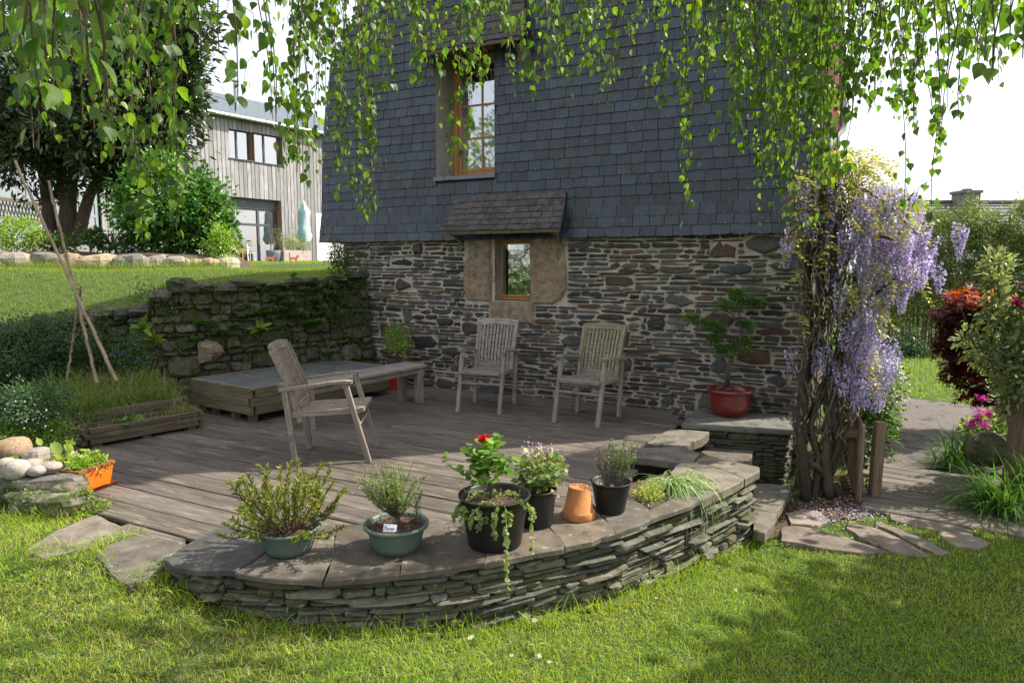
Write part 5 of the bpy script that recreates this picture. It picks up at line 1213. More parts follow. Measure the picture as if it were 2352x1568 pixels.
addw(MB().tube([TW(U0, ZE + .02, .42), TW(U1 + .2, ZE + .02, .42)], .09, 8).build("gutter", M['zinc'], None), th)
q = TF(535, 225, -2.5); pz = [TW(q[0], ZE + 1.0, -2.2), TW(q[0], TF(535, 190, -2.2)[1], -2.2)]
addw(MB().tube(pz, .13, 10).tube([pz[1] + V3(0, 0, .08), pz[1] + V3(0, 0, .14)], .22, 10).build("flue", M['zinc'], None), th)
# its terrace
tr = empty("house_terrace", TW(1, 1.8, 2.5), "raised timber terrace in front of the larch-clad house", "terrace", kind="structure")
ta, tb = TF(530, 605, 3.)[0], TF(765, 605, 3.)[0]
addw(MB().add([TW(ta, 1.87, 3), TW(tb, 1.87, 3), TW(tb, 1.87, 0), TW(ta, 1.87, 0)], [(0, 1, 2, 3)]).build("terrace_top", M['clad'], None), tr)
u = ta
while u < tb:
    addw(bar("fascia_board", TW(u + .15, 1.5, 3.0), TW(u + .15, 1.86, 3.0), .27, .03, M['clad'], None, TN), tr); u += .31
def tp(x, y, o): q = TF(x, y, o); return TW(q[0], 1.875, o)
def far_chair(px, lab, mat, face):
    p = tp(px, 600, 1.6); e = empty("dining_chair", p, lab, "chair", "dining chairs on the far terrace", rz=face); m = M[mat]
    for sx in (-.19, .19):
        bar("leg", (sx, .19, 0), (sx, .19, .45), .035, .035, m, None, (0, 1, 0)).parent = e; bar("leg", (sx, -.2, 0), (sx, -.24, .88), .035, .04, m, None, (0, 1, 0)).parent = e
    bar("seat", (0, -.22, .455), (0, .22, .455), .42, .03, m, None).parent = e
    for z in (.62, .72, .84): bar("back_rail", (-.19, -.225, z), (.19, -.225, z), .02, .06, m, None).parent = e
far_chair(529, "white dining chair at the edge of the open sliding door", 'white', 1.2); far_chair(544, "honey-coloured wooden dining chair on the far terrace", 'window_wood', 2.4); far_chair(573, "white dining chair in front of the glass on the far terrace", 'white', -.6)
e = empty("garden_table", tp(557, 600, 1.2), "small pale table between the far terrace chairs", "table")
bar("table_top", (-.35, 0, .73), (.35, 0, .73), .6, .03, M['white'], None).parent = e
for sx in (-.3, .3): bar("leg", (sx, 0, 0), (sx, 0, .72), .05, .05, M['white'], None, (0, 1, 0)).parent = e
e = empty("potted_olive", tp(629, 602, 2.2), "small olive tree in a slate-blue round pot on the far terrace", "potted plant")
child(MB().lathe([(.24, 0), (.34, .2), (.37, .45), (.36, .6), (.32, .6), (.3, .5), (.001, .5)], 20).build("pot", M['blue_pot'], None, smooth_=True), e); stem(e, [(0, 0, .5), (.03, 0, .8), (.08, 0, 1.1)], .03, .015, (.2, .18, .15), "trunk")
fb = FB(); crown(fb, (.1, 0, 1.32), (.4, .4, .5), 40, 14, .09, .07, T_LANCE, [(.22, .26, .17), (.3, .33, .24)], shell=.3); child(fb.build("crown", M['leaf'], None), e)
e = empty("trough_planter", tp(677, 604, 2.3), "pale pinkish trough planter with a loose green shrub on the far terrace", "planter", rz=math.atan2(TE[1], TE[0]))
child(MB().box((-.85, -.3, 0), (.85, .3, .62)).build("trough", M['pale_trough'], None), e)
fb = FB(); crown(fb, (-.25, 0, 1.02), (.62, .35, .45), 50, 14, .1, .075, T_OVATE, [(.22, .28, .08), (.3, .36, .12), (.36, .4, .18)], shell=.2); crown(fb, (.55, 0, .9), (.3, .3, .35), 22, 14, .09, .07, T_OVATE, [(.28, .34, .1), (.35, .4, .15)], shell=.2); child(fb.build("foliage", M['leaf'], None), e)
for k, x in enumerate((622, 676)):
    p = tp(x, 606, 2.95); e = empty("cat_figure", p, ("rusty steel cat silhouette crouching on the far terrace edge", "rusty steel cat silhouette with raised tail in front of the pale trough")[k], "garden figure", "rusty cats on the far terrace", rz=math.atan2(TE[1], TE[0]))
    out2 = [(-.24, 0), (-.2, .0), (-.18, .14), (.05, .13), (.12, 0), (.17, 0), (.18, .2), (.27, .24), (.27, .32), (.22, .38), (.17, .32), (.1, .25), (-.15, .26), (-.2, .22), (-.24, .24), (-.27, .5 if k else .2), (-.3, .5 if k else .16), (-.28, .15)]
    n = len(out2); child(MB().add([(x_, -.02, z) for x_, z in out2] + [(x_, .02, z) for x_, z in out2], [tuple(range(n)), tuple(range(2 * n - 1, n - 1, -1))] + [(i, (i + 1) % n, n + (i + 1) % n, n + i) for i in range(n)]).build("silhouette", M['rust_cat'], None), e)
p = tp(702, 603, 1.2); e = empty("folded_parasol", p, "closed white and turquoise parasol on the far terrace", "parasol")
bar("pole", (0, 0, 0), (0, 0, 3.3), .05, .05, M['zinc'], None, (0, 1, 0)).parent = e
vs = []; fs = []; cs = []; n = 14
for i, (z, r_) in enumerate(((1.1, .22), (1.35, .36), (1.9, .30), (2.5, .22), (2.75, .27), (3.05, .14), (3.35, .02))):
    for j in range(n):
        a = 6.283 * j / n; rr = r_ * (1 + .3 * math.cos(a * 5 + i)); vs.append((rr * math.cos(a), rr * math.sin(a), z + .08 * math.cos(3 * a) * (i < 2))); cs.append((.78, .8, .8) if math.cos(a * 2 + .5) > -.35 else (.3, .62, .62))
fs = [(i * n + j, i * n + (j + 1) % n, (i + 1) * n + (j + 1) % n, (i + 1) * n + j) for i in range(6) for j in range(n)]
child(MB().add(vs, fs, cs).build("canopy_cloth", M['canvas'], None, smooth_=True), e)
a, b = TF(727, 550, 1.)[0], TF(746, 550, 1.)[0] + .6; e = empty("white_panel_fence", TW((a + b) / 2, 1.7, 1.), "white upright board screen at the end of the far terrace", "fence")
for k in range(6): addw(bar("board", TW(a + (b - a) * (k + .5) / 6, 1.7, 1.), TW(a + (b - a) * (k + .5) / 6, TF(735, 490, 1.)[1], 1.), (b - a) / 6 - .02, .03, M['white'], None, TN), e)
# lattice railing
la, lb = D(-10, 475, 22.), D(100, 490, 23.5); e = empty("lattice_railing", (la + lb) / 2, "dark diamond-lattice railing with pale rails in front of the glazed wall", "railing")
for dz, w_ in ((.28, .12), (-.33, .1)): addw(bar("rail", la + V3(0, 0, dz), lb + V3(0, 0, dz), .06, w_, M['box_wood'], None), e)
for k in range(14):
    t0, t1 = k / 14, (k + 1.3) / 14; p, q = la + (lb - la) * t0, la + (lb - la) * min(t1, 1)
    addw(bar("lattice_bar", p + V3(0, 0, .24), q - V3(0, 0, .28), .02, .035, M['dark'], None), e); addw(bar("lattice_bar", p - V3(0, .02, .28), q + V3(0, -.02, .24), .02, .035, M['dark'], None), e)
# far house on the right, only its roof shows
e = empty("far_house", D(2240, 600, 42.), "distant house with pale slate roof and stone chimney above the bamboo", "house")
rp = [D(2100, 466, 44), D(2480, 466, 44), D(2500, 640, 39), D(2080, 640, 39)]
addw(MB().add(rp, [(3, 2, 1, 0)], (.22, .23, .245)).build("roof", M['roof_slate'], None), e)
rows = 22
for r_ in range(rows):
    t = r_ / rows; p = rp[0] * (1 - t) + rp[3] * t; q = rp[1] * (1 - t) + rp[2] * t; up_ = V3(0, -.1, .16)
    n_ = unit(np.cross(rp[1] - rp[0], rp[3] - rp[0])); n_ = n_ if n_[1] < 0 else -n_; dd = (rp[3] - rp[0]) / rows
    addw(MB().add([p, q, q + dd + n_ * .05, p + dd + n_ * .05, p + dd, q + dd], [(0, 1, 2, 3), (3, 2, 5, 4)], np.array((.22, .23, .245)) * RX.uniform(.85, 1.15)).build("slate_course", M['roof_slate'], None), e)
addw(MB().tube([rp[0] + V3(0, 0, .05), rp[1] + V3(0, 0, .05)], .14, 6, (.12, .1, .1)).build("ridge", M['roof_slate'], None), e)
c = D(2217, 455, 43.5); mb = MB().box((c[0] - .55, 42.9, c[2] - 1.2), (c[0] + .55, 44, c[2] + .25), (.22, .2, .17)).box((c[0] - .64, 42.8, c[2] + .252), (c[0] + .64, 44.1, c[2] + .42), (.2, .18, .16)).box((c[0] - .2, 43.2, c[2] + .422), (c[0] + .2, 43.6, c[2] + .55), (.2, .15, .12))
addw(mb.build("chimney", M['schist'], None), e)
addw(MB().add([D(2080, 640, 39.2), D(2500, 640, 39.2), D(2500, 640, 39.2) - V3(0, 0, 4), D(2080, 640, 39.2) - V3(0, 0, 4)], [(0, 1, 2, 3)]).build("wall", M['render'], None), e)

# ================================================================ GATE
gz = -.46
e = empty("garden_gate", W(1990, 1152, gz), "low wooden picket gate standing open edge-on at its post", "gate")
pp = W(2006, 1148, gz)
addw(bar("post", (pp[0], pp[1], gz - .1), (pp[0] + .02, pp[1], D(2006, 968, pp[1])[2]), .085, .085, M['gate_wood'], None, (0, 1, 0)), e)
g0 = W(1978, 1158, gz); g1 = g0 + np.array([.3, .78, 0])
for z in (.14, .56): addw(bar("rail", g0 + V3(0, 0, z), g1 + V3(0, 0, z), .03, .06, M['gate_wood'], None), e)
for k in range(9):
    t = k / 8; p = g0 + (g1 - g0) * t; addw(bar("picket", p + V3(-.025, 0, .03), p + V3(-.025, 0, .74), .02, .06, M['gate_wood'], None, (0, 1, 0)), e)
addw(bar("brace", g0 + V3(.02, .03, .16), g1 + V3(.02, -.03, .54), .02, .05, M['gate_wood'], None), e)
e = empty("wooden_fence", D(1940, 1100, 6.5), "short rustic rail fence between wisteria trunk and gate post", "fence")
addw(bar("rail", D(1850, 984, 6.35), D(1990, 998, 6.3), .04, .075, M['gate_wood'], None), e); addw(bar("rail", D(1870, 1040, 6.5), D(1985, 1000, 6.35), .04, .06, M['gate_wood'], None), e)
p = W(2022, 1140, gz); addw(bar("post", (p[0], p[1] + .12, gz - .1), (p[0], p[1] + .12, D(2022, 985, p[1] + .12)[2]), .05, .07, M['gate_wood'], None, (0, 1, 0)), e)
p = W(2335, 1125, -.42); e = empty("wooden_post", (p[0], p[1], -.45), "thick weathered timber post beside the strappy leaves", "post")
addw(MB().cbox((0, -.11, -.11), (1.0, .11, .11), .015).build("post_shaft", M['gate_wood'], None, frame_matrix((p[0] + .02, p[1], -.5), (.04, 0, 1.))), e)
p = D(2268, 1032, 6.6); blob(MB(), p, (.2, .2, .16), (.12, .11, .07), 14, 10, 2.3, .14).build("mossy_rock", M['mossy_stone'])
tag(COL.objects[-1], "rounded mossy rock between strappy plants by the gravel path", "rock")

# ================================================================ PLANTS
def plant(name, loc, label, cat="plant", group=None): return empty(name, loc, label, cat, group)
def part(par, fb, name, mat, stuff=False):
    o = fb.build(name, M[mat], None); addw(o, par)
    if stuff: o["kind"] = "stuff"
    return o
def pxr(w_, h, Y): s_ = Y / FPX; return (w_ * s_, w_ * s_ * .85, h * s_)
# evergreen tree on the raised bed
Y = 19.; e = plant("evergreen_tree", D(160, 560, Y), "dark evergreen tree with several trunks behind the rockery", "tree")
for pts, r0 in (([(118, 560), (112, 480), (100, 400), (70, 300)], .2), ([(140, 560), (150, 480), (140, 400), (150, 260)], .17), ([(165, 565), (160, 480), (165, 420), (200, 300)], .2), ([(178, 560), (190, 500), (205, 450), (240, 370), (290, 290)], .18)):
    mb = MB().tube([D(x, y, Y + .1 * k) for k, (x, y) in enumerate(pts)], list(np.linspace(r0, r0 * .55, len(pts))), 9, (.075, .055, .04)); addw(mb.build("trunk", M['bark'], None, smooth_=True), e)
fb = FB(); EV = [(.028, .05, .015), (.04, .07, .018), (.06, .10, .026), (.085, .12, .04)]
for x, y, w_, h, n in ((150, 170, 230, 210, 520), (330, 200, 130, 160, 300), (60, 320, 130, 100, 230), (200, 320, 160, 80, 230), (340, 330, 90, 70, 120), (415, 180, 55, 120, 110), (270, 395, 60, 45, 60), (400, 40, 90, 90, 120)):
    crown(fb, D(x, y, Y), pxr(w_, h, Y), n, 28, .17, .19, T_LANCE, EV, shell=.25, up=.5, wid=1.5)
part(e, fb, "crown", 'gloss')
# broad-leaved bush
Y = 16.6; e = plant("hydrangea_bush", D(400, 600, Y), "large rounded bush with fresh green leaves in front of the larch house", "bush")
mb = MB()
for k in range(26):
    a = RX.uniform(-1, 1); mb.tube([D(395 + 35 * a, 600, Y), D(395 + 80 * a, 540, Y + RX.uniform(-.4, .4)), D(395 + 120 * a, 480 - RX.uniform(0, 60), Y + RX.uniform(-.6, .6))], [.03, .02, .012], 5, (.15, .11, .07), False)
addw(mb.build("stems", M['bark'], None), e); fb = FB(); HY = [(.05, .15, .02), (.08, .22, .03), (.13, .29, .045), (.04, .11, .02)]
for x, y, w_, h, n in ((400, 455, 120, 85, 240), (455, 510, 80, 60, 100), (340, 500, 80, 65, 100), (380, 560, 80, 30, 36), (500, 545, 40, 40, 34)): crown(fb, D(x, y, Y), pxr(w_, h, Y), n, 15, .12, .13, T_OVATE, HY, shell=.55, up=.6, wid=1.25)
part(e, fb, "foliage", 'leaf')
Y = 15.6; e = plant("golden_bush", D(45, 580, Y), "low bright yellow-green bush above the end of the rockery", "bush"); fb = FB(); crown(fb, D(42, 540, Y), pxr(48, 38, Y), 130, 15, .06, .07, T_OVATE, [(.24, .38, .04), (.33, .46, .05), (.17, .3, .03)], shell=.5, up=.6); part(e, fb, "foliage", 'leaf')
e = plant("fresh_shrub", D(505, 600, 15.8), "loose light-green shrub beside the far terrace", "bush"); fb = FB(); crown(fb, D(508, 560, 15.8), pxr(35, 42, 15.8), 70, 12, .08, .085, T_OVATE, [(.2, .34, .05), (.27, .42, .06), (.14, .25, .04)], shell=.3, up=.5); part(e, fb, "foliage", 'leaf')
e = plant("pale_flower_clump", D(528, 602, 14.9), "clump of pale yellow flowers against the last rockery boulder", "flowers"); fb = FB(); crown(fb, D(528, 602, 14.9), pxr(20, 12, 14.9), 30, 14, .05, .045, T_QUAD, [(.55, .6, .2), (.62, .62, .4), (.3, .42, .1)], shell=.2); part(e, fb, "flowers", 'petal')
e = plant("dark_groundcover", D(255, 570, 16.), "low dark-leaved plants with white dots below the tree", "plants"); fb = FB()
for x, y, w_, h in ((250, 560, 45, 18), (300, 572, 40, 14), (215, 545, 25, 12), (130, 560, 40, 10)): crown(fb, D(x, y, 16.2), pxr(w_, h, 16.2), 50, 10, .08, .1, T_OVATE, [(.05, .12, .025), (.08, .17, .04), (.1, .2, .05)], shell=.2, up=1.)
n = 40; fb.add(*leafset(np.array([D(RX.uniform(260, 350), RX.uniform(560, 590), 15.6) for _ in range(n)]), rdir(n), rdir(n), .06, T_PETAL5, pal([(.7, .7, .68)], n, .05))); part(e, fb, "foliage", 'leaf')
# wall line helper
def on_wall(x, y):
    d = ray(x, y); best = None
    for i in range(len(RW) - 1):
        a, b = RW[i], RW[i + 1]; m_ = np.array([[d[0], a[0] - b[0]], [d[1], a[1] - b[1]]])
        if abs(np.linalg.det(m_)) < 1e-6: continue
        t, u_ = np.linalg.solve(m_, a)
        if 0 <= u_ <= 1 and t > 0 and (best is None or t < best[0]): best = (t, rpath.L[i] + u_ * (rpath.L[i + 1] - rpath.L[i]))
    p = CAM + d * best[0]; _, n = rpath(best[1]); off = .10 * (1.3 - p[2]) - .06 + .07
    return p + np.array([n[0], n[1], 0]) * off, n
def fern_mesh(n=9, L_=.2, cols=((.12, .25, .04), (.18, .32, .06), (.09, .19, .03)), width=.22, k=13):
    fb = FB()
    for i in range(n):
        a = RX.uniform(-1.9, 1.9); l = L_ * RX.uniform(.6, 1.15); o = np.array([math.sin(a), -math.cos(a) * .7 - .3, 0]); P = [o * l * t * .72 + V3(0, 0, l * (1.05 * t - .6 * t * t * RX.uniform(.8, 1.5))) for t in np.linspace(0, 1, 8)]
        fb.mb(MB().tube(P, .0018, 3, cols[0], False)); t = np.repeat(np.linspace(.12, .98, k), 2); x = np.linspace(0, 1, 8); PA = np.array(P); pos = np.stack([np.interp(t, x, PA[:, j]) for j in range(3)], 1)
        d = unit(PA[-1] - PA[0]); s_ = unit(np.cross(d, [0, 0, 1.])); sg = np.tile([1, -1], k)[:, None]; ax = s_[None] * sg + d[None] * .5
        fb.add(*leafset(pos, ax, np.tile([0, -.2, 1.], (2 * k, 1)) + rdir(2 * k) * .2, l * width * np.sin(np.pi * (t * .8 + .15)) + .004, T_QUAD, pal(cols, 2 * k), .8))
    return fb
fern_meshes = [fern_mesh(RX.randint(8, 13), RX.uniform(.16, .22)).mesh("fern_fronds", M['leaf']) for _ in range(5)]
for k, (x, y) in enumerate([(2020, 350), (1960, 440), (1790, 455), (2090, 460), (2180, 450), (2260, 490), (1700, 570), (1780, 590), (1650, 590), (1970, 560), (1920, 600), (2170, 540), (2175, 620), (2165, 690), (1740, 620), (1850, 600), (1340, 800), (2230, 880), (1820, 620), (2300, 640), (1690, 640), (1250, 420), (2080, 560), (2120, 700), (1600, 700), (1500, 760), (2250, 420), (1880, 520), (1420, 700), (2020, 640)]):
    p, n = on_wall(x / 3, 522.7 + y / 3); o = bpy.data.objects.new("wall_fern", fern_meshes[k % 5]); link(o, None, Matrix.Translation(Vector(p)) @ Matrix.Rotation(math.atan2(n[1], n[0]) + math.pi / 2, 4, 'Z') @ Matrix.Scale(RX.uniform(.8, 1.5), 4))
    tag(o, "small green fern rooted in the mossy retaining wall", "fern", "ferns growing in the retaining wall")
for x, y, lab in ((1770, 690, "bright broad-leaved fern low on the retaining wall"), (1050, 770, "lime-green hart's-tongue rosette on the retaining wall"), (985, 690, "pale leaf shoot above the rosette on the retaining wall")):
    p, n = on_wall(x / 3, 522.7 + y / 3); e = plant("hart_tongue_fern", p, lab, "fern"); fb = FB(); m_ = 14; ax = rdir(m_) * [1, 1, .5] + [n[0] * .5, n[1] * .5, .35]
    fb.add(*leafset(np.tile(p, (m_, 1)), ax, rdir(m_) * .4 + [n[0], n[1], .6], NR.uniform(.12, .22, m_), T_LANCE, pal([(.28, .42, .06), (.36, .5, .09), (.2, .34, .05)], m_), 1.3)); part(e, fb, "leaves", 'leaf')
e = plant("ivy_moss_strip", on_wall(835, 740)[0], "dark moss and ivy growing up the corner of retaining wall and house", "ivy"); fb = FB()
for k in range(110):
    x, y = RX.uniform(770, 860), RX.uniform(575, 850)
    if RX.random() < .4: x = RX.gauss(785, 12); y = RX.gauss(600, 22)
    try: p, n = on_wall(min(x, 852), y)
    except Exception: continue
    m_ = 26; fb.add(*leafset(p + NR.normal(0, .05, (m_, 3)), rdir(m_) + [0, 0, -.2], rdir(m_) * .5 + [n[0], n[1], .4], NR.uniform(.015, .045, m_), T_QUAD, pal([(.035, .075, .015), (.05, .1, .02), (.08, .12, .02)], m_)))
part(e, fb, "foliage", 'leaf')
e = plant("wall_weeds", on_wall(600, 720)[0], "scattered small weeds, moss tufts and ivy sprouting from the retaining wall", "weeds"); fb = FB()
for k in range(420):
    x, y = RX.uniform(300, 840), RX.triangular(640, 860, 670)
    p, n = on_wall(x, y)
    if p[2] < .05 or p[2] > rtop(0): continue
    m_ = RX.randint(8, 26); fb.add(*leafset(p + NR.normal(0, .035, (m_, 3)), rdir(m_) + [n[0] * .4, n[1] * .4, -.1], rdir(m_) * .5 + [n[0], n[1], .5], NR.uniform(.012, .035, m_), T_QUAD, pal([(.06, .12, .02), (.1, .16, .03), (.05, .08, .02), (.16, .24, .05)], m_)))
o = part(e, fb, "foliage", 'leaf', True); e["kind"] = "stuff"
# dark cushion shrub spilling over the wall
e = plant("cushion_shrub", D(90, 880, 7.4), "dense dark-green fine-leaved shrub spilling over the end of the retaining wall", "shrub"); fb = FB(); CS = [(.055, .11, .05), (.08, .15, .065), (.11, .18, .08)]
for x, y, w_, h, n in ((75, 800, 110, 70, 260), (150, 770, 70, 50, 120), (20, 830, 70, 55, 130), (140, 840, 60, 45, 90)): crown(fb, D(x, y, 7.5), pxr(w_, h, 7.5), n, 26, .045, .03, T_OVATE, CS, shell=.6, up=.6)
part(e, fb, "foliage", 'leaf')
e = plant("campanula", D(270, 850, 7.6), "low green plant dotted with violet-blue bellflowers below the wall", "flowers"); fb = FB(); crown(fb, D(280, 815, 7.7), pxr(75, 50, 7.7), 130, 16, .05, .03, T_OVATE, [(.06, .14, .03), (.1, .2, .04)], shell=.4, up=.6)
n = 46; fb.add(*leafset(np.array([D(RX.gauss(285, 28), RX.gauss(800, 26), 7.35) for _ in range(n)]), rdir(n) * .5 + [0, -.4, 0], rdir(n) * .5 + [0, -1, .5], NR.uniform(.025, .04, n), T_PETAL5, pal([(.16, .11, .5), (.22, .16, .6)], n, .1))); part(e, fb, "foliage", 'petal')
# wild grass in the planter
e = plant("planter_grass", q0 + f1 * .55 + f2 * .4 + V3(0, 0, .2), "tall unruly grass growing out of the tiered planter", "grass"); e["kind"] = "stuff"; fb = FB()
def in_planter(n, ya, yb, z): return np.array([np.array(pln.location) + f1 * RX.uniform(-.54, .54) + f2 * RX.uniform(ya, yb) + V3(0, 0, z) for _ in range(n)])
GW = [(.14, .27, .04), (.2, .34, .06), (.10, .2, .03), (.34, .32, .13), (.4, .34, .2)]
for ya, yb, z, n in ((-.12, .2, .26, 1500), (.28, .6, .36, 1200)): blades(fb, in_planter(n, ya, yb, z), NR.uniform(.14, .42, n), NR.uniform(.004, .008, n), NR.uniform(.2, 1.1, n), GW, 5, .8)
tuft = np.array([np.array(pln.location) + f1 * RX.gauss(-.38, .08) + f2 * RX.gauss(0., .06) + V3(0, 0, .24) for _ in range(420)]); blades(fb, tuft, NR.uniform(.2, .46, 420), .006, NR.uniform(.4, 1.3, 420), GW[:3], 5, .9)
blades(fb, in_planter(170, -.46, -.26, .16), NR.uniform(.05, .2, 170), .006, NR.uniform(.3, 1.3, 170), GW, 4, .8)
blades(fb, in_planter(160, -.46, -.26, .16) * 0 + np.array([np.array(pln.location) + f1 * RX.gauss(.42, .06) + f2 * RX.gauss(-.35, .05) + V3(0, 0, .17) for _ in range(160)]), NR.uniform(.1, .3, 160), .005, NR.uniform(.4, 1.4, 160), GW[2:], 4, .9)
part(e, fb, "blades", 'grass', True)
e = plant("leafy_weed", pln.location + Vector(f2 * -.35), "broad-leaved green weed in the front tier of the planter", "weed"); fb = FB(); n = 26; c = np.array(pln.location) + f1 * -.1 + f2 * -.36 + V3(0, 0, .17)
fb.add(*leafset(c + NR.normal(0, .06, (n, 3)) * [1, 1, .3], rdir(n) * [1, 1, .3] + [0, 0, .3], rdir(n) * .4 + [0, -.2, 1], NR.uniform(.05, .1, n), T_OVATE, pal([(.12, .26, .05), (.17, .32, .06)], n), 1.3)); part(e, fb, "leaves", 'leaf')
# bed at the left edge
e = plant("flowering_groundcover", D(60, 980, 5.6), "low ground cover with tiny pale-blue flowers beside the stone pile", "flowers"); fb = FB(); fl = FB()
for x, y, w_, h, n, c in ((60, 930, 80, 50, 190, [(.06, .12, .05), (.09, .17, .07)]), (40, 985, 75, 36, 150, [(.18, .3, .05), (.26, .38, .07)]), (110, 1000, 45, 30, 70, [(.16, .27, .05), (.24, .34, .07)])): crown(fb, D(x, y, 5.7), pxr(w_, h, 5.7), n, 18, .04, .03, T_OVATE, c, shell=.4, up=.8)
n = 40; fl.add(*leafset(np.array([D(RX.gauss(75, 36), RX.gauss(960, 26), 5.35) for _ in range(n)]), rdir(n), rdir(n) * .6 + [0, -.5, .8], NR.uniform(.012, .02, n), T_PETAL5, pal([(.55, .56, .72), (.7, .7, .78)], n, .08)))
part(e, fb, "foliage", 'leaf'); part(e, fl, "flowers", 'petal', True)
e = plant("fern", W(145, 1035, .02), "feathery green fern between ground cover and planter", "fern"); fb = fern_mesh(8, .3, ((.1, .24, .06), (.15, .3, .08), (.09, .2, .05)), .3, 16); o = fb.build("fronds", M['leaf'], None); o.parent = e
e = plant("pale_rosette", W(150, 1075, .02), "clump of pale lime-green broad leaves behind the orange trough", "plant"); fb = FB(); n = 60; c = D(140, 1055, 5.2)
fb.add(*leafset(c + NR.normal(0, 1, (n, 3)) * [.14, .1, .05], rdir(n) * [1, 1, .4] + [0, -.1, .5], rdir(n) * .5 + [0, -.3, 1], NR.uniform(.06, .13, n), T_OVATE, pal([(.36, .48, .1), (.28, .42, .07), (.45, .52, .2)], n), 1.2)); part(e, fb, "leaves", 'leaf')
e = plant("creeping_weeds", W(215, 1165, .02), "weeds and moss sprouting round the foot of the stone pile", "weeds"); fb = FB()
for x, y, w_, h, n in ((215, 1165, 40, 14, 40), (120, 1160, 60, 16, 40), (190, 1130, 20, 20, 20), (60, 1140, 40, 10, 20)): crown(fb, D(x, y, 4.62), pxr(w_, h, 4.6), n, 9, .02, .026, T_OVATE, [(.14, .26, .04), (.2, .33, .05), (.24, .22, .05)], shell=.2, up=.8)
part(e, fb, "foliage", 'leaf')

# ---- wisteria at the house corner
wy = 6.35; e = plant("wisteria", D(1885, 1145, 6.1), "old wisteria with twisted trunks and hanging lilac flower racemes at the house corner", "wisteria")
BK = (.058, .045, .031)
for pts, r0, r1 in (([(1838, 1120), (1848, 1000), (1842, 880), (1862, 760), (1852, 640), (1866, 520), (1860, 400)], .05, .035), ([(1850, 1150), (1846, 1060), (1832, 960), (1852, 880), (1876, 800), (1880, 700), (1890, 600), (1885, 480), (1900, 390)], .05, .028), ([(1905, 1140), (1893, 1040), (1905, 960), (1895, 880), (1930, 800), (1955, 730), (1975, 680), (1962, 640), (1990, 560)], .048, .022),
      ([(1945, 1162), (1908, 1105), (1868, 1062), (1830, 1050), (1838, 980), (1872, 930), (1910, 900), (1915, 960), (1925, 1030), (1912, 1090)], .03, .028), ([(1870, 1150), (1880, 1060), (1862, 980), (1880, 900), (1905, 850), (1880, 780), (1908, 690), (1915, 560), (1930, 470)], .036, .02),
      ([(1855, 1000), (1880, 920), (1920, 880), (1945, 800), (1930, 740), (1890, 660), (1868, 560), (1872, 440)], .03, .016), ([(1950, 740), (1990, 690), (2030, 660), (2060, 640)], .028, .01), ([(1900, 600), (1960, 560), (2030, 540), (2080, 570)], .024, .008), ([(1890, 480), (1850, 500), (1810, 540)], .018, .006),
      ([(1900, 430), (1960, 420), (2040, 470), (2110, 540)], .022, .006), ([(1925, 880), (1975, 870), (2040, 850)], .02, .006), ([(1880, 1148), (1900, 1080), (1935, 1010), (1925, 930), (1895, 870)], .03, .02)):
    k = len(pts); P = [D(x, y, wy + .12 * math.sin(1.3 * i + r0 * 60) - .25 * max(0, (y - 1000) / 150)) for i, (x, y) in enumerate(pts)]
    t = np.linspace(0, k - 1, k * 4); PA = np.array(P); Q = np.stack([np.interp(t, np.arange(k), PA[:, j]) for j in range(3)], 1); Q[1:-1] = (Q[:-2] + 2 * Q[1:-1] + Q[2:]) / 4; Q += NR.normal(0, .006, Q.shape)
    addw(MB().tube(Q, list(np.linspace(r0, r1, len(Q)) * .92 * NR.uniform(.78, 1.25, len(Q))), 8, np.array(BK) * RX.uniform(.8, 1.3)).build("trunk", M['bark'], None, smooth_=True), e)
tw = MB()
for k in range(150):
    x, y = RX.uniform(1830, 1960), RX.uniform(480, 1130); Q = [D(x, y, wy + RX.uniform(-.2, .25))]
    for i in range(6): x += RX.uniform(-16, 20); y -= RX.uniform(10, 45); Q.append(D(x, y, wy + RX.uniform(-.25, .25)))
    tw.tube(Q, .006, 4, (.16, .13, .095), False)
tw.tube([D(2080, 560, 6.5), D(2140, 490, 6.6), D(2190, 482, 6.7), D(2212, 505, 6.7)], .006, 5, (.14, .11, .08), False); tw.tube([D(2100, 600, 6.5), D(2150, 585, 6.6), D(2162, 610, 6.6)], .005, 5, (.14, .11, .08), False)
addw(tw.build("twigs", M['bark'], None), e)
LIL = [(.42, .34, .60), (.52, .45, .68), (.68, .62, .78), (.33, .26, .52), (.6, .55, .72)]
def raceme(L_, n):
    fb = FB(); t = NR.random(n) ** .85; r_ = .055 * (1 - t * .85) * (.6 + .4 * np.minimum(1, t * 8)); a = NR.uniform(0, 6.283, n); p = np.stack([r_ * np.cos(a), r_ * np.sin(a), -L_ * t], 1)
    ax = np.stack([np.cos(a), np.sin(a), -.2 + NR.normal(0, .4, n)], 1); fb.add(*leafset(p, ax, rdir(n) + [0, 0, .5], NR.uniform(.018, .03, n) * (1 - .35 * t), T_QUAD, pal(LIL, n, .15), 2.2))
    fb.mb(MB().tube([(0, 0, .05), (0, 0, -L_)], .002, 3, (.25, .3, .12))); return fb.mesh("raceme", M['petal'])
rac = [raceme(RX.uniform(.2, .36), RX.randint(110, 170)) for _ in range(6)]
def put_raceme(x, y, Y, sc=1.):
    o = bpy.data.objects.new("raceme", RX.choice(rac)); link(o, None, Matrix.Translation(Vector(D(x, y, Y))) @ Matrix.Rotation(RX.uniform(0, 6), 4, 'Z') @ Matrix.Rotation(RX.uniform(-.25, .25), 4, 'X') @ Matrix.Scale(sc, 4)); addw(o, e)
spots = []
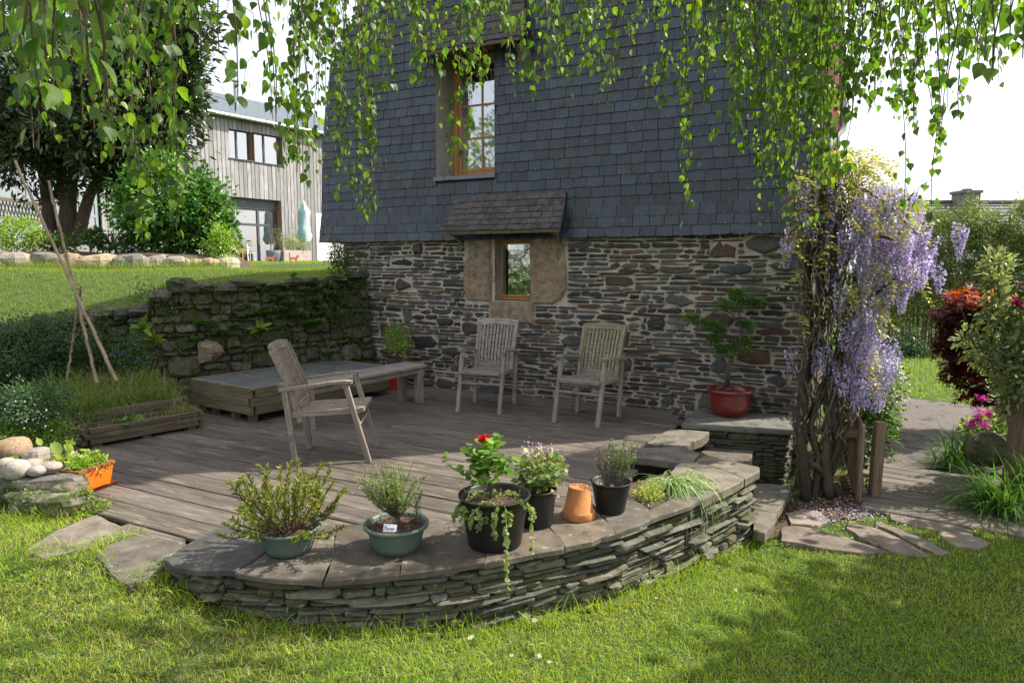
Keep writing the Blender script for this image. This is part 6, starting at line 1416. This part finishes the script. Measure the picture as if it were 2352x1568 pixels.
for (cx, cy, w_, h, n) in ((2005, 480, 120, 85, 62), (2060, 590, 75, 60, 34), (1940, 560, 60, 80, 20), (1980, 760, 42, 50, 18), (2005, 800, 55, 45, 20), (1990, 880, 45, 26, 10), (2100, 540, 45, 60, 22), (1890, 450, 60, 45, 18), (2000, 430, 100, 50, 16), (1960, 650, 60, 50, 22), (2000, 700, 50, 40, 14), (1940, 830, 40, 60, 10)):
    for _ in range(n): a, r_ = RX.uniform(0, 6.28), math.sqrt(RX.random()); spots.append((cx + w_ * r_ * math.cos(a), cy + h * r_ * math.sin(a)))
spots += [(1890, 790), (1900, 800), (1880, 800), (1812, 545), (1818, 520), (1842, 900), (1833, 960), (1818, 800), (2205, 510), (2215, 520), (2200, 530), (2160, 620), (2150, 600)]
for x, y in spots: put_raceme(x, y, (6.7 if x > 2140 else wy + RX.uniform(-.35, .5)), RX.uniform(.75, 1.2))
fb = FB(); YL = [(.40, .40, .08), (.46, .46, .12), (.27, .36, .07), (.42, .33, .08)]
def pinnate(c, n=9, L_=.2):
    d = unit(rdir(1)[0] * [1, 1, .4] + [0, -.2, -.3]); t = np.repeat(np.linspace(.15, 1, n), 2); pos = c + d[None] * t[:, None] * L_ + np.array([0, 0, -.08]) * (t ** 2)[:, None]; s_ = unit(np.cross(d, [0, 0, 1.])); sg = np.tile([1, -1], n)[:, None]
    fb.add(*leafset(pos, s_[None] * sg + d[None] * .5 + [0, 0, -.35], np.tile([0, 0, 1.], (2 * n, 1)) + rdir(2 * n) * .35, NR.uniform(.035, .055, 2 * n), T_OVATE, pal([YL[RX.randrange(4)]], 2 * n, .12)))
for (cx, cy, w_, h, n) in ((1950, 375, 80, 40, 150), (1925, 430, 70, 40, 50), (2040, 470, 90, 50, 60), (1990, 560, 110, 80, 90), (1960, 690, 70, 60, 40), (1860, 560, 50, 80, 34), (1970, 740, 40, 50, 14), (2060, 640, 60, 50, 14), (1870, 500, 60, 50, 26), (1860, 690, 30, 60, 10), (2000, 850, 60, 60, 14), (1850, 440, 40, 60, 20)):
    for _ in range(n): a, r_ = RX.uniform(0, 6.28), math.sqrt(RX.random()); pinnate(D(cx + w_ * r_ * math.cos(a), cy + h * r_ * math.sin(a), wy + RX.uniform(-.4, .45)), RX.randint(4, 6), RX.uniform(.12, .22))
part(e, fb, "foliage", 'leaf')
# white-flowering bush behind it
e = plant("white_flowering_bush", D(1990, 1040, 7.6), "leafy green bush with small white flowers behind the wisteria", "bush"); fb = FB(); fl = FB()
for x, y, w_, h, n in ((1995, 900, 70, 100, 190), (1985, 1000, 65, 60, 100), (1950, 820, 50, 90, 90)): crown(fb, D(x, y, 7.6), pxr(w_, h, 7.6), n, 16, .06, .055, T_OVATE, [(.05, .12, .025), (.09, .19, .035), (.18, .3, .06)], shell=.5, up=.5)
for x, y, w_, h, n in ((2035, 890, 38, 80, 80), (1990, 850, 70, 60, 50), (1970, 1010, 60, 45, 46)): crown(fl, D(x, y, 7.4), pxr(w_, h, 7.4), n, 8, .03, .03, T_PETAL5, [(.75, .76, .7), (.7, .72, .6)], shell=.6)
part(e, fb, "foliage", 'leaf'); part(e, fl, "flowers", 'petal', True)
# bamboo hedge
hb = FB(); Yb = 17.2
for x in np.arange(1990, 2420, 4.):
    p = D(x + RX.uniform(-2, 2), 800, Yb + RX.uniform(-.6, .8)); hgt = 2.9 + RX.uniform(-.7, .3); ln = V3(RX.gauss(0, .1), RX.gauss(0, .1), hgt); c = np.array(RX.choice([(.24, .17, .06), (.17, .16, .06), (.3, .21, .09)]))
    hb.mb(MB().tube([p, p + ln * .5, p + ln], [.016, .012, .005], 4, c, False))
BG = [(.12, .19, .045), (.18, .26, .065), (.27, .32, .1), (.075, .125, .035)]
for x in range(1990, 2440, 13):
    for y, n in ((492 + 16 * math.sin(x * .05), 30), (525, 40), (565, 44), (605, 44), (645, 40), (685, 32), (725, 20), (765, 10)):
        y2 = y + RX.uniform(-14, 14) + (18 if x < 2090 else 0) + (22 if 2290 < x < 2320 else 0); crown(hb, D(x + RX.uniform(-8, 8), y2, Yb + RX.uniform(-.5, .4)), pxr(13, 24, Yb), n, 6, .07, .11, T_LANCE, BG, shell=.2, droop=.6, wid=.85)
o = hb.build("bamboo_hedge", M['leaf']); tag(o, "tall feathery bamboo hedge closing the far lawn", "hedge", kind="stuff")
e = plant("low_hedge_plants", D(2090, 810, 16.), "grey-green low plants at the foot of the bamboo", "plants"); fb = FB(); crown(fb, D(2085, 795, 16), pxr(45, 28, 16), 60, 12, .1, .1, T_OVATE, [(.06, .11, .07), (.09, .15, .09)], shell=.3); part(e, fb, "foliage", 'leaf')
# red maple
Y = 8.6; e = plant("red_maple", D(2290, 950, Y), "dark purple-red Japanese maple with layered drooping leaves", "tree"); mb = MB()
for k in range(9): mb.tube([D(2300, 930, Y), D(2290 + RX.uniform(-30, 30), 830, Y), D(2270 + RX.uniform(-90, 60), 720 + RX.uniform(-30, 90), Y + RX.uniform(-.4, .4))], [.035, .022, .008], 6, (.09, .06, .05), False)
addw(mb.build("trunk", M['bark'], None), e); fb = FB(); MP = [(.07, .015, .018), (.105, .018, .02), (.16, .024, .02), (.055, .014, .022)]
for x, y, w_, h, n in ((2280, 690, 85, 34, 110), (2235, 725, 85, 40, 130), (2205, 780, 60, 40, 80), (2290, 780, 80, 50, 110), (2260, 850, 75, 45, 90), (2270, 900, 55, 28, 46), (2215, 835, 25, 25, 18)): crown(fb, D(x, y, Y), pxr(w_, h, Y), n, 12, .07, .085, T_PALM, MP, shell=.4, droop=.55, up=1.2, flat=.45)
crown(fb, D(2255, 690, Y - .1), pxr(80, 22, Y), 46, 10, .07, .085, T_PALM, [(.4, .05, .012), (.3, .03, .015), (.5, .1, .015)], shell=.5, droop=.5, up=1.2, flat=.4)  # top layer in brighter red-orange: sun shining through the leaves, put into their colour
part(e, fb, "crown", 'leaf')
# variegated shrub
Y = 6.3; e = plant("variegated_shrub", D(2340, 1000, Y), "variegated shrub with cream-edged leaves over the timber post", "shrub"); fb = FB(); VG = [(.18, .25, .1), (.30, .35, .17), (.12, .19, .07), (.46, .48, .29)]
mb = MB()
for pts in ([(2345, 1000), (2330, 900), (2310, 780), (2290, 640), (2285, 600)], [(2345, 1000), (2310, 860), (2250, 790), (2190, 760)], [(2350, 1000), (2350, 850), (2345, 700)], [(2330, 880), (2260, 830)]):
    mb.tube([D(x, y, Y + .1 * k) for k, (x, y) in enumerate(pts)], list(np.linspace(.022, .005, len(pts))), 6, (.13, .1, .07))
addw(mb.build("stems", M['bark'], None), e)
for x, y, w_, h, n in ((2338, 860, 50, 56, 90), (2352, 760, 30, 80, 80), (2275, 812, 40, 26, 36), (2225, 776, 30, 10, 12), (2290, 640, 14, 50, 22), (2285, 605, 20, 14, 12), (2340, 930, 52, 46, 70), (2300, 720, 40, 24, 26)): crown(fb, D(x, y, Y + RX.uniform(-.1, .3)), pxr(w_, h, Y), n, 14, .05, .058, T_OVATE, VG, shell=.35, up=.6)
part(e, fb, "foliage", 'leaf')
e = plant("crimson_rose", D(2352, 900, 6.), "single crimson rose bud on a leafy stem at the variegated shrub", "flower"); n = 36; fb = FB(); c = D(2338, 693, 5.9)
fb.add(*leafset(c + NR.normal(0, .014, (n, 3)), rdir(n), rdir(n), .035, T_QUAD, pal([(.42, .01, .09), (.3, .005, .06)], n), 1.8)); part(e, fb, "bud", 'petal', True)
addw(MB().tube([c, D(2352, 760, 6.), D(2370, 850, 6.), D(2372, 990, 6.)], .005, 5, (.12, .2, .05)).build("stem", M['bark'], None), e)
for _ in range(12):
    fb = FB(); fb.add(*leafset(np.array([D(RX.gauss(2348, 16), RX.gauss(680, 34), 5.9)]), rdir(1), rdir(1), .09, T_OVATE, pal([(.035, .08, .03)], 1))); part(e, fb, "leaf", 'gloss')
e = plant("azalea", D(2255, 1010, 7.2), "low plant with magenta flower clusters beside the gravel path", "flowers"); fb = FB(); fl = FB(); crown(fb, D(2275, 985, 7.2), pxr(50, 30, 7.2), 70, 12, .05, .06, T_OVATE, [(.12, .22, .04), (.2, .32, .06), (.3, .38, .1)], shell=.3, up=.7)
for x, y in ((2240, 968), (2252, 962), (2230, 972), (2275, 948), (2268, 950), (2252, 911), (2292, 937), (2245, 950), (2262, 975)): crown(fl, D(x, y, 6.9), pxr(8, 6, 6.9), 8, 6, .018, .032, T_PETAL5, [(.55, .03, .36), (.65, .07, .42)], shell=.2)
part(e, fb, "foliage", 'leaf'); part(e, fl, "flowers", 'petal', True)
def strap(name, c, n, h0, h1, lab, cols, az=None, wd=.014):
    e = plant(name, c, lab, "plant"); fb = FB(); blades(fb, np.array(c) + NR.normal(0, 1, (n, 3)) * [.09, .08, .005], NR.uniform(h0, h1, n), NR.uniform(wd * .7, wd * 1.3, n), NR.uniform(.25, 1.15, n), cols, 6, .9, az); part(e, fb, "blades", 'grass')
ST_ = [(.07, .17, .03), (.11, .24, .04), (.05, .12, .025)]
strap("iris_clump", W(2215, 1062, -.44), 130, .35, .62, "upright green iris clump at the gravel edge by the magenta flowers", ST_, None, .018); strap("iris_clump", W(2190, 1075, -.44), 60, .3, .5, "smaller tuft of strap leaves leaning over the gravel", ST_, NR.normal(math.pi, .8, 60), .016)
strap("strappy_clump", W(2300, 1180, -.44), 230, .4, .75, "large dark arching strap-leaf clump at the foot of the timber post", ST_, NR.normal(math.pi, 1.1, 230), .016); strap("strappy_clump", W(2370, 1150, -.44), 150, .4, .8, "second arching strap-leaf clump behind the timber post", ST_, None, .016)
# shrubs of the garden outside the picture: seen in the window glass, casting shade
e = plant("white_viburnum", (-7.0, 3.9, 0), "tall shrub covered in white blossom mirrored in the small window", "shrub"); fb = FB(); fl = FB(); crown(fb, (-7, 3.9, 2.0), (1.6, 1.5, 2.3), 800, 20, .15, .1, T_OVATE, [(.06, .13, .03), (.12, .22, .05)], shell=.5, zmin=.0); crown(fl, (-6.95, 3.95, 2.0), (1.7, 1.6, 2.4), 520, 20, .07, .065, T_PETAL5, [(.78, .76, .68), (.72, .7, .6)], shell=.85, zmin=.1); part(e, fb, "foliage", 'leaf'); part(e, fl, "flowers", 'petal', True)
e = plant("garden_tree", (-13, -1.5, 0), "leafy tree mirrored in the tall window", "tree"); fb = FB(); addw(MB().tube([(-13, -1.5, 0), (-13, -1.4, 3), (-13.2, -1.2, 5)], [.25, .2, .1], 8, (.12, .1, .08)).build("trunk", M['bark'], None), e); crown(fb, (-13, -1.5, 5.2), (3, 3, 2.6), 330, 16, .35, .22, T_OVATE, [(.08, .15, .03), (.14, .22, .05)], shell=.4); part(e, fb, "crown", 'leaf')
e = plant("tall_hedge_shrub", (6.1, 4.3, -.45), "tall dense garden shrub standing beyond the lawn", "shrub"); fb = FB()
crown(fb, (6.1, 4.2, 1.9), (1.35, 1.5, 2.7), 900, 22, .2, .17, T_OVATE, [(.05, .11, .025), (.08, .16, .035)], shell=.2, zmin=-.4); part(e, fb, "foliage", 'leaf')

# ================================================================ WEEPING BIRCH OVERHEAD
bt = np.array([3.4, -2.2, 0.]); bir = empty("weeping_birch", (bt[0], bt[1], float(ground_z(bt[0], bt[1]))), "weeping birch whose leafy hanging branches frame the top of the view", "tree")
addw(MB().tube([bt + V3(0, 0, -.5), bt + V3(.05, .05, 2), bt + V3(-.1, .3, 4.2), bt + V3(-.4, .8, 6.2)], [.22, .18, .14, .09], 10, (.45, .43, .38)).build("trunk", M['bark'], None, smooth_=True), bir)
BL_ = [(.055, .115, .02), (.085, .16, .024), (.13, .205, .028), (.045, .095, .03)]
CL = [(-10, 280, 40, 230, .95, 1.4, 9), (0, 250, 100, 350, 1.4, 2.3, 11), (90, 330, 180, 430, 2.2, 3.2, 12), (260, 420, 300, 560, 2.2, 3.2, 9), (410, 560, 120, 330, 1.9, 2.7, 5), (620, 730, 180, 460, 2.5, 3.5, 8), (690, 900, 200, 500, 3.0, 4.4, 22), (880, 1180, 30, 190, 3.4, 4.8, 19), (1000, 1140, 240, 390, 3.8, 4.8, 7),
      (1180, 1480, 80, 250, 3.3, 4.8, 22), (1500, 1700, 70, 320, 2.9, 4.3, 17), (1560, 1680, 380, 600, 3.0, 4.0, 3), (1690, 1900, 230, 520, 2.9, 4.3, 35), (1850, 1960, 170, 450, 2.9, 4.0, 20), (1950, 2120, 80, 300, 2.7, 3.9, 13), (2040, 2180, 280, 680, 2.9, 3.9, 11), (2150, 2352, 60, 300, 2.0, 3.2, 15), (2230, 2352, 30, 190, 1.6, 2.2, 5), (330, 640, 10, 90, 2., 3., 6)]
fbB = FB(); twg = MB(); near = []
lm = MB()
for (x0, x1, ya, yb, Y0, Y1, n) in CL:
    ends = []
    for _ in range(n):
        Y = RX.uniform(Y0, Y1); x = RX.uniform(x0, x1); yb_ = RX.uniform(ya, yb) if RX.random() < .75 else RX.uniform(ya * .4, ya)
        top = D(x + RX.uniform(-30, 30), 0, Y) + V3(0, 0, RX.uniform(.12, .5)); bot = D(x, yb_, Y); ends.append(top); L_ = top[2] - bot[2]; k = max(4, int(L_ / .08)); sw = RX.uniform(0, 6.28); P = []
        for i in range(k + 1):
            t = i / k; P.append(top + (bot - top) * t + V3(math.sin(sw + t * 3.5) * .035, math.cos(sw * 1.7 + t * 3) * .03, 0) * math.sin(math.pi * min(1, t * 1.2)))
        twg.tube(P, list(np.linspace(.0034, .0015, len(P))), 4, (.10, .065, .045), False); PA = np.array(P); segs = [PA]
        for _s in range(max(1, int(L_ / .16))):                 # side twiglets
            j = RX.randrange(1, len(P)); b = PA[j]; a = RX.uniform(0, 6.28); l = RX.uniform(.06, .2); q = np.array([b, b + V3(math.cos(a) * l * .45, math.sin(a) * l * .45, -l * .3), b + V3(math.cos(a) * l * .6, math.sin(a) * l * .6, -l)])
            if q[-1][2] < bot[2] - .05: continue
            twg.tube(q, [.0014, .001, .0008], 3, (.09, .06, .045), False); segs.append(q)
        for q in segs:
            ln = np.linalg.norm(np.diff(q, axis=0), axis=1).sum(); m_ = max(3, int(ln / .032)); t = NR.random(m_); xx = np.linspace(0, 1, len(q)); pos = np.stack([np.interp(t, xx, q[:, j]) for j in range(3)], 1)
            a = NR.uniform(0, 6.283, m_); off = np.stack([np.cos(a), np.sin(a), -.5 + NR.normal(0, .3, m_)], 1) * NR.uniform(.008, .022, m_)[:, None]; pos = pos + off
            ax = off / np.linalg.norm(off, axis=1, keepdims=True) * .55 + np.array([0, 0, -1.]) + rdir(m_) * .35; nm = rdir(m_) + np.stack([np.cos(a), np.sin(a), np.zeros(m_)], 1) * .5; sz = NR.uniform(.018, .046, m_) * NR.uniform(.85, 1.3); col = pal(BL_, m_, .14)
            if Y < 2.3:
                for i in range(m_):
                    near.append((Y / sz[i], pos[i], ax[i], nm[i], sz[i], col[i]))
            else: fbB.add(*leafset(pos, ax, nm, sz, T_BIRCH, col))
    c = np.mean(ends, 0); tp_ = bt + V3(-.4, .8, 6.0)
    mid = (tp_ + c) / 2 + V3(0, 0, .9); top_c = c + V3(0, 0, .55)
    lm.tube([tp_, mid, top_c], [.06, .04, .018], 6, (.22, .2, .18), False)
    for q in ends:
        if RX.random() < .6: lm.tube([top_c, (top_c + q) / 2 + V3(0, 0, .12), q], [.008, .005, .0026], 4, (.12, .09, .07), False)
near.sort(key=lambda q: q[0] + (100 if not (0 < (lambda v: 1176 + 1568 * v[0] / max(v @ _f, .1))(q[1] - CAM) < 2352) else 0))
addw(lm.build("limbs", M['bark'], None), bir); addw(twg.build("twigs", M['bark'], None), bir)
for k, (_, p, a, nn, sz, c) in enumerate(near):
    Vv, Ff, Cc = leafset(p[None], a[None], nn[None], np.array([sz]), T_BIRCH, c[None])
    if k < 280: addw(link(bpy.data.objects.new("leaf", mesh_from("leaf", Vv, Ff, Cc, [M['birch']]))), bir)
    else: fbB.add(Vv, Ff, Cc)
o = part(bir, fbB, "crown", 'birch', True)

# ================================================================ GRASS
EXP_ = [TERR, GRAVEL] + [np.array(ccw([W(x, y, .0)[:2] for x, y in px])) for px in ([(57, 1262), (130, 1217), (222, 1181), (306, 1224), (205, 1256), (100, 1277)], [(222, 1278), (250, 1252), (312, 1229), (420, 1243), (440, 1270), (385, 1292), (300, 1346), (275, 1330)], [(0, 1185), (0, 1080), (200, 1080), (250, 1180), (190, 1180)])]
for px in ([(690, 490), (780, 483), (900, 500), (1120, 560), (1390, 655), (1360, 678), (1240, 672), (1000, 640), (830, 605), (680, 585)], [(1150, 450), (1330, 500), (1520, 585), (1700, 690), (1600, 692), (1480, 665), (1300, 600), (1130, 500)], [(1340, 455), (1560, 530), (1700, 600), (1840, 670), (1745, 680), (1600, 610), (1440, 520), (1330, 480)], [(1430, 400), (1600, 415), (1830, 460), (2010, 520), (1990, 548), (1800, 520), (1600, 480), (1440, 440)], [(1760, 520), (1900, 540), (2050, 570), (2110, 610), (2040, 642), (1880, 622), (1800, 570)], [(560, 200), (760, 200), (1150, 200), (1440, 420), (1130, 440), (1020, 490), (700, 490), (560, 560)], [(1330, 20), (2100, 100), (2100, 440), (1980, 430), (1430, 390), (1200, 300)]):
    EXP_.append(np.array([W(1568 + x / 3, 1045 + y / 3, GROUND_R)[:2] for x, y in px]))
GR = [(.23, .38, .03), (.31, .46, .036), (.40, .53, .05), (.16, .29, .026), (.46, .45, .15)]
GR2 = [(.40, .50, .05), (.48, .55, .07), (.33, .42, .05), (.52, .48, .19)]
GRD = [(.15, .26, .035), (.2, .32, .05), (.40, .34, .2), (.33, .29, .13)]
N0 = 430000; X = NR.uniform(-4.2, 5.4, N0); Y = 2.3 + 4.6 * NR.random(N0) ** 1.35
vis = np.abs(X) < Y * .80 + .15; keep = vis & (NR.random(N0) < np.clip(1.15 - (Y - 2.3) * .12, .5, 1))
for pz in EXP_: keep &= ~inside(pz, X, Y)
X, Y = X[keep], Y[keep]; Z = ground_z(X, Y); n = len(X)
pt = np.sin(1.9 * X + .7) + np.sin(2.7 * Y + 1.3 * X) + .6 * np.sin(5.1 * X - 3.3 * Y)
dry = NR.random(n) < np.clip(.10 + .12 * (pt > .8) + .14 * (X < -.6), 0, .5)
# distance to the curved wall for longer tufts
dw = np.min(np.hypot(X[:, None] - OUTC[None, :, 0], Y[:, None] - OUTC[None, :, 1]), 1)
h = NR.uniform(.028, .07, n) * (1 + .25 * pt * .4) * np.where(dw < .22, NR.uniform(.6, 1.4, n), 1.)
fbG = FB(); b = np.stack([X, Y, Z - .006], 1)
pt2 = np.sin(1.1 * X - .8 * Y + .5) + np.sin(2.3 * X + 1.7 * Y) + .8 * np.sin(4.7 * X - 3.9 * Y + 1) + NR.normal(0, .5, n)
for msk, gp_ in ((pt2 > .7, GR2), (pt2 <= .7, GR)):
    msk = msk & ~dry; blades(fbG, b[msk], h[msk] * (.85 if gp_ is GR2 else 1.), NR.uniform(.0028, .0055, msk.sum()), NR.uniform(.15, 1.15, msk.sum()), gp_, 2, .7, jit=.22)
blades(fbG, b[dry], h[dry] * 1.15, NR.uniform(.0022, .004, dry.sum()), NR.uniform(.7, 1.6, dry.sum()), GRD, 2, .7, jit=.2)
# clover and broad weeds in patches
m_ = 15000; Xc = NR.uniform(-3.4, 4.6, m_); Yc = 2.4 + 3.4 * NR.random(m_); kk = (np.sin(2.7 * Xc + 1.9) + np.sin(3.1 * Yc - 1.2 * Xc) + .7 * np.sin(7.1 * Xc + 5.3 * Yc) > .75) & (np.abs(Xc) < Yc * .8)
for pz in EXP_: kk &= ~inside(pz, Xc, Yc)
Xc, Yc = Xc[kk], Yc[kk]; m_ = len(Xc); fbG.add(*leafset(np.stack([Xc, Yc, ground_z(Xc, Yc) + NR.uniform(.015, .05, m_)], 1), rdir(m_) * [1, 1, .2], rdir(m_) * .35 + [0, 0, 1], NR.uniform(.012, .026, m_), T_ROUND, pal([(.12, .22, .05), (.17, .28, .06), (.1, .18, .05)], m_)))
# dead stems lying in the lawn
m_ = 1100; Xc = NR.normal(-.9, 1.2, m_); Yc = 2.4 + 1.6 * NR.random(m_); kk = (np.abs(Xc) < Yc * .8)
for pz in EXP_: kk &= ~inside(pz, Xc, Yc)
Xc, Yc = Xc[kk], Yc[kk]; m_ = len(Xc); blades(fbG, np.stack([Xc, Yc, ground_z(Xc, Yc) + .03], 1), NR.uniform(.05, .13, m_), NR.uniform(.002, .004, m_), NR.uniform(1.2, 1.6, m_), [(.42, .36, .22), (.36, .3, .17), (.5, .44, .3)], 3, .25)
# long stems at the wall foot
m_ = 520; s_ = NR.uniform(.2, lpath.L[-1] - .5, m_); pts = np.array([np.append(*(lambda q: (q[0] + q[1] * RX.uniform(.0, .12), 0.))(lpath(v))) for v in s_]); pts[:, 2] = ground_z(pts[:, 0], pts[:, 1])
blades(fbG, pts, NR.uniform(.07, .22, m_), NR.uniform(.003, .006, m_), NR.uniform(.15, .9, m_), GR[:4], 4, .9)
# tufts along slabs and stone pile
edge = []
for px in ([(57, 1265), (205, 1260), (310, 1228)], [(225, 1282), (300, 1350), (385, 1295), (440, 1310)], [(0, 1190), (90, 1190), (200, 1185)]):
    P = [W(x, y, 0.) for x, y in px]
    for a_, b_ in zip(P[:-1], P[1:]):
        for _ in range(150): t = RX.random(); q = a_ + (b_ - a_) * t; edge.append((q[0] + RX.gauss(0, .03), q[1] + RX.gauss(0, .03), float(ground_z(q[0], q[1]))))
edge = np.array(edge); m_ = len(edge); blades(fbG, edge, NR.uniform(.05, .15, m_), NR.uniform(.003, .005, m_), NR.uniform(.2, 1.2, m_), GR, 3, .8)
o = fbG.build("grass", M['grass']); tag(o, "sunlit front lawn of short uneven grass with dry blades", "grass", kind="stuff")
# upper lawn
n = 68000; X = -13 + 11.6 * NR.random(n); ed = np.interp(X, RW[::-1, 0], RW[::-1, 1]); Y = ed + .12 + (15.2 - ed) * NR.random(n) ** 1.2; Z = up_z(X, Y); fbU = FB()
blades(fbU, np.stack([X, Y, Z - .005], 1), NR.uniform(.04, .085, n), NR.uniform(.005, .009, n), NR.uniform(.1, 1., n), [(.14, .24, .03), (.2, .31, .04), (.26, .36, .06), (.3, .31, .1)], 2, .6)
n = 2600; X = NR.uniform(-12, -5.8, n); Y = NR.uniform(13.6, 14.3, n); blades(fbU, np.stack([X, Y, up_z(X, Y)], 1), NR.uniform(.1, .34, n), .012, NR.uniform(.1, .9, n), [(.14, .24, .04), (.2, .3, .06), (.3, .3, .12)], 3, .7)
n = 22000; X = NR.uniform(-16, -8, n); Y = NR.uniform(15, 36, n); k = X > -.62 * Y; X, Y = X[k], Y[k]; n = len(X); blades(fbU, np.stack([X, Y, up_z(X, Y)], 1), NR.uniform(.05, .12, n), .02, NR.uniform(.1, 1., n), [(.2, .31, .04), (.26, .36, .06)], 2, .6)
tag(fbU.build("upper_grass", M['grass']), "smooth mown grass of the raised lawn", "grass", kind="stuff")
# far lawn beyond the gravel
n = 60000; X = NR.uniform(4.6, 15, n); Y = NR.uniform(8.5, 18.5, n); k = ~inside(GRAVEL, X, Y) & (X > Y * .46) & (X < Y * .8) & (Y > 9.6); X, Y = X[k], Y[k]; n = len(X); fbF = FB()
blades(fbF, np.stack([X, Y, ground_z(X, Y)], 1), NR.uniform(.04, .09, n), NR.uniform(.008, .014, n), NR.uniform(.1, 1., n), [(.2, .31, .035), (.26, .37, .05), (.31, .41, .07)], 2, .6)
m_ = 420; X = NR.uniform(6, 12, m_); Y = NR.uniform(10.6, 15, m_); k = ~inside(GRAVEL, X, Y); X, Y = X[k], Y[k]; m_ = len(X); fbF.add(*leafset(np.stack([X, Y, ground_z(X, Y) + .08], 1), rdir(m_) * .3 + [0, 1, 0], np.tile([0, -.3, 1.], (m_, 1)), NR.uniform(.02, .035, m_), T_PETAL5, pal([(.75, .75, .7)], m_, .05)))
tag(fbF.build("far_grass", M['grass']), "bright sunlit lawn beyond the gravel path dotted with daisies", "grass", kind="stuff")
# daisies in the front lawn
fb = FB(); k = 9; a = np.linspace(0, 6.283, k + 1)[:-1]; fb.add(*leafset(np.zeros((k, 3)) + [0, 0, .05], np.stack([np.cos(a), np.sin(a), np.full(k, .25)], 1), np.tile([0, 0, 1.], (k, 1)), .013, T_QUAD, np.tile([.78, .78, .76], (k, 1)), 1.)); fb.mb(MB().tube([(0, 0, 0), (0, 0, .052)], .0012, 4, (.15, .25, .05))); fb.mb(MB().lathe([(.004, .05), (.003, .055), (.0005, .056)], 6, (0, 0, 0), (.6, .42, .03))); dm = fb.mesh("daisy", M['petal'])
for k, (x, y) in enumerate([(1085, 1466), (1228, 1415), (1238, 1485), (1222, 1480), (1246, 1478), (1232, 1500), (1080, 1475), (1262, 1505), (1175, 1498), (1395, 1310), (1508, 1348), (1690, 1310), (1240, 1492)]):
    p = W(x, y, -.24); p[2] = float(ground_z(p[0], p[1])); o = bpy.data.objects.new("daisy", dm); link(o, None, Matrix.Translation(Vector(p)) @ Matrix.Rotation(RX.uniform(-.5, .5), 4, 'X') @ Matrix.Scale(RX.uniform(.8, 1.4), 4)); tag(o, "small white daisy in the front lawn", "daisy", "daisies in the front lawn")
# leaf litter and lilac petals by the gate, crumbs on the deck
fb = FB(); n = 900; pts = np.array([W(RX.uniform(1770, 1975), RX.uniform(1120, 1195), GROUND_R) for _ in range(n)]) + NR.normal(0, .03, (n, 3)) * [1, 1, 0]; pts[:, 2] = ground_z(pts[:, 0], pts[:, 1]) + .012; fb.add(*leafset(pts, rdir(n) * [1, 1, .2], rdir(n) * .4 + [0, 0, 1], NR.uniform(.015, .045, n), T_OVATE, pal([(.16, .10, .06), (.24, .16, .10), (.10, .07, .05), (.3, .22, .15)], n)))
tag(fb.build("leaf_litter", M['dry']), "brown leaf litter on bare soil under the wisteria", "litter", kind="stuff")
fb = FB(); n = 520; pts = np.array([W(RX.gauss(1965, 60), RX.gauss(1178, 16), GROUND_R) for _ in range(n)]); pts = np.vstack([pts, [W(RX.uniform(1780, 2080), RX.uniform(1120, 1240), GROUND_R) for _ in range(160)]]); n = len(pts); pts[:, 2] = ground_z(pts[:, 0], pts[:, 1]) + .03; fb.add(*leafset(pts, rdir(n) * [1, 1, .2], rdir(n) * .4 + [0, 0, 1], NR.uniform(.012, .022, n), T_QUAD, pal([(.5, .44, .7), (.62, .57, .76), (.7, .62, .7)], n), 1.6))
tag(fb.build("fallen_petals", M['petal']), "lilac wisteria petals fallen round the stepping stones", "petals", kind="stuff")
fb = FB(); n = 420; s_ = NR.uniform(-2.5, 2.6, n); t_ = NR.uniform(.3, 5., n); pts = FA + FD * s_[:, None] + FN * t_[:, None]; k = inside(DECK, pts[:, 0], pts[:, 1]); pts = pts[k]; n = len(pts); pts[:, 2] = .006; fb.add(*leafset(pts, rdir(n) * [1, 1, .1], rdir(n) * .3 + [0, 0, 1], NR.uniform(.008, .028, n), T_QUAD, pal([(.22, .17, .11), (.32, .27, .18), (.1, .08, .06), (.4, .38, .3)], n)))
tag(fb.build("deck_crumbs", M['dry']), "dry leaf crumbs scattered over the deck boards", "crumbs", kind="stuff")
# soil strip under wisteria
mb = MB(); Pz = [W(x, y, GROUND_R) for x, y in [(1760, 1230), (1790, 1190), (1805, 1130), (1850, 1085), (1960, 1090), (1985, 1150), (2010, 1165), (1985, 1195), (1900, 1185), (1830, 1215)]]
mb.add([(p[0], p[1], float(ground_z(p[0], p[1])) + .012) for p in Pz], [tuple(range(len(Pz)))]); tag(mb.build("soil_patch", M['soil']), "bare dark soil under the wisteria", "soil", kind="structure")
